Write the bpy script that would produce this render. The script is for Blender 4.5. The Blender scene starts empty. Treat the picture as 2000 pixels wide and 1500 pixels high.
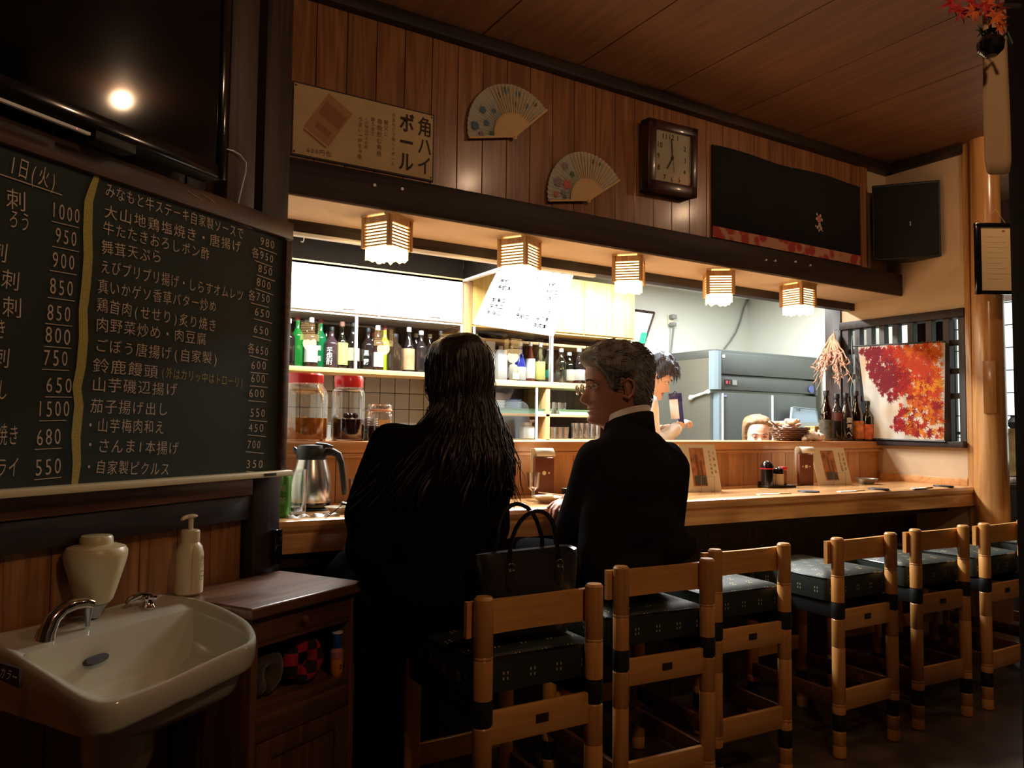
import bpy, bmesh, math, random
import numpy as np
from mathutils import Vector as V, Matrix, noise
PI = math.pi
rnd = random.Random(11)
SC = bpy.context.scene
COL = SC.collection

# ------------------------------------------------------------------ camera
H = 1.20                      # eye height; x runs along the counter, y goes into the kitchen
AZ = math.radians(58.5); PT = math.atan(83 / 1500.0); RL = 0.0116
_f = np.array([math.cos(AZ), math.sin(AZ), 0.0]); _r = np.array([math.sin(AZ), -math.cos(AZ), 0.0]); _u = np.array([0, 0, 1.0])
FW = _f * math.cos(PT) + _u * math.sin(PT); U2 = _u * math.cos(PT) - _f * math.sin(PT)
RT = _r * math.cos(RL) + U2 * math.sin(RL); UP = U2 * math.cos(RL) - _r * math.sin(RL)
cam = bpy.data.cameras.new('camera'); camo = bpy.data.objects.new('camera', cam); COL.objects.link(camo)
cam.sensor_width = 36.0; cam.lens = 1500 / 2000 * 36.0; cam.clip_start = 0.02; cam.clip_end = 60
camo.matrix_world = Matrix(((RT[0], UP[0], -FW[0], 0), (RT[1], UP[1], -FW[1], 0), (RT[2], UP[2], -FW[2], H), (0, 0, 0, 1)))
SC.camera = camo

# ------------------------------------------------------------------ world, exposure, lights
w = bpy.data.worlds.new('world'); SC.world = w; w.use_nodes = True
w.node_tree.nodes['Background'].inputs[0].default_value = (0.030, 0.017, 0.010, 1)
w.node_tree.nodes['Background'].inputs[1].default_value = 0.25
SC.view_settings.view_transform = 'Standard'; SC.view_settings.look = 'None'
SC.view_settings.exposure = 0.0; SC.view_settings.gamma = 1.0; SC.view_settings.use_curve_mapping = False
SC.cycles.max_bounces = 7; SC.cycles.transparent_max_bounces = 16; SC.cycles.sample_clamp_indirect = 3.0
SC.cycles.caustics_reflective = False; SC.cycles.caustics_refractive = False

def light(name, kind, loc, energy, col, size=0.1, sizey=None, target=None, spot=None):
    l = bpy.data.lights.new(name, kind); l.energy = energy; l.color = col
    if kind == 'AREA':
        l.size = size
        if sizey: l.shape = 'RECTANGLE'; l.size_y = sizey
    else:
        l.shadow_soft_size = size
    if spot: l.spot_size = spot; l.spot_blend = 0.8
    o = bpy.data.objects.new(name, l); COL.objects.link(o); o.location = loc
    if target is not None:
        o.rotation_euler = (V(target) - V(loc)).to_track_quat('-Z', 'Y').to_euler()
    return o
WARM = (1.0, 0.645, 0.38); COOL = (0.97, 1.0, 0.98)
# ceiling bulbs of the dining side (out of frame above and behind the photographer)
light('ceiling_bulb', 'POINT', (2.29, 1.17, 2.765), 10, WARM, 0.035)
light('ceiling_bulb', 'POINT', (0.75, -0.25, 2.60), 29, WARM, 0.06)
light('ceiling_bulb', 'POINT', (3.93, 1.42, 2.765), 9.5, WARM, 0.035)
# fluorescent tubes on the kitchen ceiling, hidden behind the header
light('kitchen_tube', 'AREA', (1.65, 3.50, 2.30), 95, COOL, 1.15, 0.10)
light('kitchen_tube', 'AREA', (3.0, 3.60, 2.30), 105, COOL, 1.15, 0.10)
light('kitchen_tube', 'AREA', (4.35, 3.60, 2.30), 30, COOL, 0.6, 0.10)
light('far_room_tube', 'AREA', (5.2, 2.7, 2.5), 26, COOL, 0.8, 0.2)

# ------------------------------------------------------------------ pixel -> point on a plane of the room
CAM = np.array([0, 0, H])
def ray(x, y): return FW + RT * ((x - 1000) / 1500.0) - UP * ((y - 750) / 1500.0)
def atY(x, y, Y): v = ray(x, y); return V(CAM + v * (Y / v[1]))
def atX(x, y, X): v = ray(x, y); return V(CAM + v * (X / v[0]))
def atZ(x, y, Z): v = ray(x, y); return V(CAM + v * ((Z - H) / v[2]))
TH = math.radians(34.3)       # heading of the left wall
dL = V((math.cos(TH), math.sin(TH), 0)); nL = V((math.sin(TH), -math.cos(TH), 0))
P0 = V(CAM + ray(478, 1000) * 2.17); P0.z = 0
def onL(x, y, off=0.0):       # -> (u along left wall, z)
    v = V(ray(x, y)); t = ((P0 + nL * off - V(CAM)) @ nL) / (v @ nL) if False else ((P0 + nL * off - V(CAM)).dot(nL)) / v.dot(nL)
    p = V(CAM) + v * t
    return (p - P0).dot(dL), p.z

# ------------------------------------------------------------------ materials
MATS = {}
def nmat(name):
    m = bpy.data.materials.new(name); m.use_nodes = True; MATS[name] = m
    nt = m.node_tree; return m, nt, nt.nodes['Principled BSDF']
def L(nt, a, b): nt.links.new(a, b)
def flat(name, col, rough=0.5, metal=0.0, spec=0.5, coat=0.0, noisy=0.0, nscale=20, bump=0.0, bscale=200, emit=None, estr=0.0, alpha=None, sheen=0.0, sss=0.0):
    m, nt, b = nmat(name)
    b.inputs['Base Color'].default_value = (*col, 1); b.inputs['Roughness'].default_value = rough
    b.inputs['Metallic'].default_value = metal; b.inputs['Specular IOR Level'].default_value = spec
    b.inputs['Coat Weight'].default_value = coat; b.inputs['Coat Roughness'].default_value = 0.08
    if sheen: b.inputs['Sheen Weight'].default_value = sheen
    if sss:
        b.inputs['Subsurface Weight'].default_value = sss; b.inputs['Subsurface Radius'].default_value = (0.02, 0.008, 0.004)
    tc = nt.nodes.new('ShaderNodeTexCoord')
    if noisy:
        n = nt.nodes.new('ShaderNodeTexNoise'); n.inputs['Scale'].default_value = nscale; n.inputs['Detail'].default_value = 5
        L(nt, tc.outputs['Object'], n.inputs['Vector'])
        r = nt.nodes.new('ShaderNodeMapRange'); r.inputs[1].default_value = 0.3; r.inputs[2].default_value = 0.7
        r.inputs[3].default_value = 1 - noisy; r.inputs[4].default_value = 1 + noisy
        L(nt, n.outputs['Fac'], r.inputs[0])
        mx = nt.nodes.new('ShaderNodeVectorMath'); mx.operation = 'SCALE'; mx.inputs[0].default_value = col
        L(nt, r.outputs[0], mx.inputs['Scale']); L(nt, mx.outputs[0], b.inputs['Base Color'])
    if bump:
        n = nt.nodes.new('ShaderNodeTexNoise'); n.inputs['Scale'].default_value = bscale; n.inputs['Detail'].default_value = 3
        L(nt, tc.outputs['Object'], n.inputs['Vector'])
        bp = nt.nodes.new('ShaderNodeBump'); bp.inputs['Strength'].default_value = bump; bp.inputs['Distance'].default_value = 0.002
        L(nt, n.outputs['Fac'], bp.inputs['Height']); L(nt, bp.outputs[0], b.inputs['Normal'])
    if emit:
        b.inputs['Emission Color'].default_value = (*emit, 1); b.inputs['Emission Strength'].default_value = estr
    return m
def wood(name, c1, c2, axis='Z', rough=0.45, scale=7.0, stretch=0.07, coat=0.0, contrast=1.0, bump=0.12, spec=0.5):
    m, nt, b = nmat(name)
    tc = nt.nodes.new('ShaderNodeTexCoord'); oi = nt.nodes.new('ShaderNodeObjectInfo')
    mp = nt.nodes.new('ShaderNodeMapping'); s = [scale] * 3; s['XYZ'.index(axis)] = scale * stretch
    mp.inputs['Scale'].default_value = s
    add = nt.nodes.new('ShaderNodeVectorMath'); add.operation = 'ADD'
    sc = nt.nodes.new('ShaderNodeVectorMath'); sc.operation = 'SCALE'; sc.inputs[0].default_value = (31.7, 17.3, 23.1)
    L(nt, oi.outputs['Random'], sc.inputs['Scale']); L(nt, tc.outputs['Object'], add.inputs[0]); L(nt, sc.outputs[0], add.inputs[1])
    L(nt, add.outputs[0], mp.inputs['Vector'])
    n1 = nt.nodes.new('ShaderNodeTexNoise'); n1.inputs['Scale'].default_value = 1.6; n1.inputs['Detail'].default_value = 3; n1.inputs['Distortion'].default_value = 1.2
    L(nt, mp.outputs[0], n1.inputs['Vector'])
    n2 = nt.nodes.new('ShaderNodeTexNoise'); n2.inputs['Scale'].default_value = 9; n2.inputs['Detail'].default_value = 6; n2.inputs['Roughness'].default_value = 0.7
    L(nt, mp.outputs[0], n2.inputs['Vector'])
    wv = nt.nodes.new('ShaderNodeMath'); wv.operation = 'MULTIPLY'; wv.inputs[1].default_value = 26
    L(nt, n1.outputs['Fac'], wv.inputs[0])
    sn = nt.nodes.new('ShaderNodeMath'); sn.operation = 'SINE'; L(nt, wv.outputs[0], sn.inputs[0])
    ad = nt.nodes.new('ShaderNodeMath'); ad.operation = 'MULTIPLY_ADD'; ad.inputs[1].default_value = 0.22 * contrast
    L(nt, sn.outputs[0], ad.inputs[0]); L(nt, n2.outputs['Fac'], ad.inputs[2])
    rp = nt.nodes.new('ShaderNodeValToRGB'); rp.color_ramp.elements[0].position = 0.28; rp.color_ramp.elements[1].position = 0.78
    rp.color_ramp.elements[0].color = (*c1, 1); rp.color_ramp.elements[1].color = (*c2, 1)
    L(nt, ad.outputs[0], rp.inputs[0])
    hs = nt.nodes.new('ShaderNodeHueSaturation')
    vr = nt.nodes.new('ShaderNodeMapRange'); vr.inputs[3].default_value = 0.86; vr.inputs[4].default_value = 1.12
    L(nt, oi.outputs['Random'], vr.inputs[0]); L(nt, vr.outputs[0], hs.inputs['Value']); L(nt, rp.outputs[0], hs.inputs['Color'])
    L(nt, hs.outputs[0], b.inputs['Base Color'])
    b.inputs['Roughness'].default_value = rough; b.inputs['Coat Weight'].default_value = coat; b.inputs['Coat Roughness'].default_value = 0.15
    b.inputs['Specular IOR Level'].default_value = spec
    if bump:
        bp = nt.nodes.new('ShaderNodeBump'); bp.inputs['Strength'].default_value = bump; bp.inputs['Distance'].default_value = 0.002
        L(nt, ad.outputs[0], bp.inputs['Height']); L(nt, bp.outputs[0], b.inputs['Normal'])
    return m
def glass(name, tint=(1, 1, 1), refl=0.10, rough=0.02):
    m = bpy.data.materials.new(name); m.use_nodes = True; nt = m.node_tree; nt.nodes.clear(); MATS[name] = m
    out = nt.nodes.new('ShaderNodeOutputMaterial'); mix = nt.nodes.new('ShaderNodeMixShader')
    tr = nt.nodes.new('ShaderNodeBsdfTransparent'); tr.inputs[0].default_value = (*tint, 1)
    gl = nt.nodes.new('ShaderNodeBsdfGlossy'); gl.inputs['Roughness'].default_value = rough; gl.inputs[0].default_value = (1, 1, 1, 1)
    lw = nt.nodes.new('ShaderNodeLayerWeight'); lw.inputs[0].default_value = 0.25
    mr = nt.nodes.new('ShaderNodeMapRange'); mr.inputs[3].default_value = refl; mr.inputs[4].default_value = 0.85
    L(nt, lw.outputs['Fresnel'], mr.inputs[0]); L(nt, mr.outputs[0], mix.inputs[0])
    L(nt, tr.outputs[0], mix.inputs[1]); L(nt, gl.outputs[0], mix.inputs[2]); L(nt, mix.outputs[0], out.inputs[0])
    return m
def glow(name, col, s):
    m = bpy.data.materials.new(name); m.use_nodes = True; nt = m.node_tree; nt.nodes.clear(); MATS[name] = m
    out = nt.nodes.new('ShaderNodeOutputMaterial'); e = nt.nodes.new('ShaderNodeEmission')
    e.inputs[0].default_value = (*col, 1); e.inputs[1].default_value = s; L(nt, e.outputs[0], out.inputs[0]); return m
def attr_mat(name, rough=0.7, attr='col'):
    m, nt, b = nmat(name); a = nt.nodes.new('ShaderNodeAttribute'); a.attribute_name = attr
    L(nt, a.outputs['Color'], b.inputs['Base Color']); b.inputs['Roughness'].default_value = rough; return m

M_plank = wood('plank_wall', (0.22, 0.085, 0.032), (0.36, 0.155, 0.062), 'Z', 0.34, 9, 0.05, 0.35)
M_plankL = wood('plank_left', (0.22, 0.085, 0.03), (0.40, 0.18, 0.068), 'Z', 0.42, 9, 0.05)
M_dark = wood('dark_beam', (0.012, 0.006, 0.004), (0.036, 0.016, 0.010), 'X', 0.55, 8, 0.05, bump=0.25, spec=0.35)
M_darkZ = wood('dark_post', (0.012, 0.006, 0.005), (0.036, 0.017, 0.012), 'Z', 0.5, 8, 0.05, bump=0.2)
M_panel = wood('dark_panel', (0.03, 0.014, 0.008), (0.07, 0.032, 0.018), 'Z', 0.5, 6, 0.06)
M_ceil = wood('ceiling_board', (0.13, 0.058, 0.030), (0.20, 0.088, 0.044), 'Y', 0.6, 5, 0.06, contrast=0.6)
M_counter = wood('counter_wood', (0.52, 0.26, 0.095), (0.68, 0.38, 0.155), 'X', 0.22, 7, 0.06, 0.5)
M_ledge = wood('ledge_wood', (0.50, 0.22, 0.075), (0.62, 0.30, 0.115), 'X', 0.35, 7, 0.06, 0.2)
M_cboard = wood('counter_board', (0.48, 0.22, 0.075), (0.60, 0.30, 0.115), 'Z', 0.4, 9, 0.06)
M_stool = wood('stool_wood', (0.56, 0.245, 0.062), (0.70, 0.34, 0.098), 'Z', 0.38, 9, 0.06, 0.25, contrast=0.5)
M_stoolX = wood('stool_rail', (0.60, 0.275, 0.070), (0.74, 0.37, 0.108), 'X', 0.38, 9, 0.06, 0.2, contrast=0.5)
M_pillar = wood('pillar_log', (0.42, 0.19, 0.06), (0.54, 0.28, 0.10), 'Z', 0.25, 7, 0.06, 0.5)
M_cab = wood('sideboard_wood', (0.085, 0.032, 0.014), (0.16, 0.065, 0.028), 'X', 0.38, 8, 0.06, 0.2)
M_cabZ = wood('sideboard_panel', (0.085, 0.032, 0.014), (0.15, 0.062, 0.026), 'Z', 0.42, 8, 0.06)
M_shelfw = wood('shelf_wood', (0.55, 0.33, 0.13), (0.72, 0.48, 0.22), 'X', 0.45, 7, 0.06)
M_shelfZ = wood('shelf_upright', (0.5, 0.30, 0.12), (0.68, 0.44, 0.20), 'Z', 0.45, 7, 0.06)
M_cup = flat('cupboard_white', (0.80, 0.76, 0.66), 0.4)
M_cupy = wood('cupboard_yellow', (0.72, 0.47, 0.14), (0.85, 0.60, 0.22), 'Z', 0.4, 7, 0.06)
M_plaster = flat('plaster', (0.56, 0.40, 0.25), 0.9, noisy=0.06, nscale=6, bump=0.35, bscale=350)
M_kwall = flat('kitchen_wall', (0.62, 0.63, 0.56), 0.6, noisy=0.04, nscale=3)
M_kceil = flat('kitchen_ceiling', (0.45, 0.45, 0.41), 0.7)
M_soffit = flat('soffit', (0.52, 0.40, 0.27), 0.7, noisy=0.05)
M_floor = flat('floor_tile', (0.085, 0.058, 0.040), 0.38, noisy=0.3, nscale=7, bump=0.3, bscale=30)
M_black = flat('black', (0.008, 0.008, 0.008), 0.5)
M_blackg = flat('black_gloss', (0.006, 0.006, 0.007), 0.12, coat=0.4)
M_leather = flat('black_leather', (0.022, 0.019, 0.016), 0.30, spec=0.6, bump=0.15, bscale=400, coat=0.25)
M_tape = flat('black_tape', (0.006, 0.006, 0.006), 0.55)
M_steel = flat('steel', (0.42, 0.44, 0.45), 0.34, metal=0.9)
M_steelb = flat('brushed_steel', (0.60, 0.56, 0.50), 0.25, metal=1.0)
M_chrome = flat('chrome', (0.75, 0.72, 0.70), 0.08, metal=1.0)
M_alu = flat('aluminium', (0.85, 0.87, 0.9), 0.35, metal=0.3)
M_porc = flat('porcelain', (0.56, 0.54, 0.44), 0.12, coat=0.5)
M_cream = flat('cream_plastic', (0.66, 0.56, 0.33), 0.35)
M_white = flat('white', (0.8, 0.8, 0.78), 0.5)
M_paper = flat('paper', (0.78, 0.70, 0.56), 0.8)
M_red = flat('red_plastic', (0.62, 0.03, 0.035), 0.25, coat=0.3)
M_glass = glass('clear_glass')
M_pane = glass('pane_glass', (0.96, 0.98, 0.98), 0.03, 0.01)
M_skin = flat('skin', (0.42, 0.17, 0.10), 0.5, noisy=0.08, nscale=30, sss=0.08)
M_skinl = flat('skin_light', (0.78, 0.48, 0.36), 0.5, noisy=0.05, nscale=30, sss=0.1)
M_chalk = flat('chalk', (0.62, 0.52, 0.42), 0.95, noisy=0.25, nscale=250)
M_chalky = flat('chalk_yellow', (0.42, 0.36, 0.10), 0.95, noisy=0.25, nscale=250)
M_ink = flat('ink', (0.012, 0.010, 0.010), 0.7)

# ------------------------------------------------------------------ object helpers
def link(o, parent=None):
    COL.objects.link(o)
    if parent is not None: o.parent = parent
    return o
def thing(name, label, cat, loc=(0, 0, 0), rotz=0.0, group=None, rot=None):
    o = bpy.data.objects.new(name, None); COL.objects.link(o); o.empty_display_size = 0.05
    o.location = loc; o.rotation_euler = rot if rot else (0, 0, rotz); o['label'] = label; o['category'] = cat
    if group: o['group'] = group
    return o
def tag(o, label, cat, group=None):
    o['label'] = label; o['category'] = cat
    if group: o['group'] = group
    return o
def struct(o): o['kind'] = 'structure'; return o
def dup(root, loc=None, rotz=None, label=None, group=None):
    r = root.copy(); COL.objects.link(r)
    if loc is not None: r.location = loc
    if rotz is not None: r.rotation_euler = (0, 0, rotz)
    if label: r['label'] = label
    if group: r['group'] = group
    for ch in list(root.children):
        c = ch.copy(); COL.objects.link(c); c.parent = r
        for g in list(ch.children):
            d = g.copy(); COL.objects.link(d); d.parent = c
    return r
class MB:
    def __init__(s): s.v = []; s.f = []; s.m = []; s.c = []; s.cur = 0; s.col = None
    def _add(s, vs, fs):
        k = len(s.v); s.v += [tuple(p) for p in vs]
        for f in fs: s.f.append([i + k for i in f]); s.m.append(s.cur); s.c.append(s.col)
        return s
    def box(s, x0, x1, y0, y1, z0, z1, M=None, ch=0.0):
        if ch > 0:
            bm = bmesh.new(); bmesh.ops.create_cube(bm, size=1)
            for v in bm.verts: v.co = V(((x0 + x1) / 2 + v.co.x * (x1 - x0), (y0 + y1) / 2 + v.co.y * (y1 - y0), (z0 + z1) / 2 + v.co.z * (z1 - z0)))
            bmesh.ops.bevel(bm, geom=bm.edges[:], offset=ch, segments=2, affect='EDGES', profile=0.5)
            bm.verts.index_update(); vs = [v.co.copy() for v in bm.verts]; fs = [[v.index for v in f.verts] for f in bm.faces]; bm.free()
        else:
            vs = [V((x, y, z)) for z in (z0, z1) for y in (y0, y1) for x in (x0, x1)]
            fs = [[0, 2, 3, 1], [4, 5, 7, 6], [0, 1, 5, 4], [2, 6, 7, 3], [0, 4, 6, 2], [1, 3, 7, 5]]
        if M is not None: vs = [M @ p for p in vs]
        return s._add(vs, fs)
    def cbox(s, c, d, rotz=0, ch=0.0, rot=None):
        M = Matrix.Translation(V(c)) @ (rot.to_4x4() if rot is not None else Matrix.Rotation(rotz, 4, 'Z'))
        return s.box(-d[0] / 2, d[0] / 2, -d[1] / 2, d[1] / 2, -d[2] / 2, d[2] / 2, M, ch)
    def quad(s, *p): return s._add([V(q) for q in p], [list(range(len(p)))])
    def rings(s, rs, cap=True, closed=True):
        n = len(rs[0]); vs = [p for r in rs for p in r]; fs = []
        for i in range(len(rs) - 1):
            for j in range(n if closed else n - 1):
                a = i * n + j; b = i * n + (j + 1) % n
                fs.append([a, b, b + n, a + n])
        if cap and closed: fs.append(list(range(n))[::-1]); fs.append([(len(rs) - 1) * n + j for j in range(n)])
        return s._add(vs, fs)
    def lathe(s, prof, n=24, c=(0, 0, 0), M=None, cap=True):
        c = V(c); rs = []
        for r, z in prof:
            r = max(r, 1e-5)
            ring = [V((r * math.cos(2 * PI * j / n), r * math.sin(2 * PI * j / n), z)) + c for j in range(n)]
            rs.append([M @ p for p in ring] if M is not None else ring)
        return s.rings(rs, cap)
    def cyl(s, p0, p1, r, n=12, r1=None):
        return s.tube([p0, p1], [r, r if r1 is None else r1], n)
    def tube(s, pts, rad, n=8, cap=True):
        pts = [V(p) for p in pts]
        if not hasattr(rad, '__len__'): rad = [rad] * len(pts)
        rs = []; prev = None
        for i, p in enumerate(pts):
            t = (pts[min(i + 1, len(pts) - 1)] - pts[max(i - 1, 0)]).normalized()
            if prev is None:
                a = V((0, 0, 1)) if abs(t.z) < 0.9 else V((1, 0, 0)); prev = t.cross(a).normalized()
            prev = (prev - t * prev.dot(t)).normalized(); q = t.cross(prev)
            rs.append([p + (prev * math.cos(2 * PI * j / n) + q * math.sin(2 * PI * j / n)) * rad[i] for j in range(n)])
        return s.rings(rs, cap)
    def prism(s, poly, z0, z1, M=None):
        n = len(poly); r0 = [V((x, y, z0)) for x, y in poly]; r1 = [V((x, y, z1)) for x, y in poly]
        if M is not None: r0 = [M @ p for p in r0]; r1 = [M @ p for p in r1]
        return s.rings([r0, r1])
    def ball(s, c, r, n=12, M=None):
        if not hasattr(r, '__len__'): r = (r, r, r)
        rs = []
        for i in range(n // 2 + 1):
            a = -PI / 2 + PI * i / (n // 2); ca = max(math.cos(a), 1e-4)
            ring = [V((r[0] * ca * math.cos(2 * PI * j / n), r[1] * ca * math.sin(2 * PI * j / n), r[2] * math.sin(a))) for j in range(n)]
            if M is not None: ring = [M @ p for p in ring]
            rs.append([p + V(c) for p in ring])
        return s.rings(rs)
    def mesh(s, name, mats, smooth=False):
        me = bpy.data.meshes.new(name); me.from_pydata(s.v, [], s.f); me.update()
        if not isinstance(mats, (list, tuple)): mats = [mats]
        for m in mats: me.materials.append(m)
        if len(mats) > 1: me.polygons.foreach_set('material_index', s.m)
        if any(c is not None for c in s.c):
            at = me.color_attributes.new('col', 'FLOAT_COLOR', 'CORNER'); data = []
            for f, c in zip(s.f, s.c): data += [*(c or (1, 1, 1)), 1] * len(f)
            at.data.foreach_set('color', data)
        if smooth is True: me.polygons.foreach_set('use_smooth', [True] * len(me.polygons))
        elif smooth:
            me.polygons.foreach_set('use_smooth', [True] * len(me.polygons)); me.set_sharp_from_angle(angle=smooth)
        return me
    def build(s, name, mats, parent=None, smooth=0.6, loc=None):
        o = bpy.data.objects.new(name, s.mesh(name, mats, smooth)); link(o, parent)
        if loc is not None: o.location = loc
        return o
def part_copies(name, me, places, parent):   # alike pieces sharing one mesh
    for p in places:
        o = bpy.data.objects.new(name, me); link(o, parent); o.location = p[:3]
        if len(p) > 3: o.rotation_euler = (0, 0, p[3])

# ------------------------------------------------------------------ writing
_G = {}
def glyph(ch, off=0.0):
    k = (ch, off)
    if k not in _G:
        c = bpy.data.curves.new('g', 'FONT'); c.body = ch; c.offset = off; c.resolution_u = 3
        o = bpy.data.objects.new('g', c); COL.objects.link(o); dg = bpy.context.evaluated_depsgraph_get(); dg.update()
        me = bpy.data.meshes.new_from_object(o.evaluated_get(dg))
        _G[k] = ([v.co.copy() for v in me.vertices], [list(p.vertices) for p in me.polygons])
        bpy.data.objects.remove(o); bpy.data.curves.remove(c); bpy.data.meshes.remove(me)
    return _G[k]
def writing(name, text, a, b, h, mat, parent, nrm, up=None, sty=1.0, jit=0.06, off=0.0, mb=None, vertical=False, lift=0.0015):
    """text from a to b (centre line, local coordinates of parent), letters h tall, facing nrm"""
    a = V(a); b = V(b); n = V(nrm).normalized(); own = mb is None; mb = mb or MB()
    d = b - a; full = d.length; wd = [1.0 if ord(c) > 255 else 0.62 for c in text]; tot = sum(wd)
    ex = d.normalized() if not vertical else None
    if vertical: ey = -d.normalized(); ex = ey.cross(n).normalized(); cell = full / len(text)
    else: ey = n.cross(ex).normalized()
    pen = 0.0
    for i, c in enumerate(text):
        cw = wd[i] / tot * full if not vertical else full / len(text)
        vs, fs = glyph(c, off)
        if vs:
            xs = [p.x for p in vs]; cx = (min(xs) + max(xs)) / 2 if ord(c) < 256 else 0.5
            j1 = 1 + rnd.uniform(-jit, jit); r = rnd.uniform(-jit, jit); oy = rnd.uniform(-jit, jit) * 0.5
            mid = a + (d.normalized()) * (pen + cw / 2)
            sx = (cw / wd[i] if not vertical else h) * 0.93 * j1; sy = h * j1 * sty
            out = []
            for p in vs:
                x = (p.x - cx); y = (p.y - 0.36 + oy)
                x, y = x * math.cos(r) - y * math.sin(r), x * math.sin(r) + y * math.cos(r)
                out.append(mid + ex * (x * sx) + ey * (y * sy) + n * lift)
            mb._add(out, fs)
        pen += cw
    return mb.build(name, mat, parent, smooth=False) if own else mb
# =================================================================== STRUCTURE
FX0, FX1, FY0, FY1 = -1.6, 6.6, -1.6, 4.75
struct(MB().box(FX0, FX1, FY0, FY1, -0.06, 0).build('floor', M_floor))
XR = 4.36; YF = 2.74; ZC = 2.81
cl = struct(MB().box(FX0, FX1, FY0, 2.95, ZC + 0.012, ZC + 0.08).build('ceiling', M_darkZ))
cb = MB().box(-0.2435, 0.2435, FY0 + 0.02, 2.735, ZC, ZC + 0.012, ch=0.002).mesh('ceiling_board', M_ceil)
part_copies('ceiling_board', cb, [(0.02 + 0.4925 * i + 0.24, 0, 0) for i in range(-3, 13)], cl)
# outer walls that close the dining room behind the photographer
struct(MB().box(FX0, FX1, FY0 - 0.06, FY0, 0, ZC).build('wall_back', M_panel))
struct(MB().box(FX1, FX1 + 0.06, FY0, FY1, 0, ZC).build('wall_far', M_panel))

# fascia over the bar: planks in front of a board
fs = struct(MB().box(0.45, 4.131, YF + 0.042, YF + 0.05, 2.01, ZC).build('wall_fascia', M_darkZ))
pk = MB().box(-0.0575, 0.0575, YF, YF + 0.012, 2.08, 2.765, ch=0.0018).mesh('plank', M_plank)
xs = [0.5225 + 0.1175 * i for i in range(31)]
part_copies('plank', pk, [(x, 0, 0) for x in xs if x < 4.09], fs)
struct(MB().box(4.07, 4.135, YF - 0.008, YF + 0.05, 2.1, 2.765, ch=0.002).build('trim_1', M_plank))
struct(MB().box(4.135, XR, YF + 0.02, YF + 0.06, 2.01, ZC).build('wall_corner', M_plaster))
struct(MB().box(0.45, XR, YF - 0.045, YF + 0.02, 2.757, ZC, ch=0.004).build('trim_2', M_dark))
struct(MB().box(XR - 0.05, XR + 0.005, 2.29, YF, 2.757, ZC, ch=0.004).build('trim_3', M_dark))
bm_ = struct(MB().box(0.56, XR - 0.002, 2.66, YF + 0.04, 2.005, 2.135, ch=0.006).build('header_beam', M_dark))
tag(bm_, 'long dark wooden beam above the bar carrying the five lanterns', 'beam'); del bm_['kind']
struct(MB().box(0.45, XR, 2.668, 2.98, 2.0, 2.0045).build('trim_4', M_soffit))
struct(MB().box(0.45, XR, 2.98, 3.04, 1.955, 2.30, ch=0.003).build('trim_5', M_dark))
rl = thing('curtain_rail', 'silver curtain rail under the header left of the second lantern', 'rail', (0.55, 2.99, 1.938))
MB().box(0, 1.75, -0.014, 0.014, 0, 0.014, ch=0.002).build('track', M_alu, rl)
MB().box(0, 1.75, -0.006, 0.012, 0.014, 0.022).build('channel', M_steel, rl)
hk = MB().tube([(0.31, 0, 0), (0.31, 0, -0.012), (0.305, -0.004, -0.022), (0.297, -0.004, -0.02)], 0.0022, 6).build('hook', M_alu, rl)
nb = MB()
for x, z in [(1.02, 2.085), (1.13, 2.09), (3.15, 2.07), (3.22, 2.075), (3.38, 2.09), (3.5, 2.085)]:
    nb.cyl((x, 2.66, z), (x, 2.652, z), 0.004, 8); nb.cyl((x, 2.652, z), (x, 2.650, z), 0.006, 8)
nb.build('nail', M_alu, bm_)

# left wall (frame: x along the wall to the far post, -y out to the room)
LW = thing('left', 'x', 'x', P0, TH); del LW['label']; del LW['category']; LW.name = 'wall_left_frame'
def lw(u, o, z): return V((u, -o, z))
LM = Matrix.Translation(P0) @ Matrix.Rotation(TH, 4, 'Z')
def lbox(u0, u1, o0, o1, z0, z1, ch=0.0, mb=None): return (mb or MB()).box(u0, u1, -o1, -o0, z0, z1, None, ch)
def on_left(o): o.matrix_world = LM; return o
bpy.data.objects.remove(LW)
wl = struct(on_left(lbox(-2.6, 0.0, -0.06, -0.012, 0, ZC).build('wall_left', M_darkZ)))
pl = lbox(-0.0545, 0.0545, -0.012, 0, 0, 0.935, 0.0018).mesh('plank', M_plankL)
part_copies('plank', pl, [(-0.0665 - 0.1115 * i, 0, 0) for i in range(18)], wl)
pu = lbox(-0.12, 0.12, -0.012, 0, 1.0, ZC, 0.0018).mesh('panel', M_panel)
part_copies('panel', pu, [(-0.125 - 0.245 * i, 0, 0) for i in range(9)], wl)
struct(on_left(lbox(-2.6, -0.005, 0.0, 0.028, 0.932, 1.0, 0.004).build('trim_6', M_dark)))
po = on_left(lbox(-0.003, 0.108, -0.075, 0.034, 0, ZC, 0.005).build('corner_post', M_darkZ)); tag(po, 'dark wooden post between the chalkboard wall and the counter', 'post')
po2 = on_left(lbox(-0.155, -0.052, 0.0, 0.05, 1.74, ZC, 0.004).build('upper_post', M_panel)); tag(po2, 'brown upright board right of the television', 'post')
lt = MB(); lt.cbox((0.085, -0.044, 0.845), (0.03, 0.02, 0.10), ch=0.004)
for z in (0.81, 0.88): lt.cyl((0.085, -0.053, z), (0.085, -0.058, z), 0.005, 10)
lto = on_left(lt.build('iron_latch', M_blackg)); tag(lto, 'black iron latch on the post above the sideboard', 'latch')

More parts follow.
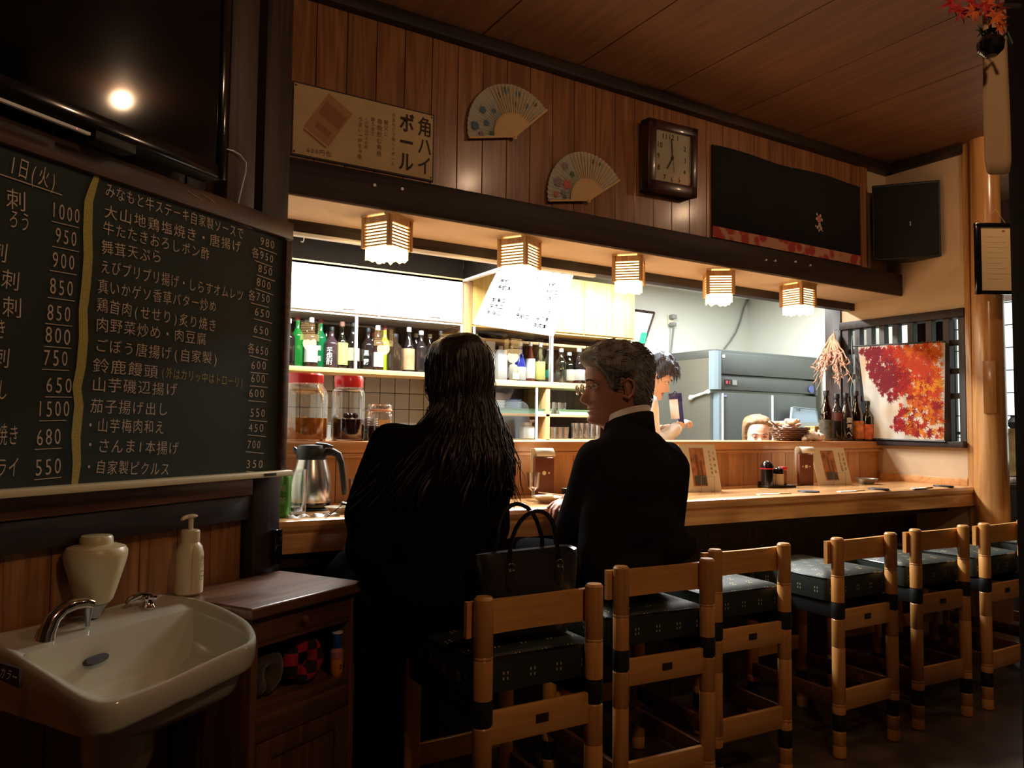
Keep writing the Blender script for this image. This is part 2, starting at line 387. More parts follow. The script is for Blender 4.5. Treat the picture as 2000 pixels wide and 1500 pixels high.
# right wall with its window; kitchen walls
wr = MB(); wr.box(XR, XR + 0.08, 2.29, 3.08, 0, 1.112); wr.box(XR, XR + 0.08, 2.29, 3.1, 1.885, ZC)
struct(wr.build('wall_right', M_plaster))
struct(MB().box(XR - 0.012, XR + 0.1, 3.075, 3.19, 0.9, 2.0, ch=0.003).build('trim_7', M_darkZ))
struct(MB().box(XR - 0.02, XR + 0.09, 2.30, 3.08, 1.84, 1.888, ch=0.003).build('trim_8', M_dark))
struct(MB().box(XR - 0.05, XR + 0.09, 2.30, 3.08, 1.112, 1.145, ch=0.003).build('trim_9', M_dark))
struct(MB().box(XR - 0.014, XR, 2.30, 2.83, 0.905, 0.945, ch=0.002).build('trim_10', M_ledge))
struct(MB().box(XR - 0.012, XR + 0.09, 2.268, 2.30, 0.0, ZC, ch=0.004).build('trim_11', M_pillar))
win = struct(MB().box(XR + 0.0, XR + 0.05, 3.03, 3.08, 1.145, 1.84).build('window_1', M_darkZ))
bar = MB().box(XR + 0.0, XR + 0.045, -0.018, 0.018, 1.145, 1.84, ch=0.002).mesh('lattice_bar', M_darkZ)
part_copies('lattice_bar', bar, [(0, y, 0) for y in (2.965, 2.885, 2.80, 2.715, 2.62, 2.51, 2.41, 2.325)], win)
xb = MB().box(XR + 0.012, XR + 0.03, 2.31, 3.06, -0.016, 0.016, ch=0.002).mesh('lattice_rail', M_dark)
part_copies('lattice_rail', xb, [(0, 0, z) for z in (1.70, 1.54, 1.40)], win)
# bright frosted grid window of the room beyond
w2 = struct(MB().box(5.62, 5.66, 1.6, 3.05, 0.95, 1.0).build('window_2', M_black))
MB().box(5.64, 5.65, 1.6, 3.05, 1.0, 2.1).build('pane', glow('daylight_pane', (0.86, 1.0, 0.90), 1.5), w2)
g = MB()
for i in range(11): g.box(5.60, 5.625, 1.6 + i * 0.143, 1.606 + i * 0.143, 1.0, 2.1)
for i in range(8): g.box(5.60, 5.625, 1.6, 3.05, 1.0 + i * 0.155, 1.006 + i * 0.155)
g.build('muntin', M_black, w2)
struct(MB().box(5.66, 5.7, 1.0, 3.1, 0, ZC).build('wall_beyond', M_panel))
# silhouettes on the sill beyond the lattice
sh = MB(); sh.box(5.2, 5.3, 1.9, 3.0, 1.18, 1.20)
so = sh.build('sill_shelf', M_dark); tag(so, 'dark shelf seen through the lattice window beyond the maple print', 'shelf')
for i, (y, s, k) in enumerate([(2.60, 1.0, 'round pot'), (2.46, 0.8, 'low dark bowl')]):
    m = MB().lathe([(0.03 * s, 0), (0.07 * s, 0.05 * s), (0.075 * s, 0.08 * s), (0.05 * s, 0.12 * s), (0.055 * s, 0.13 * s)], 16)
    o = m.build('clay_pot', M_black, None, loc=(5.25, y, 1.20)); tag(o, k + ' silhouetted on the shelf beyond the lattice window', 'pot')

kb = struct(MB().box(0.3, 5.17, 4.557, 4.62, 0, 2.34).build('wall_kitchen', M_kwall))
struct(MB().box(5.17, 5.23, 3.1, 4.62, 0, 2.34).build('wall_kitchen_right', M_kwall))
struct(MB().box(XR + 0.08, 5.23, 3.1, 3.14, 0, 2.34).build('wall_kitchen_return', M_kwall))
struct(MB().box(0.24, 0.3, 2.5, 4.62, 0, 2.34).build('wall_kitchen_left', M_kwall))
struct(MB().box(0.3, 5.23, 2.9, 4.62, 2.34, 2.38).build('ceiling_kitchen', M_kceil))
struct(MB().box(2.26, 5.17, 4.53, 4.557, 2.315, 2.34, ch=0.002).build('trim_12', M_white))
struct(MB().box(5.145, 5.17, 3.15, 4.557, 2.315, 2.34, ch=0.002).build('trim_13', M_white))
bh = MB().box(0.3, 2.23, 4.24, 4.557, 2.118, 2.34); bh.box(2.232, 2.25, 3.3, 4.24, 2.118, 2.34)
struct(bh.build('trim_14', flat('bulkhead_dark', (.010, .0065, .0035), .8, spec=.1)))
struct(MB().box(0.3, 2.25, 4.232, 4.24, 2.112, 2.120).build('trim_15', M_shelfw))
struct(MB().box(2.226, 2.256, 3.3, 4.24, 2.104, 2.118).build('trim_16', M_alu))
# grey tile splashback in the kitchen, left
tl = struct(MB().box(0.3, 2.2, 4.52, 4.557, 0.9, 1.46).build('wall_splashback', M_black))
tm = flat('tile_grey', (0.20, 0.19, 0.175), 0.3)
t1 = MB().box(-0.048, 0.048, 4.512, 4.52, -0.048, 0.048, ch=0.002).mesh('tile', tm)
part_copies('tile', t1, [(1.15 + 0.1 * i, 0, 1.05 + 0.1 * j) for i in range(11) for j in range(5)], tl)

# round log pillar at the end of the counter
pm = MB(); rs = []
for i, (z, r) in enumerate([(0, .087), (0.6, .085), (0.95, .083), (1.4, .080), (1.9, .077), (2.3, .073), (ZC, .070)]):
    rs.append((r, z))
pm.lathe(rs, 28); po = pm.build('round_pillar', M_pillar, None, loc=(4.385, 2.195, 0)); tag(po, 'round honey-coloured log pillar at the far end of the counter', 'pillar')
MB().box(-0.030, 0.030, -0.010, 0.004, 1.33, 1.61, ch=0.002).build('inset_patch', M_pillar, po, loc=(-0.070, -0.036, -.03)).rotation_euler = (0, 0, math.radians(-60))
# dark post close to the camera at the right edge
d_ = V(CAM + ray(2012, 760) * 1.72); hv = V((_f[0], _f[1], 0)).lerp(V((_r[0], _r[1], 0)), 0.4).normalized()
nearm = MB().box(0, 0.16, -0.06, 0.06, 0, ZC, ch=0.006).build('near_post', flat('post_black', (.008,.004,.003), .9, spec=.1), None, loc=(d_.x, d_.y, 0)); nearm.rotation_euler = (0, 0, math.radians(-31.5)); tag(nearm, 'dark wooden post at the right edge of the view', 'post')
NP = V((d_.x, d_.y, 0))
# =================================================================== COUNTER
ZT = 0.905
ct = thing('bar_counter', 'long honey-coloured wooden bar counter running to the round pillar', 'counter', (0, 0, 0))
def edge(x): return 2.39 + (2.262 - 2.39) * (x - 0.62) / (XR - 0.62)
prof = [(0, -0.104), (0, -0.050), (0.006, -0.044), (-0.002, -0.034), (-0.004, -0.02), (0.004, -0.006), (0.018, 0), (0.10, 0)]
m = MB(); rs = []
for x in (0.60, 1.5, 2.5, 3.5, XR - 0.003):
    e = edge(x); rs.append([V((x, e + a, ZT + z)) for a, z in prof] + [V((x, 2.83, ZT)), V((x, 2.83, ZT - 0.03)), V((x, e + 0.05, ZT - 0.104))])
m.rings(rs); m.build('counter_top', M_counter, ct, smooth=0.5)
MB().box(0.62, XR, 2.60, 2.64, 0, ZT - 0.03).build('base_panel', M_panel, ct)
MB().box(0.62, XR, 2.42, 2.5, ZT - 0.15, ZT - 0.09).build('apron_rail', M_dark, ct)
MB().box(0.62, XR, 2.835, 2.87, 0, 1.10).build('back_panel', M_ledge, ct)
bb = MB().box(-0.054, 0.054, 2.824, 2.836, ZT, 1.095, ch=0.0015).mesh('upright_board', M_cboard)
part_copies('upright_board', bb, [(0.68 + 0.1105 * i, 0, 0) for i in range(34) if 0.68 + 0.1105 * i < XR - 0.05], ct)
lg = thing('serving_ledge', 'raised wooden serving ledge behind the bar counter', 'ledge', (0, 0, 0))
MB().box(0.6, XR, 2.808, 3.12, 1.09, 1.136, ch=0.004).build('ledge_board', M_ledge, lg)
MB().box(0.6, XR, 2.80, 2.826, 1.076, 1.09, ch=0.002).build('moulding', M_ledge, lg)
MB().box(0.6, XR, 2.87, 3.10, 0.85, 1.09).build('ledge_body', M_ledge, lg)
ZL = 1.136
# kitchen-side worktop out of sight, carries nothing
# =================================================================== STOOLS
def cushion_mesh():
    m, nt, b = nmat('green_vinyl')
    tc = nt.nodes.new('ShaderNodeTexCoord'); sp = nt.nodes.new('ShaderNodeSeparateXYZ'); L(nt, tc.outputs['Object'], sp.inputs[0])
    def mth(op, a, v=None, c=None):
        n = nt.nodes.new('ShaderNodeMath'); n.operation = op
        if hasattr(a, 'links'): L(nt, a, n.inputs[0])
        else: n.inputs[0].default_value = a
        if v is not None:
            if hasattr(v, 'links'): L(nt, v, n.inputs[1])
            else: n.inputs[1].default_value = v
        return n.outputs[0]
    # printed 2x2 clusters of dashes on a staggered grid: across = x+y side coordinate, up = z / y
    geo = nt.nodes.new('ShaderNodeNewGeometry'); 
    nr = nt.nodes.new('ShaderNodeVectorTransform'); nr.vector_type = 'NORMAL'; nr.convert_from = 'WORLD'; nr.convert_to = 'OBJECT'
    L(nt, geo.outputs['Normal'], nr.inputs[0]); sn = nt.nodes.new('ShaderNodeSeparateXYZ'); L(nt, nr.outputs[0], sn.inputs[0])
    topf = mth('GREATER_THAN', mth('ABSOLUTE', sn.outputs[2]), 0.6); sidef = mth('GREATER_THAN', mth('ABSOLUTE', sn.outputs[0]), 0.7)
    def mix(f, a, c):
        return mth('ADD', mth('MULTIPLY', a, mth('SUBTRACT', 1.0, f)), mth('MULTIPLY', c, f))
    U = mix(sidef, sp.outputs[0], sp.outputs[1]); Vv = mix(topf, mth('MULTIPLY', sp.outputs[2], 1.0), sp.outputs[1])
    P = 0.078; Q = 0.052
    row = mth('FLOOR', mth('DIVIDE', Vv, Q)); odd = mth('MULTIPLY', mth('MODULO', mth('ABSOLUTE', row), 2.0), P / 2)
    fu = mth('MULTIPLY', mth('SUBTRACT', mth('FRACT', mth('DIVIDE', mth('ADD', U, odd), P)), 0.5), P)
    fv = mth('MULTIPLY', mth('SUBTRACT', mth('FRACT', mth('DIVIDE', Vv, Q)), 0.5), Q)
    au = mth('ABSOLUTE', mth('SUBTRACT', mth('ABSOLUTE', fu), 0.0058)); av = mth('ABSOLUTE', mth('SUBTRACT', mth('ABSOLUTE', fv), 0.0068))
    hit = mth('MULTIPLY', mth('LESS_THAN', au, 0.0016), mth('LESS_THAN', av, 0.0036))
    mc = nt.nodes.new('ShaderNodeMix'); mc.data_type = 'RGBA'
    mc.inputs[6].default_value = (0.024, 0.032, 0.027, 1); mc.inputs[7].default_value = (0.62, 0.48, 0.24, 1)
    L(nt, hit, mc.inputs[0]); L(nt, mc.outputs[2], b.inputs['Base Color']); b.inputs['Roughness'].default_value = 0.5; b.inputs['Specular IOR Level'].default_value = 0.3
    return m
M_vinyl = cushion_mesh()
SW = 0.325; SD = 0.42
def stool(label, loc, rotz=0.0, w=SW):
    t = thing('bar_stool', label, 'stool', loc, rotz, 'bar stools along the counter')
    r = 0.0235
    def post(x, y, top, name):
        m = MB(); pr = []
        def seg(z0, z1, grooves=()):
            pts = [(0, z0), (r * .8, z0), (r, z0 + .004)]
            for g_ in grooves: pts += [(r, g_ - .0025), (r * .93, g_), (r, g_ + .0025)]
            pts += [(r, z1 - .006), (r * .8, z1), (0, z1)]
            m.lathe(pts, 16, (x, y, 0))
        seg(0, 0.10, (0.045,))
        if top > 0.6:
            seg(0.155, 0.505, (0.185, 0.195, 0.40)); seg(0.56, top, (0.655, 0.663))
        else:
            seg(0.155, top, (0.185, 0.35))
        m.build(name, M_stool, t)
        MB().lathe([(0, 0.10), (r * .97, 0.10), (r * 1.02, .103), (r * 1.02, .152), (r * .97, 0.155), (0, 0.155)], 16, (x, y, 0)).build('tape_band', M_tape, t)
        if top > 0.6: MB().lathe([(0, 0.505), (r * 1.0, 0.505), (r * 1.05, .508), (r * 1.05, .557), (r * 1.0, 0.56), (0, 0.56)], 16, (x, y, 0)).build('tape_band', M_tape, t)
    post(0, 0, 0.80, 'rear_post'); post(w, 0, 0.80, 'rear_post'); post(0.01, SD, 0.565, 'front_leg'); post(w - 0.01, SD, 0.565, 'front_leg')
    # curved backrest board set on the far side of the posts
    m = MB(); rs = []
    for i in range(11):
        a = i / 10; x = -0.036 + (w + 0.072) * a; y = 0.016 + 0.016 * (1 - (2 * a - 1) ** 2)
        zt = 0.786 - 0.006 * (1 - (2 * a - 1) ** 2); rs.append([V((x, y, 0.702)), V((x, y + .016, 0.702)), V((x, y + .016, zt)), V((x, y, zt))])
    m.rings(rs); m.build('backrest', M_stoolX, t)
    MB().box(0.0, w, -0.008, 0.008, 0.455, 0.532, ch=0.003).build('rear_rail', M_stoolX, t)
    MB().cbox((w / 2, -0.0095, 0.496), (0.036, 0.003, 0.020), ch=0.0008).build('plaque', flat('plaque', (0.03, 0.012, 0.008), 0.4) if 'plaque' not in MATS else MATS['plaque'], t)
    MB().box(0.0, w, -0.008, 0.008, 0.165, 0.24, ch=0.003).build('low_rail', M_stoolX, t)
    for x in (0.0, w): MB().box(x - 0.008, x + 0.008, 0.0, SD, 0.18, 0.235, ch=0.003).build('side_rail', M_cab, t)
    for x in (0.0, w): MB().box(x - 0.008, x + 0.008, 0.0, SD, 0.50, 0.555, ch=0.003).build('seat_rail', M_tape, t)
    MB().box(0.0, w, SD - 0.008, SD + 0.008, 0.25, 0.31, ch=0.003).build('foot_rail', M_stoolX, t)
    # cushion: soft box with piping
    m = MB(); rs = []
    def rr(x0, x1, y0, y1, z, c=0.02):
        out = []
        for cx, cy, a0 in ((x1 - c, y1 - c, 0), (x0 + c, y1 - c, 90), (x0 + c, y0 + c, 180), (x1 - c, y0 + c, 270)):
            for k in range(5):
                a = math.radians(a0 + k * 22.5); out.append(V((cx + c * math.cos(a), cy + c * math.sin(a), z)))
        return out
    X0, X1, Y0, Y1 = -0.02, w + 0.02, 0.030, SD + 0.03
    for ins, z in ((.012, .556), (0, .562), (-.004, .60), (0, .640), (.01, .650), (.06, .660), (.14, .664)): rs.append(rr(X0 + ins, X1 - ins, Y0 + ins, Y1 - ins, z, 0.022 if ins < .02 else 0.01))
    m.rings(rs); cu = m.build('seat_cushion', M_vinyl, t)
    MB().tube([tuple(p) for p in rr(X0, X1, Y0, Y1, 0.643)] + [tuple(rr(X0, X1, Y0, Y1, 0.643)[0])], 0.003, 6).build('piping', M_blackg, cu)
    return t
s1 = stool('nearest bar stool, holding the black handbag behind the woman in black', (0.905, 1.592, 0), -0.01, 0.323)
for (x, y, rz, lab) in [(1.452, 1.752, -0.07, 'second bar stool from the left, under the grey-haired man in a suit'),
                        (1.934, 1.848, -0.05, 'empty bar stool just right of the seated grey-haired man'),
                        (2.552, 1.829, -0.02, 'empty bar stool fourth from the left, in the middle of the row'),
                        (3.070, 1.838, -0.06, 'empty bar stool fifth from the left, in front of the counter end'),
                        (3.554, 1.815, -0.02, 'empty bar stool partly cut off by the dark post at the right edge'),
                        (4.21, 1.93, -0.02, 'farthest bar stool, seen only as a sliver beside the round pillar')]:
    dup(s1, (x, y, 0), rz, lab)
# =================================================================== LANTERNS
M_lf = wood('lantern_wood', (0.42, 0.20, 0.07), (0.6, 0.32, 0.13), 'Z', 0.6, 12, 0.1)
M_lp = glow('lantern_paper', (1.0, 0.66, 0.26), 5.5)
def lantern(label, x, y, rz):
    t = thing('hanging_lantern', label, 'lantern', (x, y, 0), rz, 'square lanterns under the header beam'); s = 0.062
    for a in (-1, 1):
        for b in (-1, 1): MB().cbox((a * s, b * s, 1.932), (0.017, 0.017, 0.118), ch=0.002).build('corner_post', M_lf, t)
    m = MB()
    for k in range(4):
        M = Matrix.Rotation(k * PI / 2, 4, 'Z'); m.box(-s, s, -s - .006, -s + .004, 1.966, 1.991, M)
    m.build('top_band', M_lf, t)
    sl = MB()
    for k in range(4): sl.box(-s, s, -s - .004, -s - .001, -0.0030, 0.0030, Matrix.Rotation(k * PI / 2, 4, 'Z'))
    me = sl.mesh('slat', M_lf)
    part_copies('slat', me, [(0, 0, 1.956 - i * 0.0125) for i in range(7)], t)
    pp = MB(); n = 4; ins = s - 0.004
    for k in range(4):
        M = Matrix.Rotation(k * PI / 2, 4, 'Z'); pts = []
        bot = [1.838 + rnd.uniform(-0.010, 0.006) for _ in range(9)]
        for i in range(8):
            x0 = -ins + 2 * ins * i / 8; x1 = -ins + 2 * ins * (i + 1) / 8
            pp._add([M @ V((x0, -ins, bot[i])), M @ V((x1, -ins, bot[i + 1])), M @ V((x1, -ins, 1.968)), M @ V((x0, -ins, 1.968))], [[0, 1, 2, 3]])
    pp.build('paper_shade', M_lp, t, smooth=False)
    MB().lathe([(0, 1.87), (0.018, 1.878), (0.026, 1.90), (0.018, 1.925), (0.012, 1.94), (0, 1.942)], 16).build('bulb', glow('lantern_bulb', (1, .8, .5), 14) if 'lantern_bulb' not in MATS else MATS['lantern_bulb'], t)
    MB().cyl((0, 0, 1.94), (0, 0, 2.0), 0.010, 10).build('lamp_socket', M_black, t)
    mm = MB()
    for a in (-1, 1): mm.box(-0.075, 0.075, a * 0.058 - 0.012, a * 0.058 + 0.012, 1.9915, 1.9995)
    mm.build('mounting_strip', M_shelfw, t)
    return t
L0 = lantern('nearest square slatted lantern, turned corner-on under the beam', 1.115, 2.755, math.radians(28))
for x, rz, lab in [(1.718, 30, 'second square lantern from the left, in front of the whiteboard'), (2.322, 44, 'middle one of the five square lanterns under the beam'),
                   (2.914, 52, 'fourth square lantern, hanging above the fridge cable'), (3.527, 5, 'farthest square lantern, nearest the right wall')]:
    dup(L0, (x, 2.755, 0), math.radians(rz), lab)
for x in (1.115, 1.718, 2.322, 2.914, 3.527): light('lantern_light', 'POINT', (x, 2.755, 1.81), 2.3, (1, 0.66, 0.34), 0.05)
# =================================================================== LEFT WALL: chalkboard, television, washbasin, sideboard
def lthing(name, label, cat, u, o, z, group=None):
    p = LM @ V((u, -o, z)); return thing(name, label, cat, p, TH, group)
cbt = lthing('chalkboard', 'dark green chalkboard menu covered in handwritten prices', 'chalkboard', 0, 0, 0)
OB = 0.052
lbox(-1.55, 0.078, 0.02, OB - 0.004, 1.06, 1.75).build('writing_surface', flat('chalkboard', (0.011, 0.021, 0.014), 0.75, noisy=0.3, nscale=4), cbt)
lbox(-1.58, 0.098, 0.02, OB + 0.012, 1.743, 1.795, 0.003).build('top_frame', wood('board_frame', (0.035, 0.012, 0.006), (0.09, 0.032, 0.014), 'X', 0.45, 8, .08), cbt)
lbox(0.072, 0.098, 0.02, OB + 0.010, 1.06, 1.74, 0.003).build('side_frame', MATS['board_frame'], cbt)
tr = lbox(-1.58, 0.10, OB - 0.01, OB + 0.032, 1.050, 1.066, 0.003).build('chalk_tray', M_cream, cbt)
MB().box(-0.02, 0.028, -(OB + 0.0335), -(OB + 0.030), 1.054, 1.062).build('tray_mark', M_ink, tr)
lbox(-1.58, -0.008, 0.0, 0.036, 1.0, 1.052, 0.003).build('lower_board', M_cab, cbt)
def bp(x, y): u, z = onL(x, y, OB); return V((u, -OB, z))
NB = (0, -1, 0)
def chalk(text, x0, y0, x1, y1, h, mat=M_chalk, mb=None, off=-0.004):
    return writing('chalk_writing', text, bp(x0, y0), bp(x1, y1), h, mat, cbt, NB, jit=0.05, off=off, mb=mb, lift=0.0)
HL = 0.034
for t_, a in [('みなもと牛ステーキ自家製ソースで', (205, 370, 476, 458)), ('大山地鶏塩焼き・唐揚げ', (202, 412, 472, 484)), ('牛たたきおろしポン酢', (200, 443, 410, 498)),
              ('舞茸天ぷら', (197, 482, 317, 503)), ('えびプリプリ揚げ・しらすオムレツ', (195, 519, 476, 578)), ('真いかゲソ香草バター炒め', (190, 558, 424, 599)),
              ('鶏首肉(せせり)炙り焼き', (188, 594, 424, 637)), ('肉野菜炒め・肉豆腐', (186, 632, 404, 664)), ('ごぼう唐揚げ(自家製)', (184, 673, 427, 702)),
              ('鈴鹿饅頭', (180, 712, 310, 727)), ('山芋磯辺揚げ', (178, 750, 348, 762)), ('茄子揚げ出し', (175, 792, 330, 800)),
              ('・山芋梅肉和え', (164, 830, 322, 835)), ('・さんま1本揚げ', (162, 869, 350, 876)), ('・自家製ピクルス', (162, 911, 332, 917))]:
    chalk(t_, *a, HL)
chalk('(外はカリッ中はトローリ)', 314, 727, 476, 748, 0.030, M_chalky)
def under(x0, y0, x1, y1, w_=0.0022):
    a = bp(x0, y0); b = bp(x1, y1); MB()._add([a + V((0, 0, w_ / 2)), a - V((0, 0, w_ / 2)), b - V((0, 0, w_ / 2)), b + V((0, 0, w_ / 2))], [[0, 1, 2, 3]]).build('price_underline', M_chalk, cbt, smooth=False)
for t_, x, y, w_ in [('980', 522, 474, 30), ('各950', 513, 499, 44), ('850', 518, 527, 30), ('800', 515, 554, 30), ('各750', 506, 580, 44), ('650', 512, 611, 32), ('650', 510, 645, 32),
                     ('各650', 504, 683, 42), ('600', 505, 713, 32), ('600', 504, 739, 30), ('600', 501, 768, 32), ('550', 503, 806, 32), ('450', 500, 835, 32), ('700', 496, 868, 28), ('350', 497, 906, 36)]:
    s_ = 0.30 * (y < 560) + 0.18 * (560 <= y < 700) + 0.04
    chalk(t_, x - w_ / 2, y - s_ * w_ / 2, x + w_ / 2, y + s_ * w_ / 2, HL * 0.95)
    under(x - 16, y + 15 - s_ * 16, x + 19, y + 17 + s_ * 16)
for t_, x, y, w_ in [('1000', 128, 415, 60), ('950', 129, 463, 46), ('900', 124, 509, 48), ('850', 120, 561, 50), ('850', 115, 611, 50), ('800', 113, 655, 54), ('750', 109, 699, 52),
                     ('650', 115, 752, 56), ('1500', 104, 798, 68), ('680', 95, 853, 52), ('550', 94, 911, 56)]:
    s_ = (800 - y) / 1500
    chalk(t_, x - w_ / 2, y - s_ * w_ / 2, x + w_ / 2, y + s_ * w_ / 2, 0.046)
    under(x - 27, y + 24 - s_ * 27, x + 26, y + 23 + s_ * 26, .0017)
chalk('1日(火)', 18, 318, 112, 357, 0.048); under(-30, 330, 121, 381)
for t_, x0, y0, x1, y1 in [('刺', 10, 384, 54, 396), ('ろう', 16, 424, 60, 438), ('刺', -22, 486, 18, 496), ('刺', 0, 542, 42, 552), ('刺', 2, 597, 46, 604), ('き', -12, 642, 14, 646),
                           ('刺', -18, 697, 22, 702), ('し', -6, 760, 16, 762), ('焼き', -8, 849, 38, 850), ('フライ', -32, 913, 38, 913)]:
    chalk(t_, x0, y0, x1, y1, 0.044)
dv = MB(); pts = [(191, 338), (182, 362), (173, 392), (171, 450), (172, 500), (168, 555), (162, 605), (163, 660), (158, 715), (150, 755), (154, 790), (148, 850), (150, 905), (145, 948)]
wd = [5, 7, 8.5, 9, 9, 9, 8.5, 9, 9, 8.5, 9, 9, 8, 6]
for i in range(len(pts) - 1):
    (a, b), (c, d) = pts[i], pts[i + 1]
    dv._add([bp(a - wd[i], b), bp(a + wd[i], b + 3), bp(c + wd[i + 1], d + 3), bp(c - wd[i + 1], d)], [[0, 1, 2, 3]])
o = dv.build('divider_line', M_chalky, cbt, smooth=False); o.location.y = -0.0005
fr = MB()
for (a, b, c) in ((365, 372, 0), (398, 380, 1)):
    fr.tube([tuple(V((onL(a + 3 * k * (1 - 2 * c) * (1 if c else -1) * 0 + k * 9 - 2 * abs(k - 1) * (c * 2 - 1), b + 6 * k, OB + .0135)[0], -(OB + .0135), onL(a + k * 9, b + 6 * k, OB + .0135)[1]))) for k in range(4)], 0.0008, 4)
fr.build('chalk_scribble', M_chalk, cbt)

tv = lthing('television', 'black wall television above the chalkboard reflecting a ceiling bulb', 'television', 0, 0, 0)
OT = 0.12
lbox(-1.30, -0.235, 0.05, OT - 0.004, 1.815, 2.44, 0.012).build('housing', M_black, tv)
lbox(-1.27, -0.262, OT - 0.004, OT, 1.85, 2.415).build('screen', flat('tv_screen', (0.002, 0.002, 0.0025), 0.07, spec=0.5), tv)
bz = MB()
for a in ((-1.30, -0.262, 1.815, 1.85), (-1.30, -0.262, 2.415, 2.44), (-0.262, -0.235, 1.815, 2.44)): lbox(a[0], a[1], OT - 0.006, OT + 0.006, a[2], a[3], 0.003, bz)
bz.build('bezel', M_blackg, tv)
lbox(-0.60, -0.50, 0.08, OT + 0.004, 1.795, 1.817, 0.003).build('sensor_bar', M_black, tv)
u, z = onL(148, 274, OT + .006); MB().ball((u, -(OT + .006), 1.80), 0.0026, 8).build('standby_light', glow('red_led', (1, 0.05, 0.12), 3), tv)
st = lbox(-1.3, -0.615, OT - 0.0, OT + 0.008, 1.797, 1.803).build('white_strip', M_white, tv)
lbox(-0.8, -0.4, 0.0, 0.06, 1.95, 2.2).build('wall_bracket', M_black, tv)
cbp = MB(); P_ = []
for x, y in [(438, 290), (455, 294), (470, 303), (481, 318), (480, 335), (474, 360), (468, 385), (465, 400)]:
    u, z = onL(x, y, 0.058); P_.append((u, -0.058, z))
cbp.tube(P_, 0.0016, 6); c_ = on_left(cbp.build('white_cable', M_white)); tag(c_, 'thin pale cable curving down beside the television', 'cable')

# ---- washbasin
wb = lthing('washbasin', 'cream porcelain washbasin mounted on the plank wall', 'basin', 0, 0, 0)
rimp = [(0, 1235), (60, 1222), (140, 1204), (210, 1185), (262, 1168), (300, 1160), (345, 1162), (390, 1170), (432, 1184), (465, 1200), (488, 1215), (500, 1234), (499, 1246), (486, 1258), (440, 1278), (380, 1306),
        (320, 1334), (270, 1354), (228, 1370), (196, 1375), (165, 1367), (130, 1348), (95, 1325), (50, 1297), (0, 1266), (-45, 1250), (-35, 1240)]
def rz_(i):   # rim height: back deck higher, front lower
    x, y = rimp[i]; f = min(max((y - 1160) / 215, 0), 1) if x > 240 else min(max((y - 1235) / 140, 0), 1); return 0.778 - 0.040 * f
def b2u(x, y, z):
    p = atZ(x, y, z) - P0; return p.dot(dL), p.dot(nL)
outer = []
for i, (x, y) in enumerate(rimp):
    u, o = b2u(x, y, rz_(i)); outer.append([u, max(o, 0.0), rz_(i)])
N_ = 72
def resamp(P, n):   # closed smooth resample
    P = [V(p) for p in P]; m_ = len(P); out = []
    d = [0]
    for i in range(m_): d.append(d[-1] + (P[(i + 1) % m_] - P[i]).length)
    for k in range(n):
        s = d[-1] * k / n; i = max(j for j in range(m_) if d[j] <= s); t = (s - d[i]) / max(d[i + 1] - d[i], 1e-9)
        p0, p1, p2, p3 = P[(i - 1) % m_], P[i], P[(i + 1) % m_], P[(i + 2) % m_]
        out.append(0.5 * ((2 * p1) + (-p0 + p2) * t + (2 * p0 - 5 * p1 + 4 * p2 - p3) * t * t + (-p0 + 3 * p1 - 3 * p2 + p3) * t ** 3))
    return out
OR_ = resamp(outer, N_)
cen = V((-0.50, 0.27, 0.74))
def ringf(sc, dz, c=cen, back=None, zabs=None):
    out = []
    for p in OR_:
        q = V((c.x + (p.x - c.x) * sc, c.y + (p.y - c.y) * sc, p.z + dz if zabs is None else zabs))
        if back is not None: q.y = max(q.y, back)
        q.y = max(q.y, 0.0); out.append(V((q.x, -q.y, q.z)))
    return out
inn = V((-0.53, 0.30, 0.74))
def inner(sc, z, by):
    out = []
    for p in OR_:
        x = inn.x + (p.x - inn.x) * sc; y = inn.y + (p.y - inn.y) * sc
        y = max(y, by); out.append(V((x, -y, z + (p.z - 0.74) * 0.6 if z > 0.70 else z)))
    return out
m = MB()
def apron(sc, k, c=V((-0.53, .16, 0))):
    out = []
    for p, q in zip(OR_, ringf(sc, 0, c)):
        d_p = 0.050 + 0.085 * max(0, 1 - max(p.y, 0) / .5); q.z = p.z - d_p * k; out.append(q)
    return out
m.rings([ringf(0.30, 0, V((-0.53, .16, 0)), zabs=0.60), ringf(0.45, 0, V((-0.53, .16, 0)), zabs=0.612), ringf(0.62, 0, V((-0.53, .16, 0)), zabs=0.635), apron(.70, 1.15), apron(.90, 1.05), apron(.975, .98), apron(.992, .8), apron(.997, .4), ringf(1.0, -0.012), ringf(0.992, -0.003), ringf(0.975, 0.0),
         ringf(0.955, -0.001), inner(0.90, 0.738, 0.135), inner(0.885, 0.726, 0.14), inner(0.86, 0.700, 0.15), inner(0.78, 0.660, 0.16), inner(0.60, 0.635, 0.18), inner(0.2, 0.622, 0.2)], cap=True)
o = m.build('basin_bowl', M_porc, wb, smooth=0.9)
tp = MB(); tp.lathe([(0.066, 0.05), (0.066, 0), (0.06, -0.03), (0.045, -0.055), (0.022, -0.065)], 24, (-0.60, -0.26, 0.565)); tp.build('trap_cover', M_porc, wb)
MB().tube([(-0.60, -0.26, 0.51), (-0.60, -0.26, 0.30), (-0.60, -0.22, 0.25), (-0.60, -0.1, 0.24), (-0.60, -0.001, 0.24)], 0.017, 14).build('drain_pipe', M_chrome, wb)
MB().lathe([(0.03, 0), (0.03, 0.018), (0.022, 0.022), (0.022, 0.03)], 18, (-0.60, -0.26, 0.455)).build('pipe_nut', M_chrome, wb)
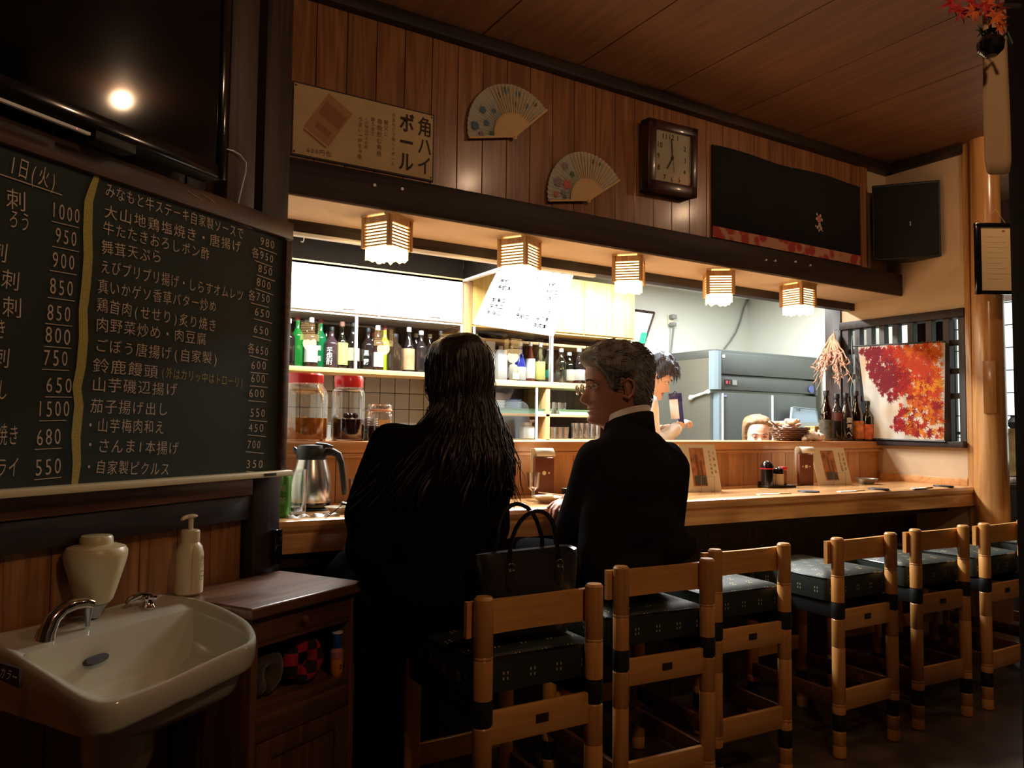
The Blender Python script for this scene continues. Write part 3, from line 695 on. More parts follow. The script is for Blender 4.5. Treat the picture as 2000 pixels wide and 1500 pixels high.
# overflow slot on the back slope of the bowl
u, o_ = b2u(186, 1283, 0.700); sl = MB(); ov = []
for k in range(16):
    a = 2 * PI * k / 16; ov.append((0.017 * math.cos(a) + (0.009 if math.cos(a) > 0 else -0.009), 0.0085 * math.sin(a)))
MO = Matrix.Translation(V((-0.575, -0.152, 0.712))) @ Matrix.Rotation(math.radians(62), 4, 'X')
sl.prism(ov, 0, 0.012, MO); sl.build('overflow_hole', M_black, wb)
# gooseneck spout
fs_ = MB()
def BP(x, y, o): # point on plane parallel to wall at distance o
    u, z = onL(x, y, o); return V((u, -o, z))
pts = [BP(84, 1290, .10), BP(86, 1262, .10), BP(92, 1235, .10), BP(104, 1208, .10), BP(122, 1190, .10), BP(145, 1180, .10), BP(165, 1177, .10), BP(178, 1180, .10)]
fs_.tube([tuple(p) for p in pts], [0.024, 0.020, 0.0165, 0.0145, 0.013, 0.0125, 0.012, 0.011], 18); fs_.build('spout', M_chrome, wb)
sp_ = BP(172, 1200, .10)
MB().tube([sp_ + V((0, 0, .026)), sp_ + V((0, 0, .004)), sp_ + V((0, 0, -.012)), sp_ + V((0, 0, -.024))], [0.009, 0.009, 0.0055, 0.005], 12).build('spout_nozzle', M_steel, wb)
tb = BP(288, 1222, .07)
t_ = MB(); t_.lathe([(0.021, 0), (0.021, 0.006), (0.017, 0.016), (0.014, 0.028), (0.017, 0.036), (0.018, 0.044), (0.012, 0.05), (0.010, 0.058)], 18, tb); t_.build('tap_body', M_chrome, wb)
hd = MB()
for k in range(4):
    a = k * PI / 2 + 0.5; hd.cbox(tb + V((math.cos(a) * .012, math.sin(a) * .012, 0.064)), (0.018, 0.011, 0.011), a, 0.003)
hd.ball(tb + V((0, 0, .066)), (0.014, 0.014, 0.009), 12); hd.build('tap_handle', M_chrome, wb)
lv = MB(); lv.tube([tb + V((0, 0, .07)), tb + V((-.02, 0.005, .074)), tb + V((-.042, .012, .066)), tb + V((-0.05, .012, .058))], [0.007, .008, .007, .004], 10); lv.build('tap_lever', M_chrome, wb)
pc = BP(252, 1228, .09); pl_ = MB(); pl_.ball(pc + V((0, 0, -.004)), (0.024, 0.014, 0.008), 12); pl_.lathe([(0.006, 0), (0.009, .012), (0, .014)], 12, pc + V((0.006, 0, 0))); pl_.build('rubber_plug', M_blackg, wb)
ch = MB()
for k in range(7): ch.ball(pc + V((-0.026 - 0.0045 * k, -0.002 + 0.001 * k, -0.001 + 0.002 * math.sin(k))), 0.0024, 6)
ch.build('bead_chain', M_chrome, wb)
rg = MB(); cc = BP(228, 1210, .045); rg.tube([cc + V((0.010 * math.cos(a), 0, 0.011 * math.sin(a))) for a in [2 * PI * k / 14 for k in range(15)]], 0.0022, 6); rg.ball(cc, (0.006, .002, .006), 10); rg.build('bolt_cap', M_cream, wb)
st_ = MB(); a_ = BP(0, 1300, .28)
# sticker on the left flank
def fl(x, y, k=0.0):
    n = V((-0.94, -0.34, 0)).normalized(); p0 = V((-0.778, -0.26, 0.7)) + n * (.006 + k); v = LM.inverted().to_3x3() @ V(ray(x, y)); c = LM.inverted() @ V(CAM); t = (p0 - c).dot(n) / v.dot(n); return c + v * t
fn_ = V((-0.94, -0.34, 0)).normalized(); A4 = [fl(-45, 1308), fl(37, 1345), fl(37, 1306), fl(-45, 1283)]
stk_ = MB(); stk_.rings([A4, [p - fn_ * .008 for p in A4]]); so_ = stk_.build('sticker', flat('sticker_brown', (.035, .018, .014), .4), wb, smooth=False)
writing('sticker_text', 'カラー', (A4[0] + A4[3]) / 2 * .45 + (A4[1] + A4[2]) / 2 * .55, (A4[0] + A4[3]) / 2 * .03 + (A4[1] + A4[2]) / 2 * .97, .022, M_paper, so_, fn_, jit=0, lift=.0006)
drain = MB(); drain.lathe([(0.0, 0), (0.028, 0), (0.030, 0.002), (0.024, 0.003), (0.0, 0.003)], 24, (-0.56, -0.26, 0.6225)); drain.build('drain_ring', M_chrome, wb)
# liquid soap dispenser on the back deck
sdp = lthing('soap_dispenser', 'upturned cream plastic soap dispenser above the washbasin spout', 'dispenser', 0, 0, 0)
c0 = BP(186, 1115, .06); zc = lambda y: onL(186, y, .06)[1]
prof = [(0.0, zc(1177)), (0.030, zc(1177)), (0.037, zc(1170)), (0.044, zc(1150)), (0.052, zc(1125)), (0.060, zc(1100)), (0.0635, zc(1085)), (0.0635, zc(1076)), (0.058, zc(1068)), (0.045, zc(1064)), (0.034, zc(1062)), (0.033, zc(1050)), (0.030, zc(1046)), (0, zc(1045))]
MB().lathe(prof, 32, (c0.x, c0.y, 0)).build('soap_reservoir', M_cream, sdp)
MB().lathe([(0.012, zc(1178) - 0.03), (0.02, zc(1178) - .012), (0.03, zc(1178))], 18, (c0.x, c0.y, 0)).build('outlet_collar', M_steel, sdp)
MB().tube([(c0.x, c0.y, zc(1115)), (c0.x, 0.005, zc(1115))], 0.012, 10).build('wall_arm', M_steel, sdp)
# ---- sideboard
FL = atZ(492, 1190, .775); FR = atZ(715, 1135, .775); ex = (FR - FL); ex.z = 0; WSB = ex.length; ang = math.atan2(ex.y, ex.x)
sb = thing('sideboard', 'small reddish-brown wooden cabinet with a drawer and open shelf', 'cabinet', (FL.x, FL.y, 0), ang)
DS = 0.312; T = 0.775; ov_ = 0.018
m = MB(); m.prism([(0, 0), (WSB, 0), (WSB - 0.02, DS), (-0.02, DS)], T - 0.028, T); to = m.build('top_board', M_cab, sb)
bpz = to.modifiers.new('b', 'BEVEL'); bpz.width = 0.006; bpz.segments = 3
MB().box(ov_, ov_ + 0.02, ov_, DS - .01, 0, T - .028, ch=.002).build('side_panel', M_cabZ, sb)
MB().box(WSB - ov_ - .02, WSB - ov_, ov_, DS - .01, 0, T - .028, ch=.002).build('side_panel', M_cabZ, sb)
MB().box(ov_ + .02, WSB - ov_ - .02, DS - .02, DS - .01, 0.03, T - .028).build('rear_panel', M_panel, sb)
dr = MB().box(ov_ + .022, WSB - ov_ - .022, ov_ + 0.002, ov_ + .02, 0.685, T - .032, ch=.003).build('drawer', M_cab, sb)
MB().lathe([(0.005, 0), (0.005, .006), (0.010, .012), (0.008, .018), (0, .02)], 12, M=Matrix.Translation(V((0.175, ov_ + .002, 0.716))) @ Matrix.Rotation(PI / 2, 4, 'X')).build('knob', M_cab, dr)
MB().box(ov_ + .02, WSB - ov_ - .02, ov_ + 0.004, DS - .02, 0.51, 0.53, ch=.002).build('shelf_board', M_cab, sb)
MB().box(ov_ + .02, WSB - ov_ - .02, ov_ + 0.004, DS - .02, 0.675, 0.685).build('divider', M_cab, sb)
m = MB()
m.box(ov_ + .02, WSB - ov_ - .02, ov_, ov_ + .018, 0.455, 0.512, ch=.002); dm = m.build('rail', M_cab, sb)
MB().box(ov_ + .02, WSB - ov_ - .02, ov_ + .008, DS - .02, 0.03, 0.05).build('bottom_board', M_cab, sb)
dd = MB(); x0, x1, z0, z1 = ov_ + .024, WSB - ov_ - .024, 0.04, 0.452; s_ = 0.045
dd.box(x0, x0 + s_, ov_, ov_ + .018, z0, z1, ch=.002); dd.box(x1 - s_, x1, ov_, ov_ + .018, z0, z1, ch=.002); dd.box(x0 + s_, x1 - s_, ov_, ov_ + .018, z1 - s_, z1, ch=.002); dd.box(x0 + s_, x1 - s_, ov_, ov_ + .018, z0, z0 + s_, ch=.002)
do = dd.build('door', M_cabZ, sb)
wp = (x1 - x0 - 2 * s_) / 3
bo = MB().box(-wp / 2 + .001, wp / 2 - .001, ov_ + .008, ov_ + .014, z0 + s_, z1 - s_, ch=.001).mesh('door_board', M_cabZ)
part_copies('door_board', bo, [(x0 + s_ + wp * (k + .5), 0, 0) for k in range(3)], do)
MB().box(-0.02, WSB, DS, DS + 0.03, T, T + 0.0) if False else None
# things on the shelf of the sideboard
def sbt(name, label, cat, x, y, z, rz=0, g=None): p = Matrix.Translation(V((FL.x, FL.y, 0))) @ Matrix.Rotation(ang, 4, 'Z') @ V((x, y, z)); return thing(name, label, cat, p, ang + rz, g)
ring_ = lambda R, r, z0, a0, a1, n=26, sq=1.0: [(R * math.cos(a0 + (a1 - a0) * k / n), 0, z0 + R * sq * math.sin(a0 + (a1 - a0) * k / n)) for k in range(n + 1)]
t1_ = sbt('neck_pillow', 'brown plush neck pillow on the open shelf of the sideboard', 'pillow', 0.112, 0.085, 0.53, 0.1)
fur = flat('brown_plush', (0.060, 0.036, 0.018), 0.95, noisy=0.3, nscale=60, bump=0.8, bscale=300, sheen=0.3)
m = MB(); m.tube(ring_(0.034, 0, 0.061, -PI * .5, PI * 1.42, sq=1.05), [0.025] * 4 + [0.027] * 19 + [0.025] * 3 + [0.02], 14); m.build('pillow_body', fur, t1_, smooth=True)
mpl, nt, b_ = nmat('red_plaid'); tc = nt.nodes.new('ShaderNodeTexCoord'); ck = nt.nodes.new('ShaderNodeTexChecker'); ck.inputs['Scale'].default_value = 34
ck.inputs[1].default_value = (0.42, 0.012, 0.035, 1); ck.inputs[2].default_value = (0.02, 0.006, 0.012, 1); L(nt, tc.outputs['Object'], ck.inputs['Vector']); L(nt, ck.outputs[0], b_.inputs['Base Color']); b_.inputs['Roughness'].default_value = 0.9
t2_ = sbt('neck_pillow', 'red and black plaid neck pillow standing on the sideboard shelf', 'pillow', 0.233, 0.075, 0.53, -0.15)
m = MB(); m.tube(ring_(0.036, 0, 0.062, -PI * .62, PI * 1.30, sq=1.05), [0.018] + [0.0235] * 25 + [0.018], 14); m.build('pillow_body', mpl, t2_, smooth=True)
t3_ = sbt('small_bottle', 'tiny bottle with a tall blue cap and orange label beside the plaid pillow', 'bottle', 0.333, 0.05, 0.53, 0)
MB().lathe([(0, 0), (0.012, 0), (0.013, 0.004), (0.017, 0.010), (0.0175, 0.045), (0.0175, 0.062), (0.010, 0.072)], 18).build('bottle_body', flat('orange_label', (0.75, 0.25, 0.04), 0.4), t3_)
MB().lathe([(0.0178, 0.044), (0.0178, 0.064), (0.0105, 0.073)], 18, cap=False).build('upper_label', flat('pink_label', (0.5, 0.16, 0.14), 0.5), t3_)
MB().lathe([(0.011, 0.072), (0.013, 0.078), (0.012, 0.106), (0.010, 0.110)], 16).build('cap', flat('blue_cap', (0.01, 0.06, 0.30), 0.3), t3_)
MB().lathe([(0, 0.1115), (0.015, 0.111), (0.015, 0.1145), (0, 0.115)], 16).build('cap_top', M_white, t3_)
writing('label_number', '24', (-0.010, -0.0182, 0.027), (0.012, -0.0182, 0.027), 0.016, M_ink, t3_, (0, -1, 0), jit=0, off=0.02)
# pump bottle on the sideboard top

for y_ in range(1140, 1190):
    pb = atZ(368, y_, T)
    if (pb - P0).dot(nL) > 0.062: break
pbt = thing('pump_bottle', 'white pump bottle standing on the left corner of the sideboard', 'bottle', (pb.x, pb.y, T), TH)
MB().lathe([(0, 0), (0.028, 0), (0.033, 0.006), (0.0335, 0.02), (0.0325, 0.10), (0.029, 0.118), (0.022, 0.128), (0.020, 0.131)], 26).build('bottle_body', flat('bottle_cream', (0.72, 0.60, 0.38), 0.35), pbt)
MB().lathe([(0.0215, 0.128), (0.0225, 0.131), (0.0225, 0.156), (0.020, 0.159), (0.006, 0.160)], 22).build('screw_cap', MATS['bottle_cream'], pbt)
pp_ = MB(); pp_.cyl((0, 0, .158), (0, 0, .188), 0.006, 10); pp_.ball((0, 0, 0.192), (0.020, 0.011, 0.006), 14); pp_.tube([(-0.008, 0, .192), (-0.024, -.002, .191), (-0.032, -.003, .187)], [0.006, .005, .004], 8); pp_.build('pump_head', MATS['bottle_cream'], pbt)
MB().tube([(-0.018, -0.0285, 0.012), (-0.018, -0.0285, 0.09), (-0.014, -0.026, 0.118)], 0.0012, 4).build('level_stripe', M_shelfw, pbt)
Mr = V((math.cos(-1.35), math.sin(-1.35), 0))
writing('bottle_lettering', '泡ソープ', Mr * 0.0338 + V((0, 0, 0.098)), Mr * 0.0338 + V((0, 0, 0.035)), 0.016, M_ink, pbt, Mr, jit=0.02, vertical=True)
# =================================================================== THINGS ON THE FASCIA
NF = (0, -1, 0)
def zz(x, y, Y=YF): return atY(x, y, Y)
# tin sign
sg = thing('advertising_sign', 'long cream enamel sign with bold black lettering above the beam', 'sign', (0.73, YF - 0.003, 2.168))
MB().box(0, 0.566, -0.004, 0.002, 0, 0.272).build('backing', flat('sign_rim', (0.03, 0.012, 0.008), 0.6), sg)
MB().box(0.006, 0.560, -0.006, -0.004, 0.006, 0.266).build('sign_face', flat('sign_face', (0.62, 0.44, 0.22), 0.6, noisy=0.12, nscale=9), sg)
def sp(x, z): return V((x, -0.0062, z))
ik = flat('sign_ink', (0.035, 0.012, 0.006), 0.7)
for xx_, st_r, of_ in ((0.525, '角ハイ', .010), (0.447, 'ボール', .022)):
    for k_, c_ch in enumerate(st_r):
        z1_ = 0.250 - k_ * 0.0773; writing('large_character', c_ch, sp(xx_, z1_), sp(xx_, z1_ - 0.0773), 0.068, ik, sg, NF, jit=0, off=of_, vertical=True, sty=1.2)
ik2 = flat('sign_ink_faded', (0.20, 0.11, 0.05), 0.7)
for x, a, b, t_ in [(0.392, 0.240, 0.03, 'おまちどう角ハイボール'), (0.361, 0.205, 0.14, '親父と'), (0.335, 0.205, 0.055, '毎晩飲む角瓶'), (0.308, 0.205, 0.13, '酔うまで'), (0.283, 0.200, 0.075, 'この味は代々伝統'), (0.258, 0.195, 0.03, 'うまい一杯を今夜')]:
    writing('small_lettering', t_, sp(x, a), sp(x, b), (a - b) / len(t_) * 0.95, ik2, sg, NF, jit=0, vertical=True)
writing('price_lettering', '600円也', sp(0.055, 0.028), sp(0.150, 0.028), 0.022, ik2, sg, NF, jit=0)
pm_ = MB(); A = math.radians(-32); ca, sa = math.cos(A), math.sin(A)
def rq(cx, cz, w_, h_, k=0.0001): return [V((cx + (x * ca - z * sa), -0.0063 - k, cz + (x * sa + z * ca))) for x, z in ((-w_, -h_), (w_, -h_), (w_, h_), (-w_, h_))]
pm_.quad(*rq(0.135, 0.155, 0.055, 0.085)); pm_.cur = 1; pm_.quad(*rq(0.15, 0.175, 0.046, 0.030, .0002)); pm_.quad(*rq(0.115, 0.115, 0.030, 0.012, .0002)); pm_.quad(*rq(0.085, 0.075, 0.05, 0.004, .0002))
pm_.build('printed_bottle', [flat('sign_print', (0.46, 0.22, 0.09), 0.6), flat('sign_print_dark', (0.36, 0.12, 0.05), 0.6)], sg, smooth=False)
for x, z in ((0.012, 0.014), (0.554, 0.014), (0.012, 0.258), (0.554, 0.258)): MB().ball((x, -0.006, z), (0.004, 0.002, 0.004), 8).build('screw', ik, sg)
# fans
def fan(label, px, py, lx, ly, rx, ry, topx, topy, seed, flowers):
    P = zz(px, py, YF - 0.012); A_ = zz(lx, ly, YF - .012); B_ = zz(rx, ry, YF - .012); T_ = zz(topx, topy, YF - .012)
    t = thing('folding_fan', label, 'fan', P, 0, 'paper fans pinned above the beam')
    a0 = math.atan2(A_.z - P.z, A_.x - P.x); a1 = math.atan2(B_.z - P.z, B_.x - P.x)
    R = ((A_ - P).length + (B_ - P).length + (T_ - P).length) / 3
    if a0 < 0: a0 += 2 * PI
    n = 28; m = MB()
    for i in range(2 * n):
        aa = a0 + (a1 - a0) * i / (2 * n); ab = a0 + (a1 - a0) * (i + 1) / (2 * n); ya = -0.007 * (i % 2); yb = -0.007 * ((i + 1) % 2)
        r0 = R * 0.42; m._add([V((r0 * math.cos(aa), ya, r0 * math.sin(aa))), V((R * math.cos(aa), ya, R * math.sin(aa))), V((R * math.cos(ab), yb, R * math.sin(ab))), V((r0 * math.cos(ab), yb, r0 * math.sin(ab)))], [[0, 1, 2, 3]])
    lf = m.build('paper_leaf', MATS.get('fan_paper') or flat('fan_paper', (0.52, 0.50, 0.42), 0.8), t, smooth=False)
    rb = MB().box(0.010, R * 0.98, -0.0012, 0.0008, -0.0021, 0.0021).mesh('rib', MATS.get('fan_bamboo') or flat('fan_bamboo', (0.66, 0.42, 0.18), 0.6))
    rb2 = MB().box(-0.012, R * 0.45, -0.010, -0.008, -0.0040, 0.0040).mesh('rib', MATS['fan_bamboo'])
    for i in range(0, n + 1):
        o = bpy.data.objects.new('rib', rb2); link(o, t); o.rotation_euler = (0, -(a0 + (a1 - a0) * i / n), 0); o.location.y = -0.0001 * i
        if i > n * .45: o2 = bpy.data.objects.new('rib', rb); link(o2, t); o2.rotation_euler = o.rotation_euler; o2.location.y = -0.0072
    gd = MB().box(0, R, -0.013, -0.0105, -0.0045, 0.0045).mesh('guard_stick', MATS['fan_bamboo'])
    for a in (a0, a1): o = bpy.data.objects.new('guard_stick', gd); link(o, t); o.rotation_euler = (0, -a, 0)
    MB().cyl((0, -0.016, 0), (0, -0.008, 0), 0.006, 12).build('pivot_pin', MATS['fan_bamboo'], t)
    r_ = random.Random(seed)
    for (fa, fr, s, c) in flowers:
        a = a0 + (a1 - a0) * fa; cx, cz = R * fr * math.cos(a), R * fr * math.sin(a); m = MB()
        k = 5
        for q in range(k):
            b = 2 * PI * q / k + fa * 9; m.ball((cx + s * .55 * math.cos(b), -0.0078, cz + s * .55 * math.sin(b)), (s * .55, .0006, s * .55), 8)
        m.build('printed_flower', MATS.get('fan_' + c) or flat('fan_' + c, {'blue': (0.10, 0.16, 0.20), 'pink': (0.55, 0.13, 0.10), 'lilac': (0.27, 0.20, 0.24), 'green': (0.10, 0.14, 0.07)}[c], 0.8), t)
fan('cream paper fan with dark blue flower print, the upper left of the two', 1003, 268, 916, 270, 1067, 215, 985, 164, 1,
    [(.10, .85, .018, 'blue'), (.17, .62, .013, 'blue'), (.27, .78, .015, 'blue'), (.36, .60, .010, 'blue'), (.04, .72, .011, 'lilac'), (.52, .80, .011, 'blue'), (.60, .88, .016, 'blue'), (.70, .62, .010, 'green'), (.72, .85, .013, 'blue'), (.84, .70, .012, 'blue'), (.90, .86, .010, 'green'), (.06, .5, .009, 'green')])
fan('cream paper fan with pink and lilac flower print, the lower right of the two', 1147, 392, 1071, 393, 1209, 352, 1127, 297, 2,
    [(.18, .80, .020, 'lilac'), (.10, .62, .013, 'lilac'), (.22, .58, .021, 'pink'), (.36, .84, .016, 'lilac'), (.38, .62, .012, 'green'), (.06, .80, .012, 'pink'), (.70, .84, .011, 'green'), (.78, .86, .010, 'green'), (.04, .58, .010, 'green')])
# clock
ck_ = thing('wall_clock', 'dark-framed rectangular wall clock with a cream face reading about seven', 'clock', (2.372, YF - 0.001, 2.315), 0, rot=(math.radians(3.5), math.radians(-2.0), 0))
WC, HC = 0.315, 0.335
fr = MB()
for a in ((0, WC, 0, 0.052), (0, WC, HC - 0.040, HC), (0, 0.048, 0, HC), (WC - 0.040, WC, 0, HC)): fr.box(a[0], a[1], -0.062, 0.0, a[2], a[3], ch=0.003)
fr.build('frame', flat('clock_frame', (0.045, 0.014, 0.010), 0.3, coat=0.3), ck_)
MB().box(0.045, WC - .035, -0.044, -0.02, 0.05, HC - .036).build('dial', flat('dial_cream', (0.72, 0.62, 0.42), 0.5), ck_)
cx, cz = (0.048 + WC - 0.04) / 2, (0.052 + HC - 0.04) / 2
num = MB()
for h, dx, dz in [(12, -.008, .098), (1, .035, .098), (2, .082, .056), (3, .085, 0), (4, .082, -.055), (5, .048, -.096), (6, 0, -.102), (7, -.046, -.096), (8, -.084, -.055), (9, -.087, 0), (10, -.080, .052), (11, -.048, .096)]:
    s_ = str(h); w_ = 0.020 * len(s_); writing('numeral', s_, (cx + dx - w_ / 2, -0.0445, cz + dz), (cx + dx + w_ / 2, -0.0445, cz + dz), 0.034, ik, ck_, NF, jit=0, off=0.02)
def hand(name, ang, ln, w_, y):
    m = MB(); m.box(-0.012, ln, y - .001, y, -w_ / 2, w_ / 2); o = m.build(name, M_black, ck_, loc=(cx, 0, cz)); o.rotation_euler = (0, -ang, 0)
hand('hour_hand', math.radians(-120), 0.062, 0.008, -0.048); hand('minute_hand', math.radians(96), 0.088, 0.006, -0.050); hand('second_hand', math.radians(-82), 0.07, 0.002, -0.052)
MB().cyl((cx, -.053, cz), (cx, -.044, cz), .007, 12).build('hub', M_black, ck_)
MB().box(0.046, WC - .036, -0.0565, -0.0555, 0.05, HC - .037).build('cover_glass', M_pane, ck_)
# black cloth with a patterned band
NC = 24
nr_ = thing('noren_cloth', 'black cloth hanging above the beam with a red patterned band and flower emblem', 'curtain', (2.844, YF - 0.010, 2.133))
WN, HN = 1.212, 0.505
def clothrow(z0, z1, y0, x0=0, x1=WN, n=90, wav=0.0005):
    m = MB(); A_ = []; B_ = []
    for i in range(n + 1):
        x = x0 + (x1 - x0) * i / n; y = y0 - wav * math.sin(x * 21) - wav * .6 * math.sin(x * 47 + 1); A_.append((x, y, z0)); B_.append((x, y, z1 + (0.006 * math.sin(x * 9) if z1 > .49 else 0)))
    for i in range(n): m._add([A_[i], A_[i + 1], B_[i + 1], B_[i]], [[0, 1, 2, 3]])
    return m
o = clothrow(0, HN, 0).build('cloth', flat('noren_black', (0.007, 0.007, 0.008), 0.95, bump=0.3, bscale=500), nr_, smooth=True); md = o.modifiers.new('s', 'SOLIDIFY'); md.thickness = 0.0015
mb_, nt, b_ = nmat('red_band'); tc = nt.nodes.new('ShaderNodeTexCoord'); vo = nt.nodes.new('ShaderNodeTexVoronoi'); vo.inputs['Scale'].default_value = 17; L(nt, tc.outputs['Object'], vo.inputs['Vector'])
rp = nt.nodes.new('ShaderNodeValToRGB'); rp.color_ramp.elements[0].color = (0.45, 0.05, 0.035, 1); rp.color_ramp.elements[0].position = 0.45; rp.color_ramp.elements[1].color = (0.60, 0.30, 0.18, 1); rp.color_ramp.elements[1].position = 0.62
L(nt, vo.outputs['Distance'], rp.inputs[0]); L(nt, rp.outputs[0], b_.inputs['Base Color']); b_.inputs['Roughness'].default_value = 0.85
clothrow(0.030, 0.088, -0.0022).build('red_band', mb_, nr_, smooth=True)
e_ = zz(1601, 432, YF - .02) - V((2.844, YF - .010, 2.133)); em = MB()
for dx, dz, s, c in [(0, .012, .022, 0), (-.018, .038, .008, 1), (.012, .034, .009, 1), (.024, .012, .009, 1), (-.022, .012, .008, 1), (.004, -.020, .013, 1), (-.014, -.036, .010, 1), (.016, -.038, .012, 1), (.0, -.052, .008, 1), (-.03, -.03, .006, 1), (.03, -.05, .005, 1)]:
    em.cur = c
    for q in range(5): b = 2 * PI * q / 5; em.ball((e_.x + dx + s * .5 * math.cos(b), -0.0062, e_.z + dz + s * .5 * math.sin(b)), (s * .5, .0008, s * .6), 8)
em.build('flower_emblem', [flat('emblem_pink', (0.5, 0.18, 0.16), 0.8), flat('emblem_cream', (0.55, 0.45, 0.30), 0.8)], nr_)
for x in (0.01, WN - 0.01, 0.6): MB().ball((x, -0.004, HN - 0.006), 0.004, 8).build('pin', M_steel, nr_)
# corner speaker
pL = atY(1704, 504, YF - 0.05); pR = atX(1840, 506, XR - 0.03); sc_ = V(((pL.x + pR.x) / 2, (pL.y + pR.y) / 2, (pL.z + pR.z) / 2)); aS = math.atan2(pR.y - pL.y, pR.x - pL.x); hS_ = math.hypot(pR.y - pL.y, pR.x - pL.x) / 2
spk = thing('corner_speaker', 'large black loudspeaker mounted high in the corner by the window', 'speaker', sc_, aS)
m = MB(); m.prism([(-hS_, 0), (hS_, 0), (hS_ * .95, 0.015), (hS_ * .25, 0.13), (-hS_ * .25, 0.13), (-hS_ * .95, 0.015)], 0.0, 0.445); o = m.build('speaker_box', M_black, spk); md = o.modifiers.new('b', 'BEVEL'); md.width = 0.006; md.segments = 2
MB().box(-hS_ + .012, hS_ - .012, -0.010, 0.0, 0.012, 0.43, ch=0.004).build('speaker_grille', flat('grille', (0.006, 0.006, 0.006), 0.9, bump=0.8, bscale=900), spk)
MB().box(-0.03, 0.03, 0.10, 0.15, 0.17, 0.25).build('wall_bracket', M_black, spk)
MB().cbox((0.02, -0.0105, 0.20), (0.006, 0.002, 0.024)).build('badge', M_steel, spk)

# =================================================================== RIGHT SIDE: maple hanging, frame, paper, leaves
pc4 = [atX(1676, 677, XR - .055), atX(1846, 669, XR - .055), atX(1844, 861, XR - .055), atX(1697, 856, XR - .055)]
mp_ = thing('maple_hanging', 'autumn maple fabric print hanging over the lattice window', 'wall hanging', (XR - .055, pc4[0].y, pc4[3].z))
o0 = V(mp_.location)
Q = [p - o0 for p in pc4]
def bil(s, t): return (Q[3] * (1 - s) + Q[2] * s) * (1 - t) + (Q[0] * (1 - s) + Q[1] * s) * t
m = MB(); n = 14
m.rings([[bil(i / n, j / n) + V((0.004 * math.sin(i * .9), 0, 0)) for i in range(n + 1)] for j in range(n + 1)], cap=False, closed=False)
mw, nt, b_ = nmat('hanging_cloth'); b_.inputs['Roughness'].default_value = 0.85
tc = nt.nodes.new('ShaderNodeTexCoord'); nz = nt.nodes.new('ShaderNodeTexNoise'); nz.inputs['Scale'].default_value = 5; L(nt, tc.outputs['Object'], nz.inputs['Vector'])
rp = nt.nodes.new('ShaderNodeValToRGB'); rp.color_ramp.elements[0].position = 0.4; rp.color_ramp.elements[1].position = 0.62; rp.color_ramp.elements[0].color = (0.80, 0.72, 0.62, 1); rp.color_ramp.elements[1].color = (0.80, 0.56, 0.34, 1)
L(nt, nz.outputs['Fac'], rp.inputs[0]); L(nt, rp.outputs[0], b_.inputs['Base Color'])

def translucent(mt, f=.5):
    nt = mt.node_tree; b = nt.nodes['Principled BSDF']; out = [n for n in nt.nodes if n.type == 'OUTPUT_MATERIAL'][0]; tl = nt.nodes.new('ShaderNodeBsdfTranslucent'); mx = nt.nodes.new('ShaderNodeMixShader'); mx.inputs[0].default_value = f
    src = b.inputs['Base Color'].links[0].from_socket; L(nt, src, tl.inputs[0]); L(nt, b.outputs[0], mx.inputs[1]); L(nt, tl.outputs[0], mx.inputs[2]); L(nt, mx.outputs[0], out.inputs[0])
translucent(mw)
fab = m.build('fabric', mw, mp_, smooth=True)
pr = MB(); r_ = random.Random(5)
def leaf2(cx, cz, s, rot, lobes=7):
    pts = []
    for k in range(lobes):
        a = -PI * .72 + PI * 1.44 * k / (lobes - 1); ln = s * (1.0 - 0.45 * abs(k - (lobes - 1) / 2) / ((lobes - 1) / 2))
        a += PI / 2
        pts.append((ln * math.cos(a), ln * math.sin(a)))
        if k < lobes - 1: am = a + PI * .72 / (lobes - 1); pts.append((s * .30 * math.cos(am), s * .30 * math.sin(am)))
    pts.append((0, -s * .15)); return [(cx + x * math.cos(rot) - z * math.sin(rot), cz + x * math.sin(rot) + z * math.cos(rot)) for x, z in pts]
tries = 0; cnt = 0
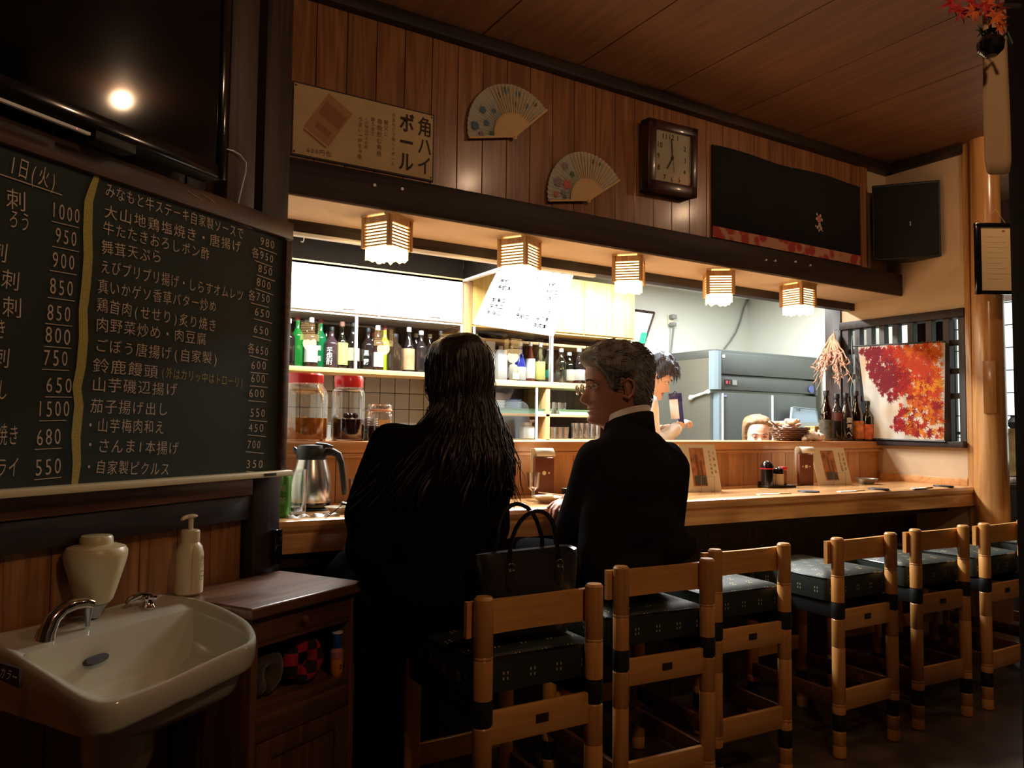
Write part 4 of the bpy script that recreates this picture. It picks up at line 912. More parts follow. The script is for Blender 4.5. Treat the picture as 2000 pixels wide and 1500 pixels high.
while cnt < 760 and tries < 30000:
    tries += 1; s = r_.random(); t = r_.random()
    # foliage hangs from the upper right down to the lower right, ragged to the left
    lt_ = [(0, .95), (.06, .55), (.12, .34), (.2, .36), (.28, .46), (.36, .40), (.45, .30), (.55, .22), (.65, .10), (.78, .06), (.9, .04), (1, .03)]
    i_ = max(j for j in range(len(lt_)) if lt_[j][0] <= t); i_ = min(i_, len(lt_) - 2); e0 = lt_[i_][1] + (lt_[i_ + 1][1] - lt_[i_][1]) * (t - lt_[i_][0]) / (lt_[i_ + 1][0] - lt_[i_][0])
    dens = min(max((s - e0) * 7 + 0.35 + 0.9 * noise.noise((s * 7, t * 7, 1)), 0), 1)
    if t < .5: dens *= min(max(.62 + 1.5 * noise.noise((s * 5, t * 5, 4)), 0.12), 1)
    if t < 0.16 and s > .86: dens *= .3
    if r_.random() > dens: continue
    h_ = s * 0.95 - 0.25 * (t - .6) * (t > .6) + 0.42 * noise.noise((s * 2.6, t * 2.6, 7)) + r_.uniform(-.10, .10)
    c = (0.25, 0.004, 0.016) if h_ < 0.36 else (0.42, 0.012, 0.010) if h_ < 0.56 else (0.62, 0.055, 0.006) if h_ < 0.80 else (0.76, 0.17, 0.008)
    if .42 < t < .62 and s > .62 and r_.random() < .42: c = (0.80, 0.32, 0.01)
    if t < .45 and s > .5: c = r_.choice([(0.34, 0.012, 0.010), (0.50, 0.03, 0.008), (0.70, 0.15, 0.006), (0.76, 0.26, 0.01)])
    pr.col = c; sz = r_.uniform(0.022, 0.042); ps = leaf2(0, 0, sz, r_.uniform(-2.6, -0.4)); B = bil(s, t); vs = []
    for x, z in ps: vs.append(B + V((-0.0012 - cnt * 2e-6 + 0.004 * math.sin(s * n * .9), -x, z)))
    ok = all(Q[1].y - .0 < p.y < Q[0].y + .02 and min(Q[2].z, Q[3].z) < p.z < Q[0].z + 0.002 for p in vs)
    if not ok: continue
    k = len(vs); ctr = B + V((-0.0012 - cnt * 2e-6 + 0.004 * math.sin(s * n * .9), 0, 0)); pr._add(vs + [ctr], [[i, (i + 1) % k, k] for i in range(k)]); cnt += 1
lpm = attr_mat('leaf_print', 0.8); translucent(lpm)
po_ = pr.build('leaf_print', lpm, fab, smooth=False); po_['kind'] = 'stuff'
tA = bil(-.06, 1.0); tB = bil(1.0, 1.0); MB().tube([tA + V((0, 0, .004)), tB + V((0, 0, .004))], 0.005, 8).build('rod', M_black, mp_)
tA = bil(-.1, 0.0); tB = bil(1.02, 0.0); MB().tube([tA + V((-.002, 0, -.004)), tB + V((-.002, 0, -.004))], 0.006, 8).build('rod', M_black, mp_)
cd = MB().tube([atX(1665, 655, XR - .03) , atX(1663, 680, XR - .03), atX(1668, 720, XR - .03), atX(1662, 760, XR - .03), atX(1664, 800, XR - .03)], 0.003, 6).build('lattice_cord', flat('grey_cord', (0.2, 0.22, 0.24), 0.5)); tag(cd, 'grey cord hanging at the left of the maple fabric print', 'cord')
# framed notice hung on the pillar
fz = 0.38; pf_c = V((4.262, 2.085, 0)); pvz = lambda y: 1.2 + (842 - y) / 1500 * (pf_c.x * _f[0] + pf_c.y * _f[1])
nf = thing('framed_notice', 'dark-framed notice hanging by a string on the round log pillar', 'picture frame', (pf_c.x, pf_c.y, pvz(572)), math.radians(-31.5))
HF = pvz(430) - pvz(572); WFm = 0.235
m = MB(); 
for a in ((-WFm / 2, WFm / 2, 0, 0.02), (-WFm / 2, WFm / 2, HF - .024, HF), (-WFm / 2, -WFm / 2 + .030, 0, HF), (WFm / 2 - .022, WFm / 2, 0, HF)): m.box(a[0], a[1], -0.02, 0.0, a[2], a[3], ch=0.003)
m.build('frame', M_blackg, nf)
MB().box(-WFm / 2 + .028, WFm / 2 - .02, -.010, -.002, .018, HF - .02).build('sheet', flat('notice_paper', (0.74, 0.56, 0.32), 0.8), nf)
for k in range(9):
    z = HF - 0.075 - k * 0.028; MB().box(-0.06, 0.02 + (k * 37 % 5) * 0.012, -.0106, -.0101, z, z + .0022).build('text_line', flat('faint_ink', (0.45, 0.33, 0.2), .8) if 'faint_ink' not in MATS else MATS['faint_ink'], nf)
MB().ball((0.035, -.0105, HF - .042), (.010, .0008, .007), 8).build('seal_mark', flat('seal_red', (0.45, 0.12, 0.08), 0.8), nf)
MB().tube([(-0.07, -0.006, HF), (0.0, -0.004, HF + .078), (0.05, -0.006, HF)], 0.0013, 5).build('string', M_shelfw, nf)
MB().ball((0.0, 0.002, HF + .078), 0.005, 8).build('nail', M_steel, nf)
# paper strip and maple sprig by the near post
def near(x, y, d): v = ray(x, y); return V(CAM + v * d)
DN = 1.66
s0 = near(1950, 340, DN); s1_ = near(1950, 95, DN); stp = thing('hanging_paper', 'plain beige paper strip hanging beside the dark right post', 'banner', (s0.x, s0.y, s0.z), math.radians(-31.5))
wS = 50 / 1500 * DN * .98; hS = s1_.z - s0.z + .1
m = MB(); rr_ = []
for j in range(13):
    z = hS * j / 12; rr_.append([V((-wS / 2 + wS * i / 5 + (0.004 if j == 0 and i in (0, 5) else 0) * (1 if i == 0 else -1), 0.003 * math.sin(i * .8 + j * .3), z + (0.003 * (i in (0, 5))) * (j == 0))) for i in range(6)])
m.rings(rr_, cap=False, closed=False); o = m.build('paper', flat('beige_paper', (0.50, 0.34, 0.18), 0.85), stp); md = o.modifiers.new('s', 'SOLIDIFY'); md.thickness = 0.002
MB().box(-wS / 2, wS / 2 + .03, -0.004, 0.004, hS, hS + .008).build('hanger', M_black, stp)
vs_ = near(1935, 95, 1.60); vt = thing('wall_vase', 'small black hanging flower holder with a maple sprig at upper right', 'vase', vs_, math.radians(-31.5))
MB().lathe([(0, -0.018), (0.012, -0.016), (0.024, -0.004), (0.026, 0.012), (0.020, 0.022), (0.014, 0.03), (0.018, 0.036)], 20).build('vase_body', M_blackg, vt)
MB().tube([(0.02, 0, 0.02), (0.035, 0, 0.035), (0.045, 0, 0.01)], 0.004, 8).build('hook', M_black, vt)
ms = thing('maple_sprig', 'sprig of red and orange maple leaves in the black holder, upper right', 'leaves', vs_ + V((0, 0, 0.03)), math.radians(-31.5))
m = MB(); m.tube([(0, 0, -0.03), (0.0, 0, 0.03), (-0.02, -.01, 0.09), (-0.06, -.015, 0.13)], [0.003, .003, .002, .001], 6); m.tube([(0, 0, 0.03), (0.02, 0, 0.09), (0.0, 0, 0.16)], 0.0018, 6); m.build('twig', M_dark, ms)
def leaf3(cx, cz, s, rot, c, y):
    m = MB(); ps = leaf2(0, 0, s, rot); vs = [V((cx + x, y - 0.25 * abs(x) ** 1.0 * .3 + 0.006 * math.sin(x * 80), cz + z)) for x, z in ps]; k = len(vs)
    m._add(vs + [V((cx, y + .004, cz))], [[i, (i + 1) % k, k] for i in range(k)]); o = m.build('leaf', MATS.get('leaf_' + c) or flat('leaf_' + c, {'red': (0.42, 0.02, 0.02), 'orange': (0.62, 0.12, 0.03), 'dark': (0.18, 0.02, 0.01), 'green': (0.04, 0.05, 0.015)}[c], 0.6), ms)
    md = o.modifiers.new('s', 'SOLIDIFY'); md.thickness = 0.0008
for px_, py_, s, r, c, y in [(1858, 8, .040, 2.0, 'red', -.01), (1872, 26, .036, 2.6, 'red', -.016), (1893, 30, .036, 2.9, 'orange', -.02), (1898, 10, .036, 2.2, 'red', -.012), (1915, 18, .034, 3.4, 'red', -.018), (1935, 40, .040, 3.2, 'orange', -.022), (1928, 8, .036, 3.8, 'orange', -.01),
                             (1950, 15, .034, 4.0, 'dark', -.006), (1956, 40, .030, 3.6, 'dark', .0), (1915, -15, .04, 1.0, 'red', -.01), (1880, -20, .04, 1.5, 'orange', 0), (1950, -20, .04, .2, 'red', 0), (1922, 58, .024, 2.4, 'green', .004), (1942, 62, .022, 3.1, 'orange', -.02), (1918, 92, .022, 2.6, 'green', .0)]:
    p = near(px_, py_, 1.60) - (vs_ + V((0, 0, 0.03))); lx = p.x * math.cos(math.radians(31.5)) - p.y * math.sin(math.radians(31.5)); leaf3(lx, p.z, s, r, c, y)
# things glimpsed right of the pillar
pl_ = atX(1973, 883, 5.05); t = thing('fan_plate', 'round yellow and white patterned plate glimpsed right of the log pillar', 'plate', pl_, math.radians(-50))
MB().lathe([(0, 0), (0.09, 0.0), (0.14, 0.015), (0.145, 0.02), (0.14, 0.018), (0.09, 0.006), (0, 0.006)], 28, M=Matrix.Rotation(PI / 2, 4, 'X')).build('dish', flat('plate_yellow', (0.75, 0.72, 0.40), 0.4, noisy=0.5, nscale=12), t)
MB().box(-0.1, 0.1, 0.0, 0.05, -0.17, -0.14).build('stand', M_dark, t)
bt = atX(1972, 935, 5.05); sb2 = thing('side_table', 'dark side table glimpsed right of the log pillar', 'table', (5.1, bt.y, 0), 0)
MB().box(-0.2, 0.25, -0.35, 0.4, bt.z - .06, bt.z - .025, ch=.004).build('table_top', M_dark, sb2)
for x, y in ((-.16, -.3), (.2, -.3), (-.16, .35), (.2, .35)): MB().box(x - .02, x + .02, y - .02, y + .02, 0, bt.z - .06).build('leg', M_darkZ, sb2)
tw = thing('folded_towel', 'small folded white cloth on the dark side table', 'cloth', (5.05, bt.y, bt.z - .025)); MB().box(-.07, .07, -.05, .05, 0, .035, ch=.012).build('cloth', M_white, tw)
t.location.z = max(t.location.z, bt.z - .025 + .17)
# =================================================================== BACK-BAR CABINET
YC = 4.25
bc = thing('back_bar_cabinet', 'tall back-bar cabinet with white cupboards above open bottle shelves', 'cabinet', (0, YC, 0))
def cb_(name, x0, x1, y0, y1, z0, z1, m, ch=0.0, p=None): return MB().box(x0, x1, y0, y1, z0, z1, ch=ch).build(name, m, p or bc)
YB = 0.29
cb_('cupboard_body', 0.45, 2.24, 0.012, YB, 1.83, 2.105, M_cup)
for x0, x1 in ((0.60, 1.13), (1.135, 1.68), (1.685, 2.235)):
    d = cb_('cupboard_door', x0, x1, 0.0, 0.012, 1.845, 2.095, M_cup, .002); MB().box((x0 + x1) / 2 + .05, (x0 + x1) / 2 + .12, -0.006, 0.0, 1.862, 1.872, ch=.001).build('door_pull', M_steel, d)
cb_('upright', 2.24, 2.30, -0.005, YB, 0.9, 2.11, M_shelfZ, .002)
cb_('cupboard_body', 2.30, 3.645, 0.012, YB, 1.83, 2.22, M_cupy)
for x0, x1 in ((2.305, 2.745), (2.75, 3.19), (3.195, 3.64)): cb_('cupboard_door', x0, x1, 0.0, 0.012, 1.845, 2.21, M_cupy, .002)
cb_('back_board', 0.45, 3.645, YB - .01, YB, 1.48, 1.83, M_panel); cb_('back_board', 2.30, 3.645, YB - .01, YB, 0.9, 1.48, M_panel)
cb_('bottle_shelf', 0.45, 2.24, -0.01, YB - .01, 1.495, 1.522, M_shelfw, .002); cb_('bottle_shelf', 2.30, 3.645, -0.01, YB - .01, 1.462, 1.500, M_shelfw, .002)
cb_('narrow_shelf', 2.30, 3.645, 0.06, YB - .01, 1.752, 1.770, M_shelfw, .002)
cb_('narrow_shelf', 2.30, 3.645, 0.0, YB - .01, 1.268, 1.287, M_shelfw, .002)
cb_('divider', 2.872, 2.905, 0.0, YB - .01, 0.9, 1.462, M_shelfZ, .002); cb_('divider', 2.872, 2.90, 0.09, YB - .01, 1.5, 1.752, M_shelfZ, .002)
cb_('side_panel', 3.625, 3.645, 0.0, YB - .01, 0.9, 1.83, M_shelfZ, .002)
cb_('base_board', 0.45, 3.645, 0.0, YB - .01, 0.0, 0.92, M_shelfw)
for x0, x1, z0, z1, y in ((0.62, 1.545, 1.522, 1.83, -.002), (1.535, 2.24, 1.522, 1.83, .010), (2.31, 2.92, 1.50, 1.83, -.002), (2.90, 3.62, 1.50, 1.83, .010), (2.31, 2.80, 0.93, 1.462, -.002)):
    g_ = cb_('sliding_glass', x0, x1, y, y + .003, z0, z1, M_pane)
    for xx in (x0, x1 - .012):
        if xx > 0.7: cb_('stile', xx, xx + .016, y - .004, y + .007, z0, z1, M_alu, .001, g_)
# ---- bottles
def bx(px, py=690, Y=YC + .1): return atY(px, py, Y).x
_bm = {}
def bmat(c, kind):
    k = (c, kind)
    if k not in _bm:
        nm = 'bottle_%s_%d' % (kind, len(_bm))
        _bm[k] = glass(nm, c, 0.12) if kind == 'g' else flat(nm, c, 0.10, coat=0.5)
    return _bm[k]
def bottle(label, X, Y, Z, h, r, col, kind, cap, lab=None, shape='wine', grp='bottles on the back-bar shelf', txt=None, lh=(0.12, 0.5), cat='bottle', rz=0.0, n=18):
    t = thing('liquor_bottle', label, cat, (X, Y, Z), rz, grp)
    if shape == 'wine': pf = [(0, 0), (r * .9, 0), (r, .012 * h / .3), (r, .58 * h), (r * .92, .63 * h), (r * .60, .70 * h), (r * .38, .76 * h), (r * .33, .93 * h), (r * .38, .935 * h), (r * .38, .96 * h), (0, .96 * h)]
    elif shape == 'sake': pf = [(0, 0), (r * .9, 0), (r, .012 * h / .3), (r, .52 * h), (r * .85, .60 * h), (r * .50, .72 * h), (r * .36, .82 * h), (r * .30, .94 * h), (r * .34, .95 * h), (0, .96 * h)]
    elif shape == 'cone': pf = [(0, 0), (r * .9, 0), (r, .02 * h), (r, .34 * h), (r * .85, .48 * h), (r * .55, .70 * h), (r * .36, .90 * h), (r * .34, .95 * h), (0, .96 * h)]
    else: pf = [(0, 0), (r * .9, 0), (r, .02 * h), (r * 1.05, .3 * h), (r, .62 * h), (r * .7, .70 * h), (r * .42, .76 * h), (r * .42, .92 * h), (0, .93 * h)]
    MB().lathe(pf, n).build('bottle_body', bmat(col, kind), t)
    rc = r * (.44 if shape == 'jug' else .40)
    MB().lathe([(0, .90 * h), (rc, .90 * h), (rc, .985 * h), (rc * .9, h), (0, h)], 14).build('cap', cap, t)
    if lab is not None:
        MB().lathe([(r * 1.012, lh[0] * h), (r * 1.012, lh[1] * h)], n, cap=False).build('label', lab, t)
    if txt:
        d = V((math.cos(-2.1), math.sin(-2.1), 0)); writing('lettering', txt, d * (r * 1.03) + V((0, 0, .50 * h)), d * (r * 1.03) + V((0, 0, .08 * h)), r * .9, M_white if lab is None else M_ink, t, d, jit=.05, off=.01, vertical=True)
    return t
DKB = (0.020, 0.012, 0.010); BRN = (0.05, 0.02, 0.012); GRN = (0.02, 0.30, 0.05); CLR = (0.82, 0.9, 0.88)
cW = M_white; cR = flat('cap_red', (0.35, 0.04, 0.05), 0.4); cB = M_black; cK = flat('cork', (0.30, 0.13, 0.09), 0.7); cS = M_alu
lW = flat('label_white', (0.85, 0.84, 0.80), 0.6); lY = flat('label_yellow', (0.75, 0.74, 0.22), 0.6); lO = flat('label_sunset', (0.80, 0.48, 0.25), 0.6, noisy=.3, nscale=14); lC = flat('label_cream', (0.70, 0.66, 0.50), 0.6)
ZS = 1.522
for (px, h, r, col, k, cap, lab, shp, lab_txt, txt, lh, dy) in [
    (563, .27, .036, DKB, 'f', cS, None, 'wine', 'dark bottle with silver cap, leftmost on the back-bar shelf', '麦焼酎', (0, 0), .07),
    (580, .295, .035, (.012, .20, .03), 'f', cR, None, 'wine', 'clear green bottle with red cap near the left end of the shelf', None, (0, 0), .09),
    (598, .285, .032, DKB, 'f', cW, None, 'wine', 'dark bottle with white cap standing behind the white-labelled one', None, (0, 0), .17),
    (607, .285, .038, BRN, 'f', cS, lW, 'wine', 'dark brown bottle with a square white label, left part of the shelf', None, (.10, .44), .06),
    (625, .29, .036, (0.006, 0.16, 0.05), 'f', cR, None, 'wine', 'deep green bottle with red cap and pale blue lettering', '清酒', (0, 0), .10),
    (647, .24, .042, (0.07, 0.035, 0.04), 'f', cB, None, 'wine', 'squat purple-brown bottle with white brush lettering', '芋焼酎', (0, 0), .06),
    (667, .275, .036, (0.55, 0.58, 0.30), 'g', cK, lY, 'sake', 'clear bottle with yellow label and brown cork left of the glass door stile', None, (.08, .55), .06),
    (688, .28, .042, DKB, 'f', cB, lC, 'sake', 'dark bottle with round cream label behind the glass door stile', None, (.18, .45), .08),
    (718, .25, .040, DKB, 'f', cB, None, 'wine', 'black bottle with white lettering just right of the door stiles', '黒霧', (0, 0), .06),
    (737, .27, .037, BRN, 'f', cW, lW, 'wine', 'brown bottle with plain white label, middle of the left shelf', None, (.08, .40), .06),
    (751, .28, .030, (0.40, 0.48, 0.03), 'f', cR, None, 'wine', 'slim yellow-green bottle with red cap, middle of the left shelf', None, (0, 0), .10),
    (771, .23, .050, (0.045, 0.025, 0.015), 'f', cB, None, 'jug', 'wide brown jug-shaped bottle on the left shelf', None, (0, 0), .07),
    (798, .275, .037, DKB, 'f', cS, lO, 'sake', 'dark bottle with pink and orange sunset label', None, (.05, .52), .06),
    (822, .26, .038, (0.03, 0.02, 0.02), 'f', cS, None, 'wine', 'black bottle just left of the woman\'s hair', None, (0, 0), .06),
    (812, .255, .034, DKB, 'f', cS, None, 'wine', 'dark bottle in the back row behind the black one by the hair', None, (0, 0), .17),
    (839, .255, .036, DKB, 'f', cS, None, 'wine', 'dark silver-capped bottle beside the woman\'s hair, back row', None, (0, 0), .15),
    (636, .26, .034, BRN, 'f', cB, None, 'wine', 'brown bottle in the back row behind the purple-brown one', None, (0, 0), .18),
    (727, .24, .034, DKB, 'f', cR, None, 'wine', 'dark bottle with red cap in the back row, middle of the left shelf', None, (0, 0), .18),
    (860, .27, .036, DKB, 'f', cB, lW, 'wine', 'white-labelled bottle mostly hidden behind the woman\'s head', None, (.1, .45), .07)]:
    bottle(lab_txt, bx(px, 690, YC + dy), YC + dy, ZS, h, r, col, k, cap, lab, shp, txt=txt, lh=lh, n=16)
ZR = 1.500
BLU = (0.03, 0.04, 0.32)
for (px, h, r, col, k, cap, lab, shp, lab_txt, txt, lh, dy) in [
    (999, .245, .030, BLU, 'f', cS, lW, 'wine', 'blue bottle in the back row right of the woman\'s hair', None, (.1, .6), .14),
    (1016, .26, .040, BLU, 'f', cS, lW, 'cone', 'bright blue tapering bottle with a white label right of the woman\'s hair', None, (.03, .36), .06),
    (1036, .265, .033, (0.25, 0.05, 0.03), 'f', cW, lW, 'sake', 'red-brown bottle with tall white label and white cap', None, (.08, .58), .06),
    (1055, .265, .036, CLR, 'g', cW, lY, 'sake', 'clear bottle with pale yellow label, third from the blue one', None, (.06, .52), .06),
    (1071, .25, .034, CLR, 'g', cS, flat('label_teal', (0.02, 0.35, 0.28), .5), 'sake', 'clear bottle with a teal label behind the right door stile', None, (.15, .35), .10),
    (1096, .24, .040, CLR, 'g', cS, None, 'wine', 'plain clear bottle right of the right door stile', None, (0, 0), .07),
    (1112, .22, .040, (0.5, 0.56, 0.54), 'g', cS, lC, 'wine', 'frosted grey bottle with round label on the right shelf', None, (.1, .45), .09),
    (1131, .25, .042, DKB, 'f', cW, lW, 'sake', 'dark bottle with white label next to the man\'s glasses', None, (.1, .40), .06),
    (1150, .25, .042, DKB, 'f', cW, lW, 'sake', 'dark white-labelled bottle hidden behind the man\'s forehead', None, (.1, .40), .10)]:
    bottle(lab_txt, bx(px, 690, YC + dy), YC + dy, ZR, h, r, col, k, cap, lab, shp, txt=txt, lh=lh, n=16)
def simple(name, label, cat, loc, build, grp=None, rz=0):
    t = thing(name, label, cat, loc, rz, grp); build(t); return t
simple('carton', 'white carton standing right beside the woman\'s hair on the bottle shelf', 'box', (bx(953), YC + .1, ZR), lambda t: (MB().box(-.035, .035, -.035, .035, 0, .26, ch=.002).build('carton_body', M_white, t), MB().box(-.0352, .0352, -.0352, .0352, .19, .194).build('carton_lid', M_cup, t)))
simple('carton', 'pale square bottle box with a short neck between the carton and blue bottle', 'box', (bx(972), YC + .06, ZR), lambda t: (MB().box(-.036, .036, -.03, .03, 0, .20, ch=.006).build('carton_body', M_white, t), MB().lathe([(.014, .2), (.014, .225), (0, .226)], 12).build('cap', M_cup, t)))
simple('sugar_pot', 'small cream pot standing before the blue bottles', 'pot', (bx(992), YC + .03, ZR), lambda t: (MB().lathe([(0, 0), (.026, 0), (.030, .02), (.032, .085), (.026, .10), (.010, .108), (.010, .118), (0, .12)], 18).build('pot_body', lC, t), MB().box(-.024, .024, -.034, -.030, .01, .05).build('pattern', lO, t)))
simple('steel_bowl', 'dark metal bowl on the narrow top shelf right of the woman', 'bowl', (bx(976, 655), YC + .15, 1.770), lambda t: (MB().lathe([(0, .002), (.04, 0), (.075, .02), (.088, .040), (.085, .040), (.07, .022), (0, .006)], 24).build('bowl_body', flat('dark_steel', (.12, .13, .13), .25, metal=.8), t)))
simple('glass_block', 'small greenish glass jar beside the dark bowl on the narrow shelf', 'jar', (bx(937, 655), YC + .15, 1.770), lambda t: (MB().lathe([(0, 0), (.022, 0), (.024, .006), (.024, .038), (.018, .045), (0, .045)], 14).build('jar_body', bmat((.5, .62, .5), 'g'), t)))
# shelf below: plates, trays, glasses
ZM = 1.287
def plate_mesh(r, m): return MB().lathe([(0, 0), (r * .5, 0), (r * .55, .003), (r, .013), (r, .016), (r * .55, .006), (0, .004)], 24).mesh('dish', m)
ty = simple('tray', 'mint green plastic tray under the plate stacks', 'tray', (bx(1012, 800), YC + .12, ZM), lambda t: (MB().rings([[V((x * .205, y * .10, z)) for x, y in ((-1, -1), (1, -1), (1, 1), (-1, 1))] for z in (0,)] + [[V((x * s1x, y * s1y, z)) for x, y in ((-1, -1), (1, -1), (1, 1), (-1, 1))] for s1x, s1y, z in ((.215, .108, .03), (.222, .115, .032), (.21, .103, .032), (.2, .095, .006))]).build('tray_body', flat('mint', (.30, .62, .50), .4), t)))
ty2 = dup(ty, (bx(1128, 806), YC + .12, ZM), 0, 'mint green plastic tray right of the shelf divider beside the small glasses')
pmsh = plate_mesh(.062, M_white); bmsh = MB().lathe([(0, 0), (.022, 0), (.024, .004), (.058, .018), (.060, .021), (.05, .018), (0, .006)], 22).mesh('dish', flat('blue_white', (.60, .68, .80), .3))
ORD = ['bottom', 'second', 'third', 'fourth', 'fifth', 'sixth', 'seventh', 'top', 'ninth']
for i in range(8):
    o = bpy.data.objects.new('plate', pmsh); link(o); o.location = (bx(968, 785), YC + .10, ZM + .007 + .0085 * i); tag(o, ORD[i] + ' white plate, counted upwards, of the tall stack on the green tray', 'plate', 'white plates stacked on the tray')
for i in range(5):
    o = bpy.data.objects.new('shallow_bowl', bmsh); link(o); o.location = (bx(1001, 785), YC + .10, ZM + .007 + .011 * i); tag(o, (ORD[i] if i < 4 else 'fifth') + ' pale blue shallow bowl, counted upwards, of the stack right of the white plates', 'bowl', 'blue bowls stacked on the tray')
tb_ = MB().lathe([(0, 0), (.022, 0), (.024, .004), (.060, .024), (.062, .028), (.05, .02), (0, .008)], 22).build('shallow_bowl', flat('dark_blue', (.10, .13, .30), .3)); tb_.location = (bx(1001, 785), YC + .10, ZM + .065); tag(tb_, 'darker blue bowl on top of the pale blue stack', 'bowl')
gm = MB().lathe([(0, 0), (.022, 0), (.027, .08), (.0255, .08), (.021, .006), (0, .006)], 16).mesh('tumbler', M_glass)
for px, dy, w_ in ((1077, .05, 'first front'), (1088, .05, 'second front'), (1099, .05, 'third front'), (1082, .14, 'first rear'), (1094, .14, 'second rear')):
    o = bpy.data.objects.new('tumbler', gm); link(o); o.location = (bx(px, 795, YC + dy), YC + dy, ZM); tag(o, w_ + ' tumbler right of the divider on the middle shelf', 'glass', 'tumblers on the middle shelf')
ZB = 1.12
cb_('low_shelf', 2.30, 3.645, 0.0, YB - .01, 1.10, 1.12, M_shelfw, .002)
for i, px in enumerate((1080, 1092, 1104, 1122, 1133, 1144, 1155, 1166)):
    for dy in (.05, .14):
        o = bpy.data.objects.new('tumbler', gm); link(o); o.location = (bx(px, 845, YC + dy), YC + dy, ZB); o.scale = (1, 1, 1.0 if i < 3 else 1.35); tag(o, (ORD[i] if i else 'first').replace('top', 'eighth') + (' front' if dy < .1 else ' rear') + ' tumbler right of the divider on the lowest shelf', 'glass', 'tumblers on the lowest shelf')
simple('napkin_pack', 'white paper napkin pack leaning on the lowest shelf left of the divider', 'napkins', (bx(1026, 840), YC + .08, ZB), lambda t: (MB().box(-.045, .045, -.03, .03, 0, .085, ch=.01).build('pack', M_white, t), MB().box(-.03, .03, -.02, .02, .085, .11, ch=.006).build('top_sheet', M_white, t)))
simple('ceramic_jug', 'dark ceramic jug on the lowest shelf beside the napkin pack', 'jug', (bx(1055, 840), YC + .14, ZB), lambda t: (MB().lathe([(0, 0), (.03, 0), (.04, .04), (.03, .09), (.02, .11), (.024, .125)], 18).build('jug_body', flat('grey_glaze', (.1, .11, .12), .2), t), MB().tube([(.03, 0, .1), (.055, 0, .08), (.05, 0, .04), (.038, 0, .03)], .005, 8).build('handle', MATS['grey_glaze'], t)))
# whiteboard leaning in front of the cupboards
wbq = [atY(926, 632, 4.13), atY(1080, 655, 4.13), atY(1128, 505, 3.98), atY(985, 500, 3.98)]
wt = thing('whiteboard', 'bright whiteboard with handwritten notes leaning before the kitchen cupboards', 'whiteboard', wbq[0]); oo = V(wt.location); q = [p - oo for p in wbq]
nn = (q[1] - q[0]).cross(q[3] - q[0]).normalized(); nn = nn if nn.y < 0 else -nn
m = MB(); m.rings([q, [p - nn * .012 for p in q]]); m.build('board', flat('whiteboard', (.85, .87, .9), .3), wt)
fm = MB()
for i in range(4): fm.tube([q[i], q[(i + 1) % 4]], .007, 6)
fm.build('edge_frame', M_alu, wt)
def wq(s, t_): return (q[0] * (1 - s) + q[1] * s) * (1 - t_) + (q[3] * (1 - s) + q[2] * s) * t_
fi = flat('marker_ink', (.004, .004, .010), .9, spec=0.0)
for k in range(9):
    for s0_, s1__ in ((.08, .36), (.44, .62), (.70, .9)):
        if (k * 7 + int(s0_ * 10)) % 4 == 0: continue
        t_ = .10 + .09 * k; writing('note_line', rnd.choice(['鯛', '刺身', '牛肉', '豆腐', '予約', '山芋']) + rnd.choice(['二', '三', '本']), wq(s0_, t_), wq(s0_ + .18, t_), .034, fi, wt, nn, jit=.08, lift=.004, off=.012)
cb2 = MB().box(1, 1, 1, 1, 1, 1) if False else None
# framed certificate, plug, cables on the kitchen wall
YW = 4.557
cq = [atY(x, y, YW - .05) for x, y in ((1222, 672), (1256, 678), (1278, 611), (1240, 606))]
ctt = thing('framed_certificate', 'tilted dark-framed certificate with a green sticker on the kitchen wall', 'picture frame', cq[0]); o_ = V(ctt.location); c4 = [p - o_ for p in cq]
m = MB(); m.rings([c4, [p + V((0, .012, 0)) for p in c4]]); m.build('sheet', M_white, ctt)
m = MB()
for i in (0, 1, 2): m.tube([c4[i], c4[(i + 1) % 4]], .010, 4)
m.tube([c4[3], c4[0]], .008, 4); m.build('frame', M_panel, ctt)
g4 = [atY(x, y, YW - .064) - o_ for x, y in ((1248, 670), (1260, 671), (1264, 650), (1253, 649))]; MB().quad(*g4).build('green_sticker', flat('green_sticker', (.02, .45, .27), .5), ctt, smooth=False)
pgc = atY(1309, 632, YW); pg = thing('wall_socket', 'wall socket with grey plugs and a cable running down the kitchen wall', 'socket', pgc)
MB().box(-.03, .03, -.012, 0, -.01, .07, ch=.003).build('socket_plate', lC, pg); MB().cbox((0, -.03, .05), (.05, .05, .035), ch=.008).build('plug', flat('plug_grey', (.25, .25, .24), .5), pg); MB().cbox((0, -.028, -.01), (.04, .05, .03), .3, .006).build('plug', MATS['plug_grey'], pg)
b_ = atY(1307, 700, YW) - pgc; MB().tube([(0, -.04, -.02), (.004, -.03, -.06), (b_.x, -.012, b_.z)], .008, 8).build('cable', M_steel, pg)
fc = MB().tube([atY(x, y, YW - .012) for x, y in ((1462, 583), (1458, 592), (1452, 605), (1446, 628), (1437, 650), (1425, 668), (1408, 690))], .007, 8).build('fridge_cable', M_steel); tag(fc, 'grey cable curving down the kitchen wall to the fridge top', 'cable')
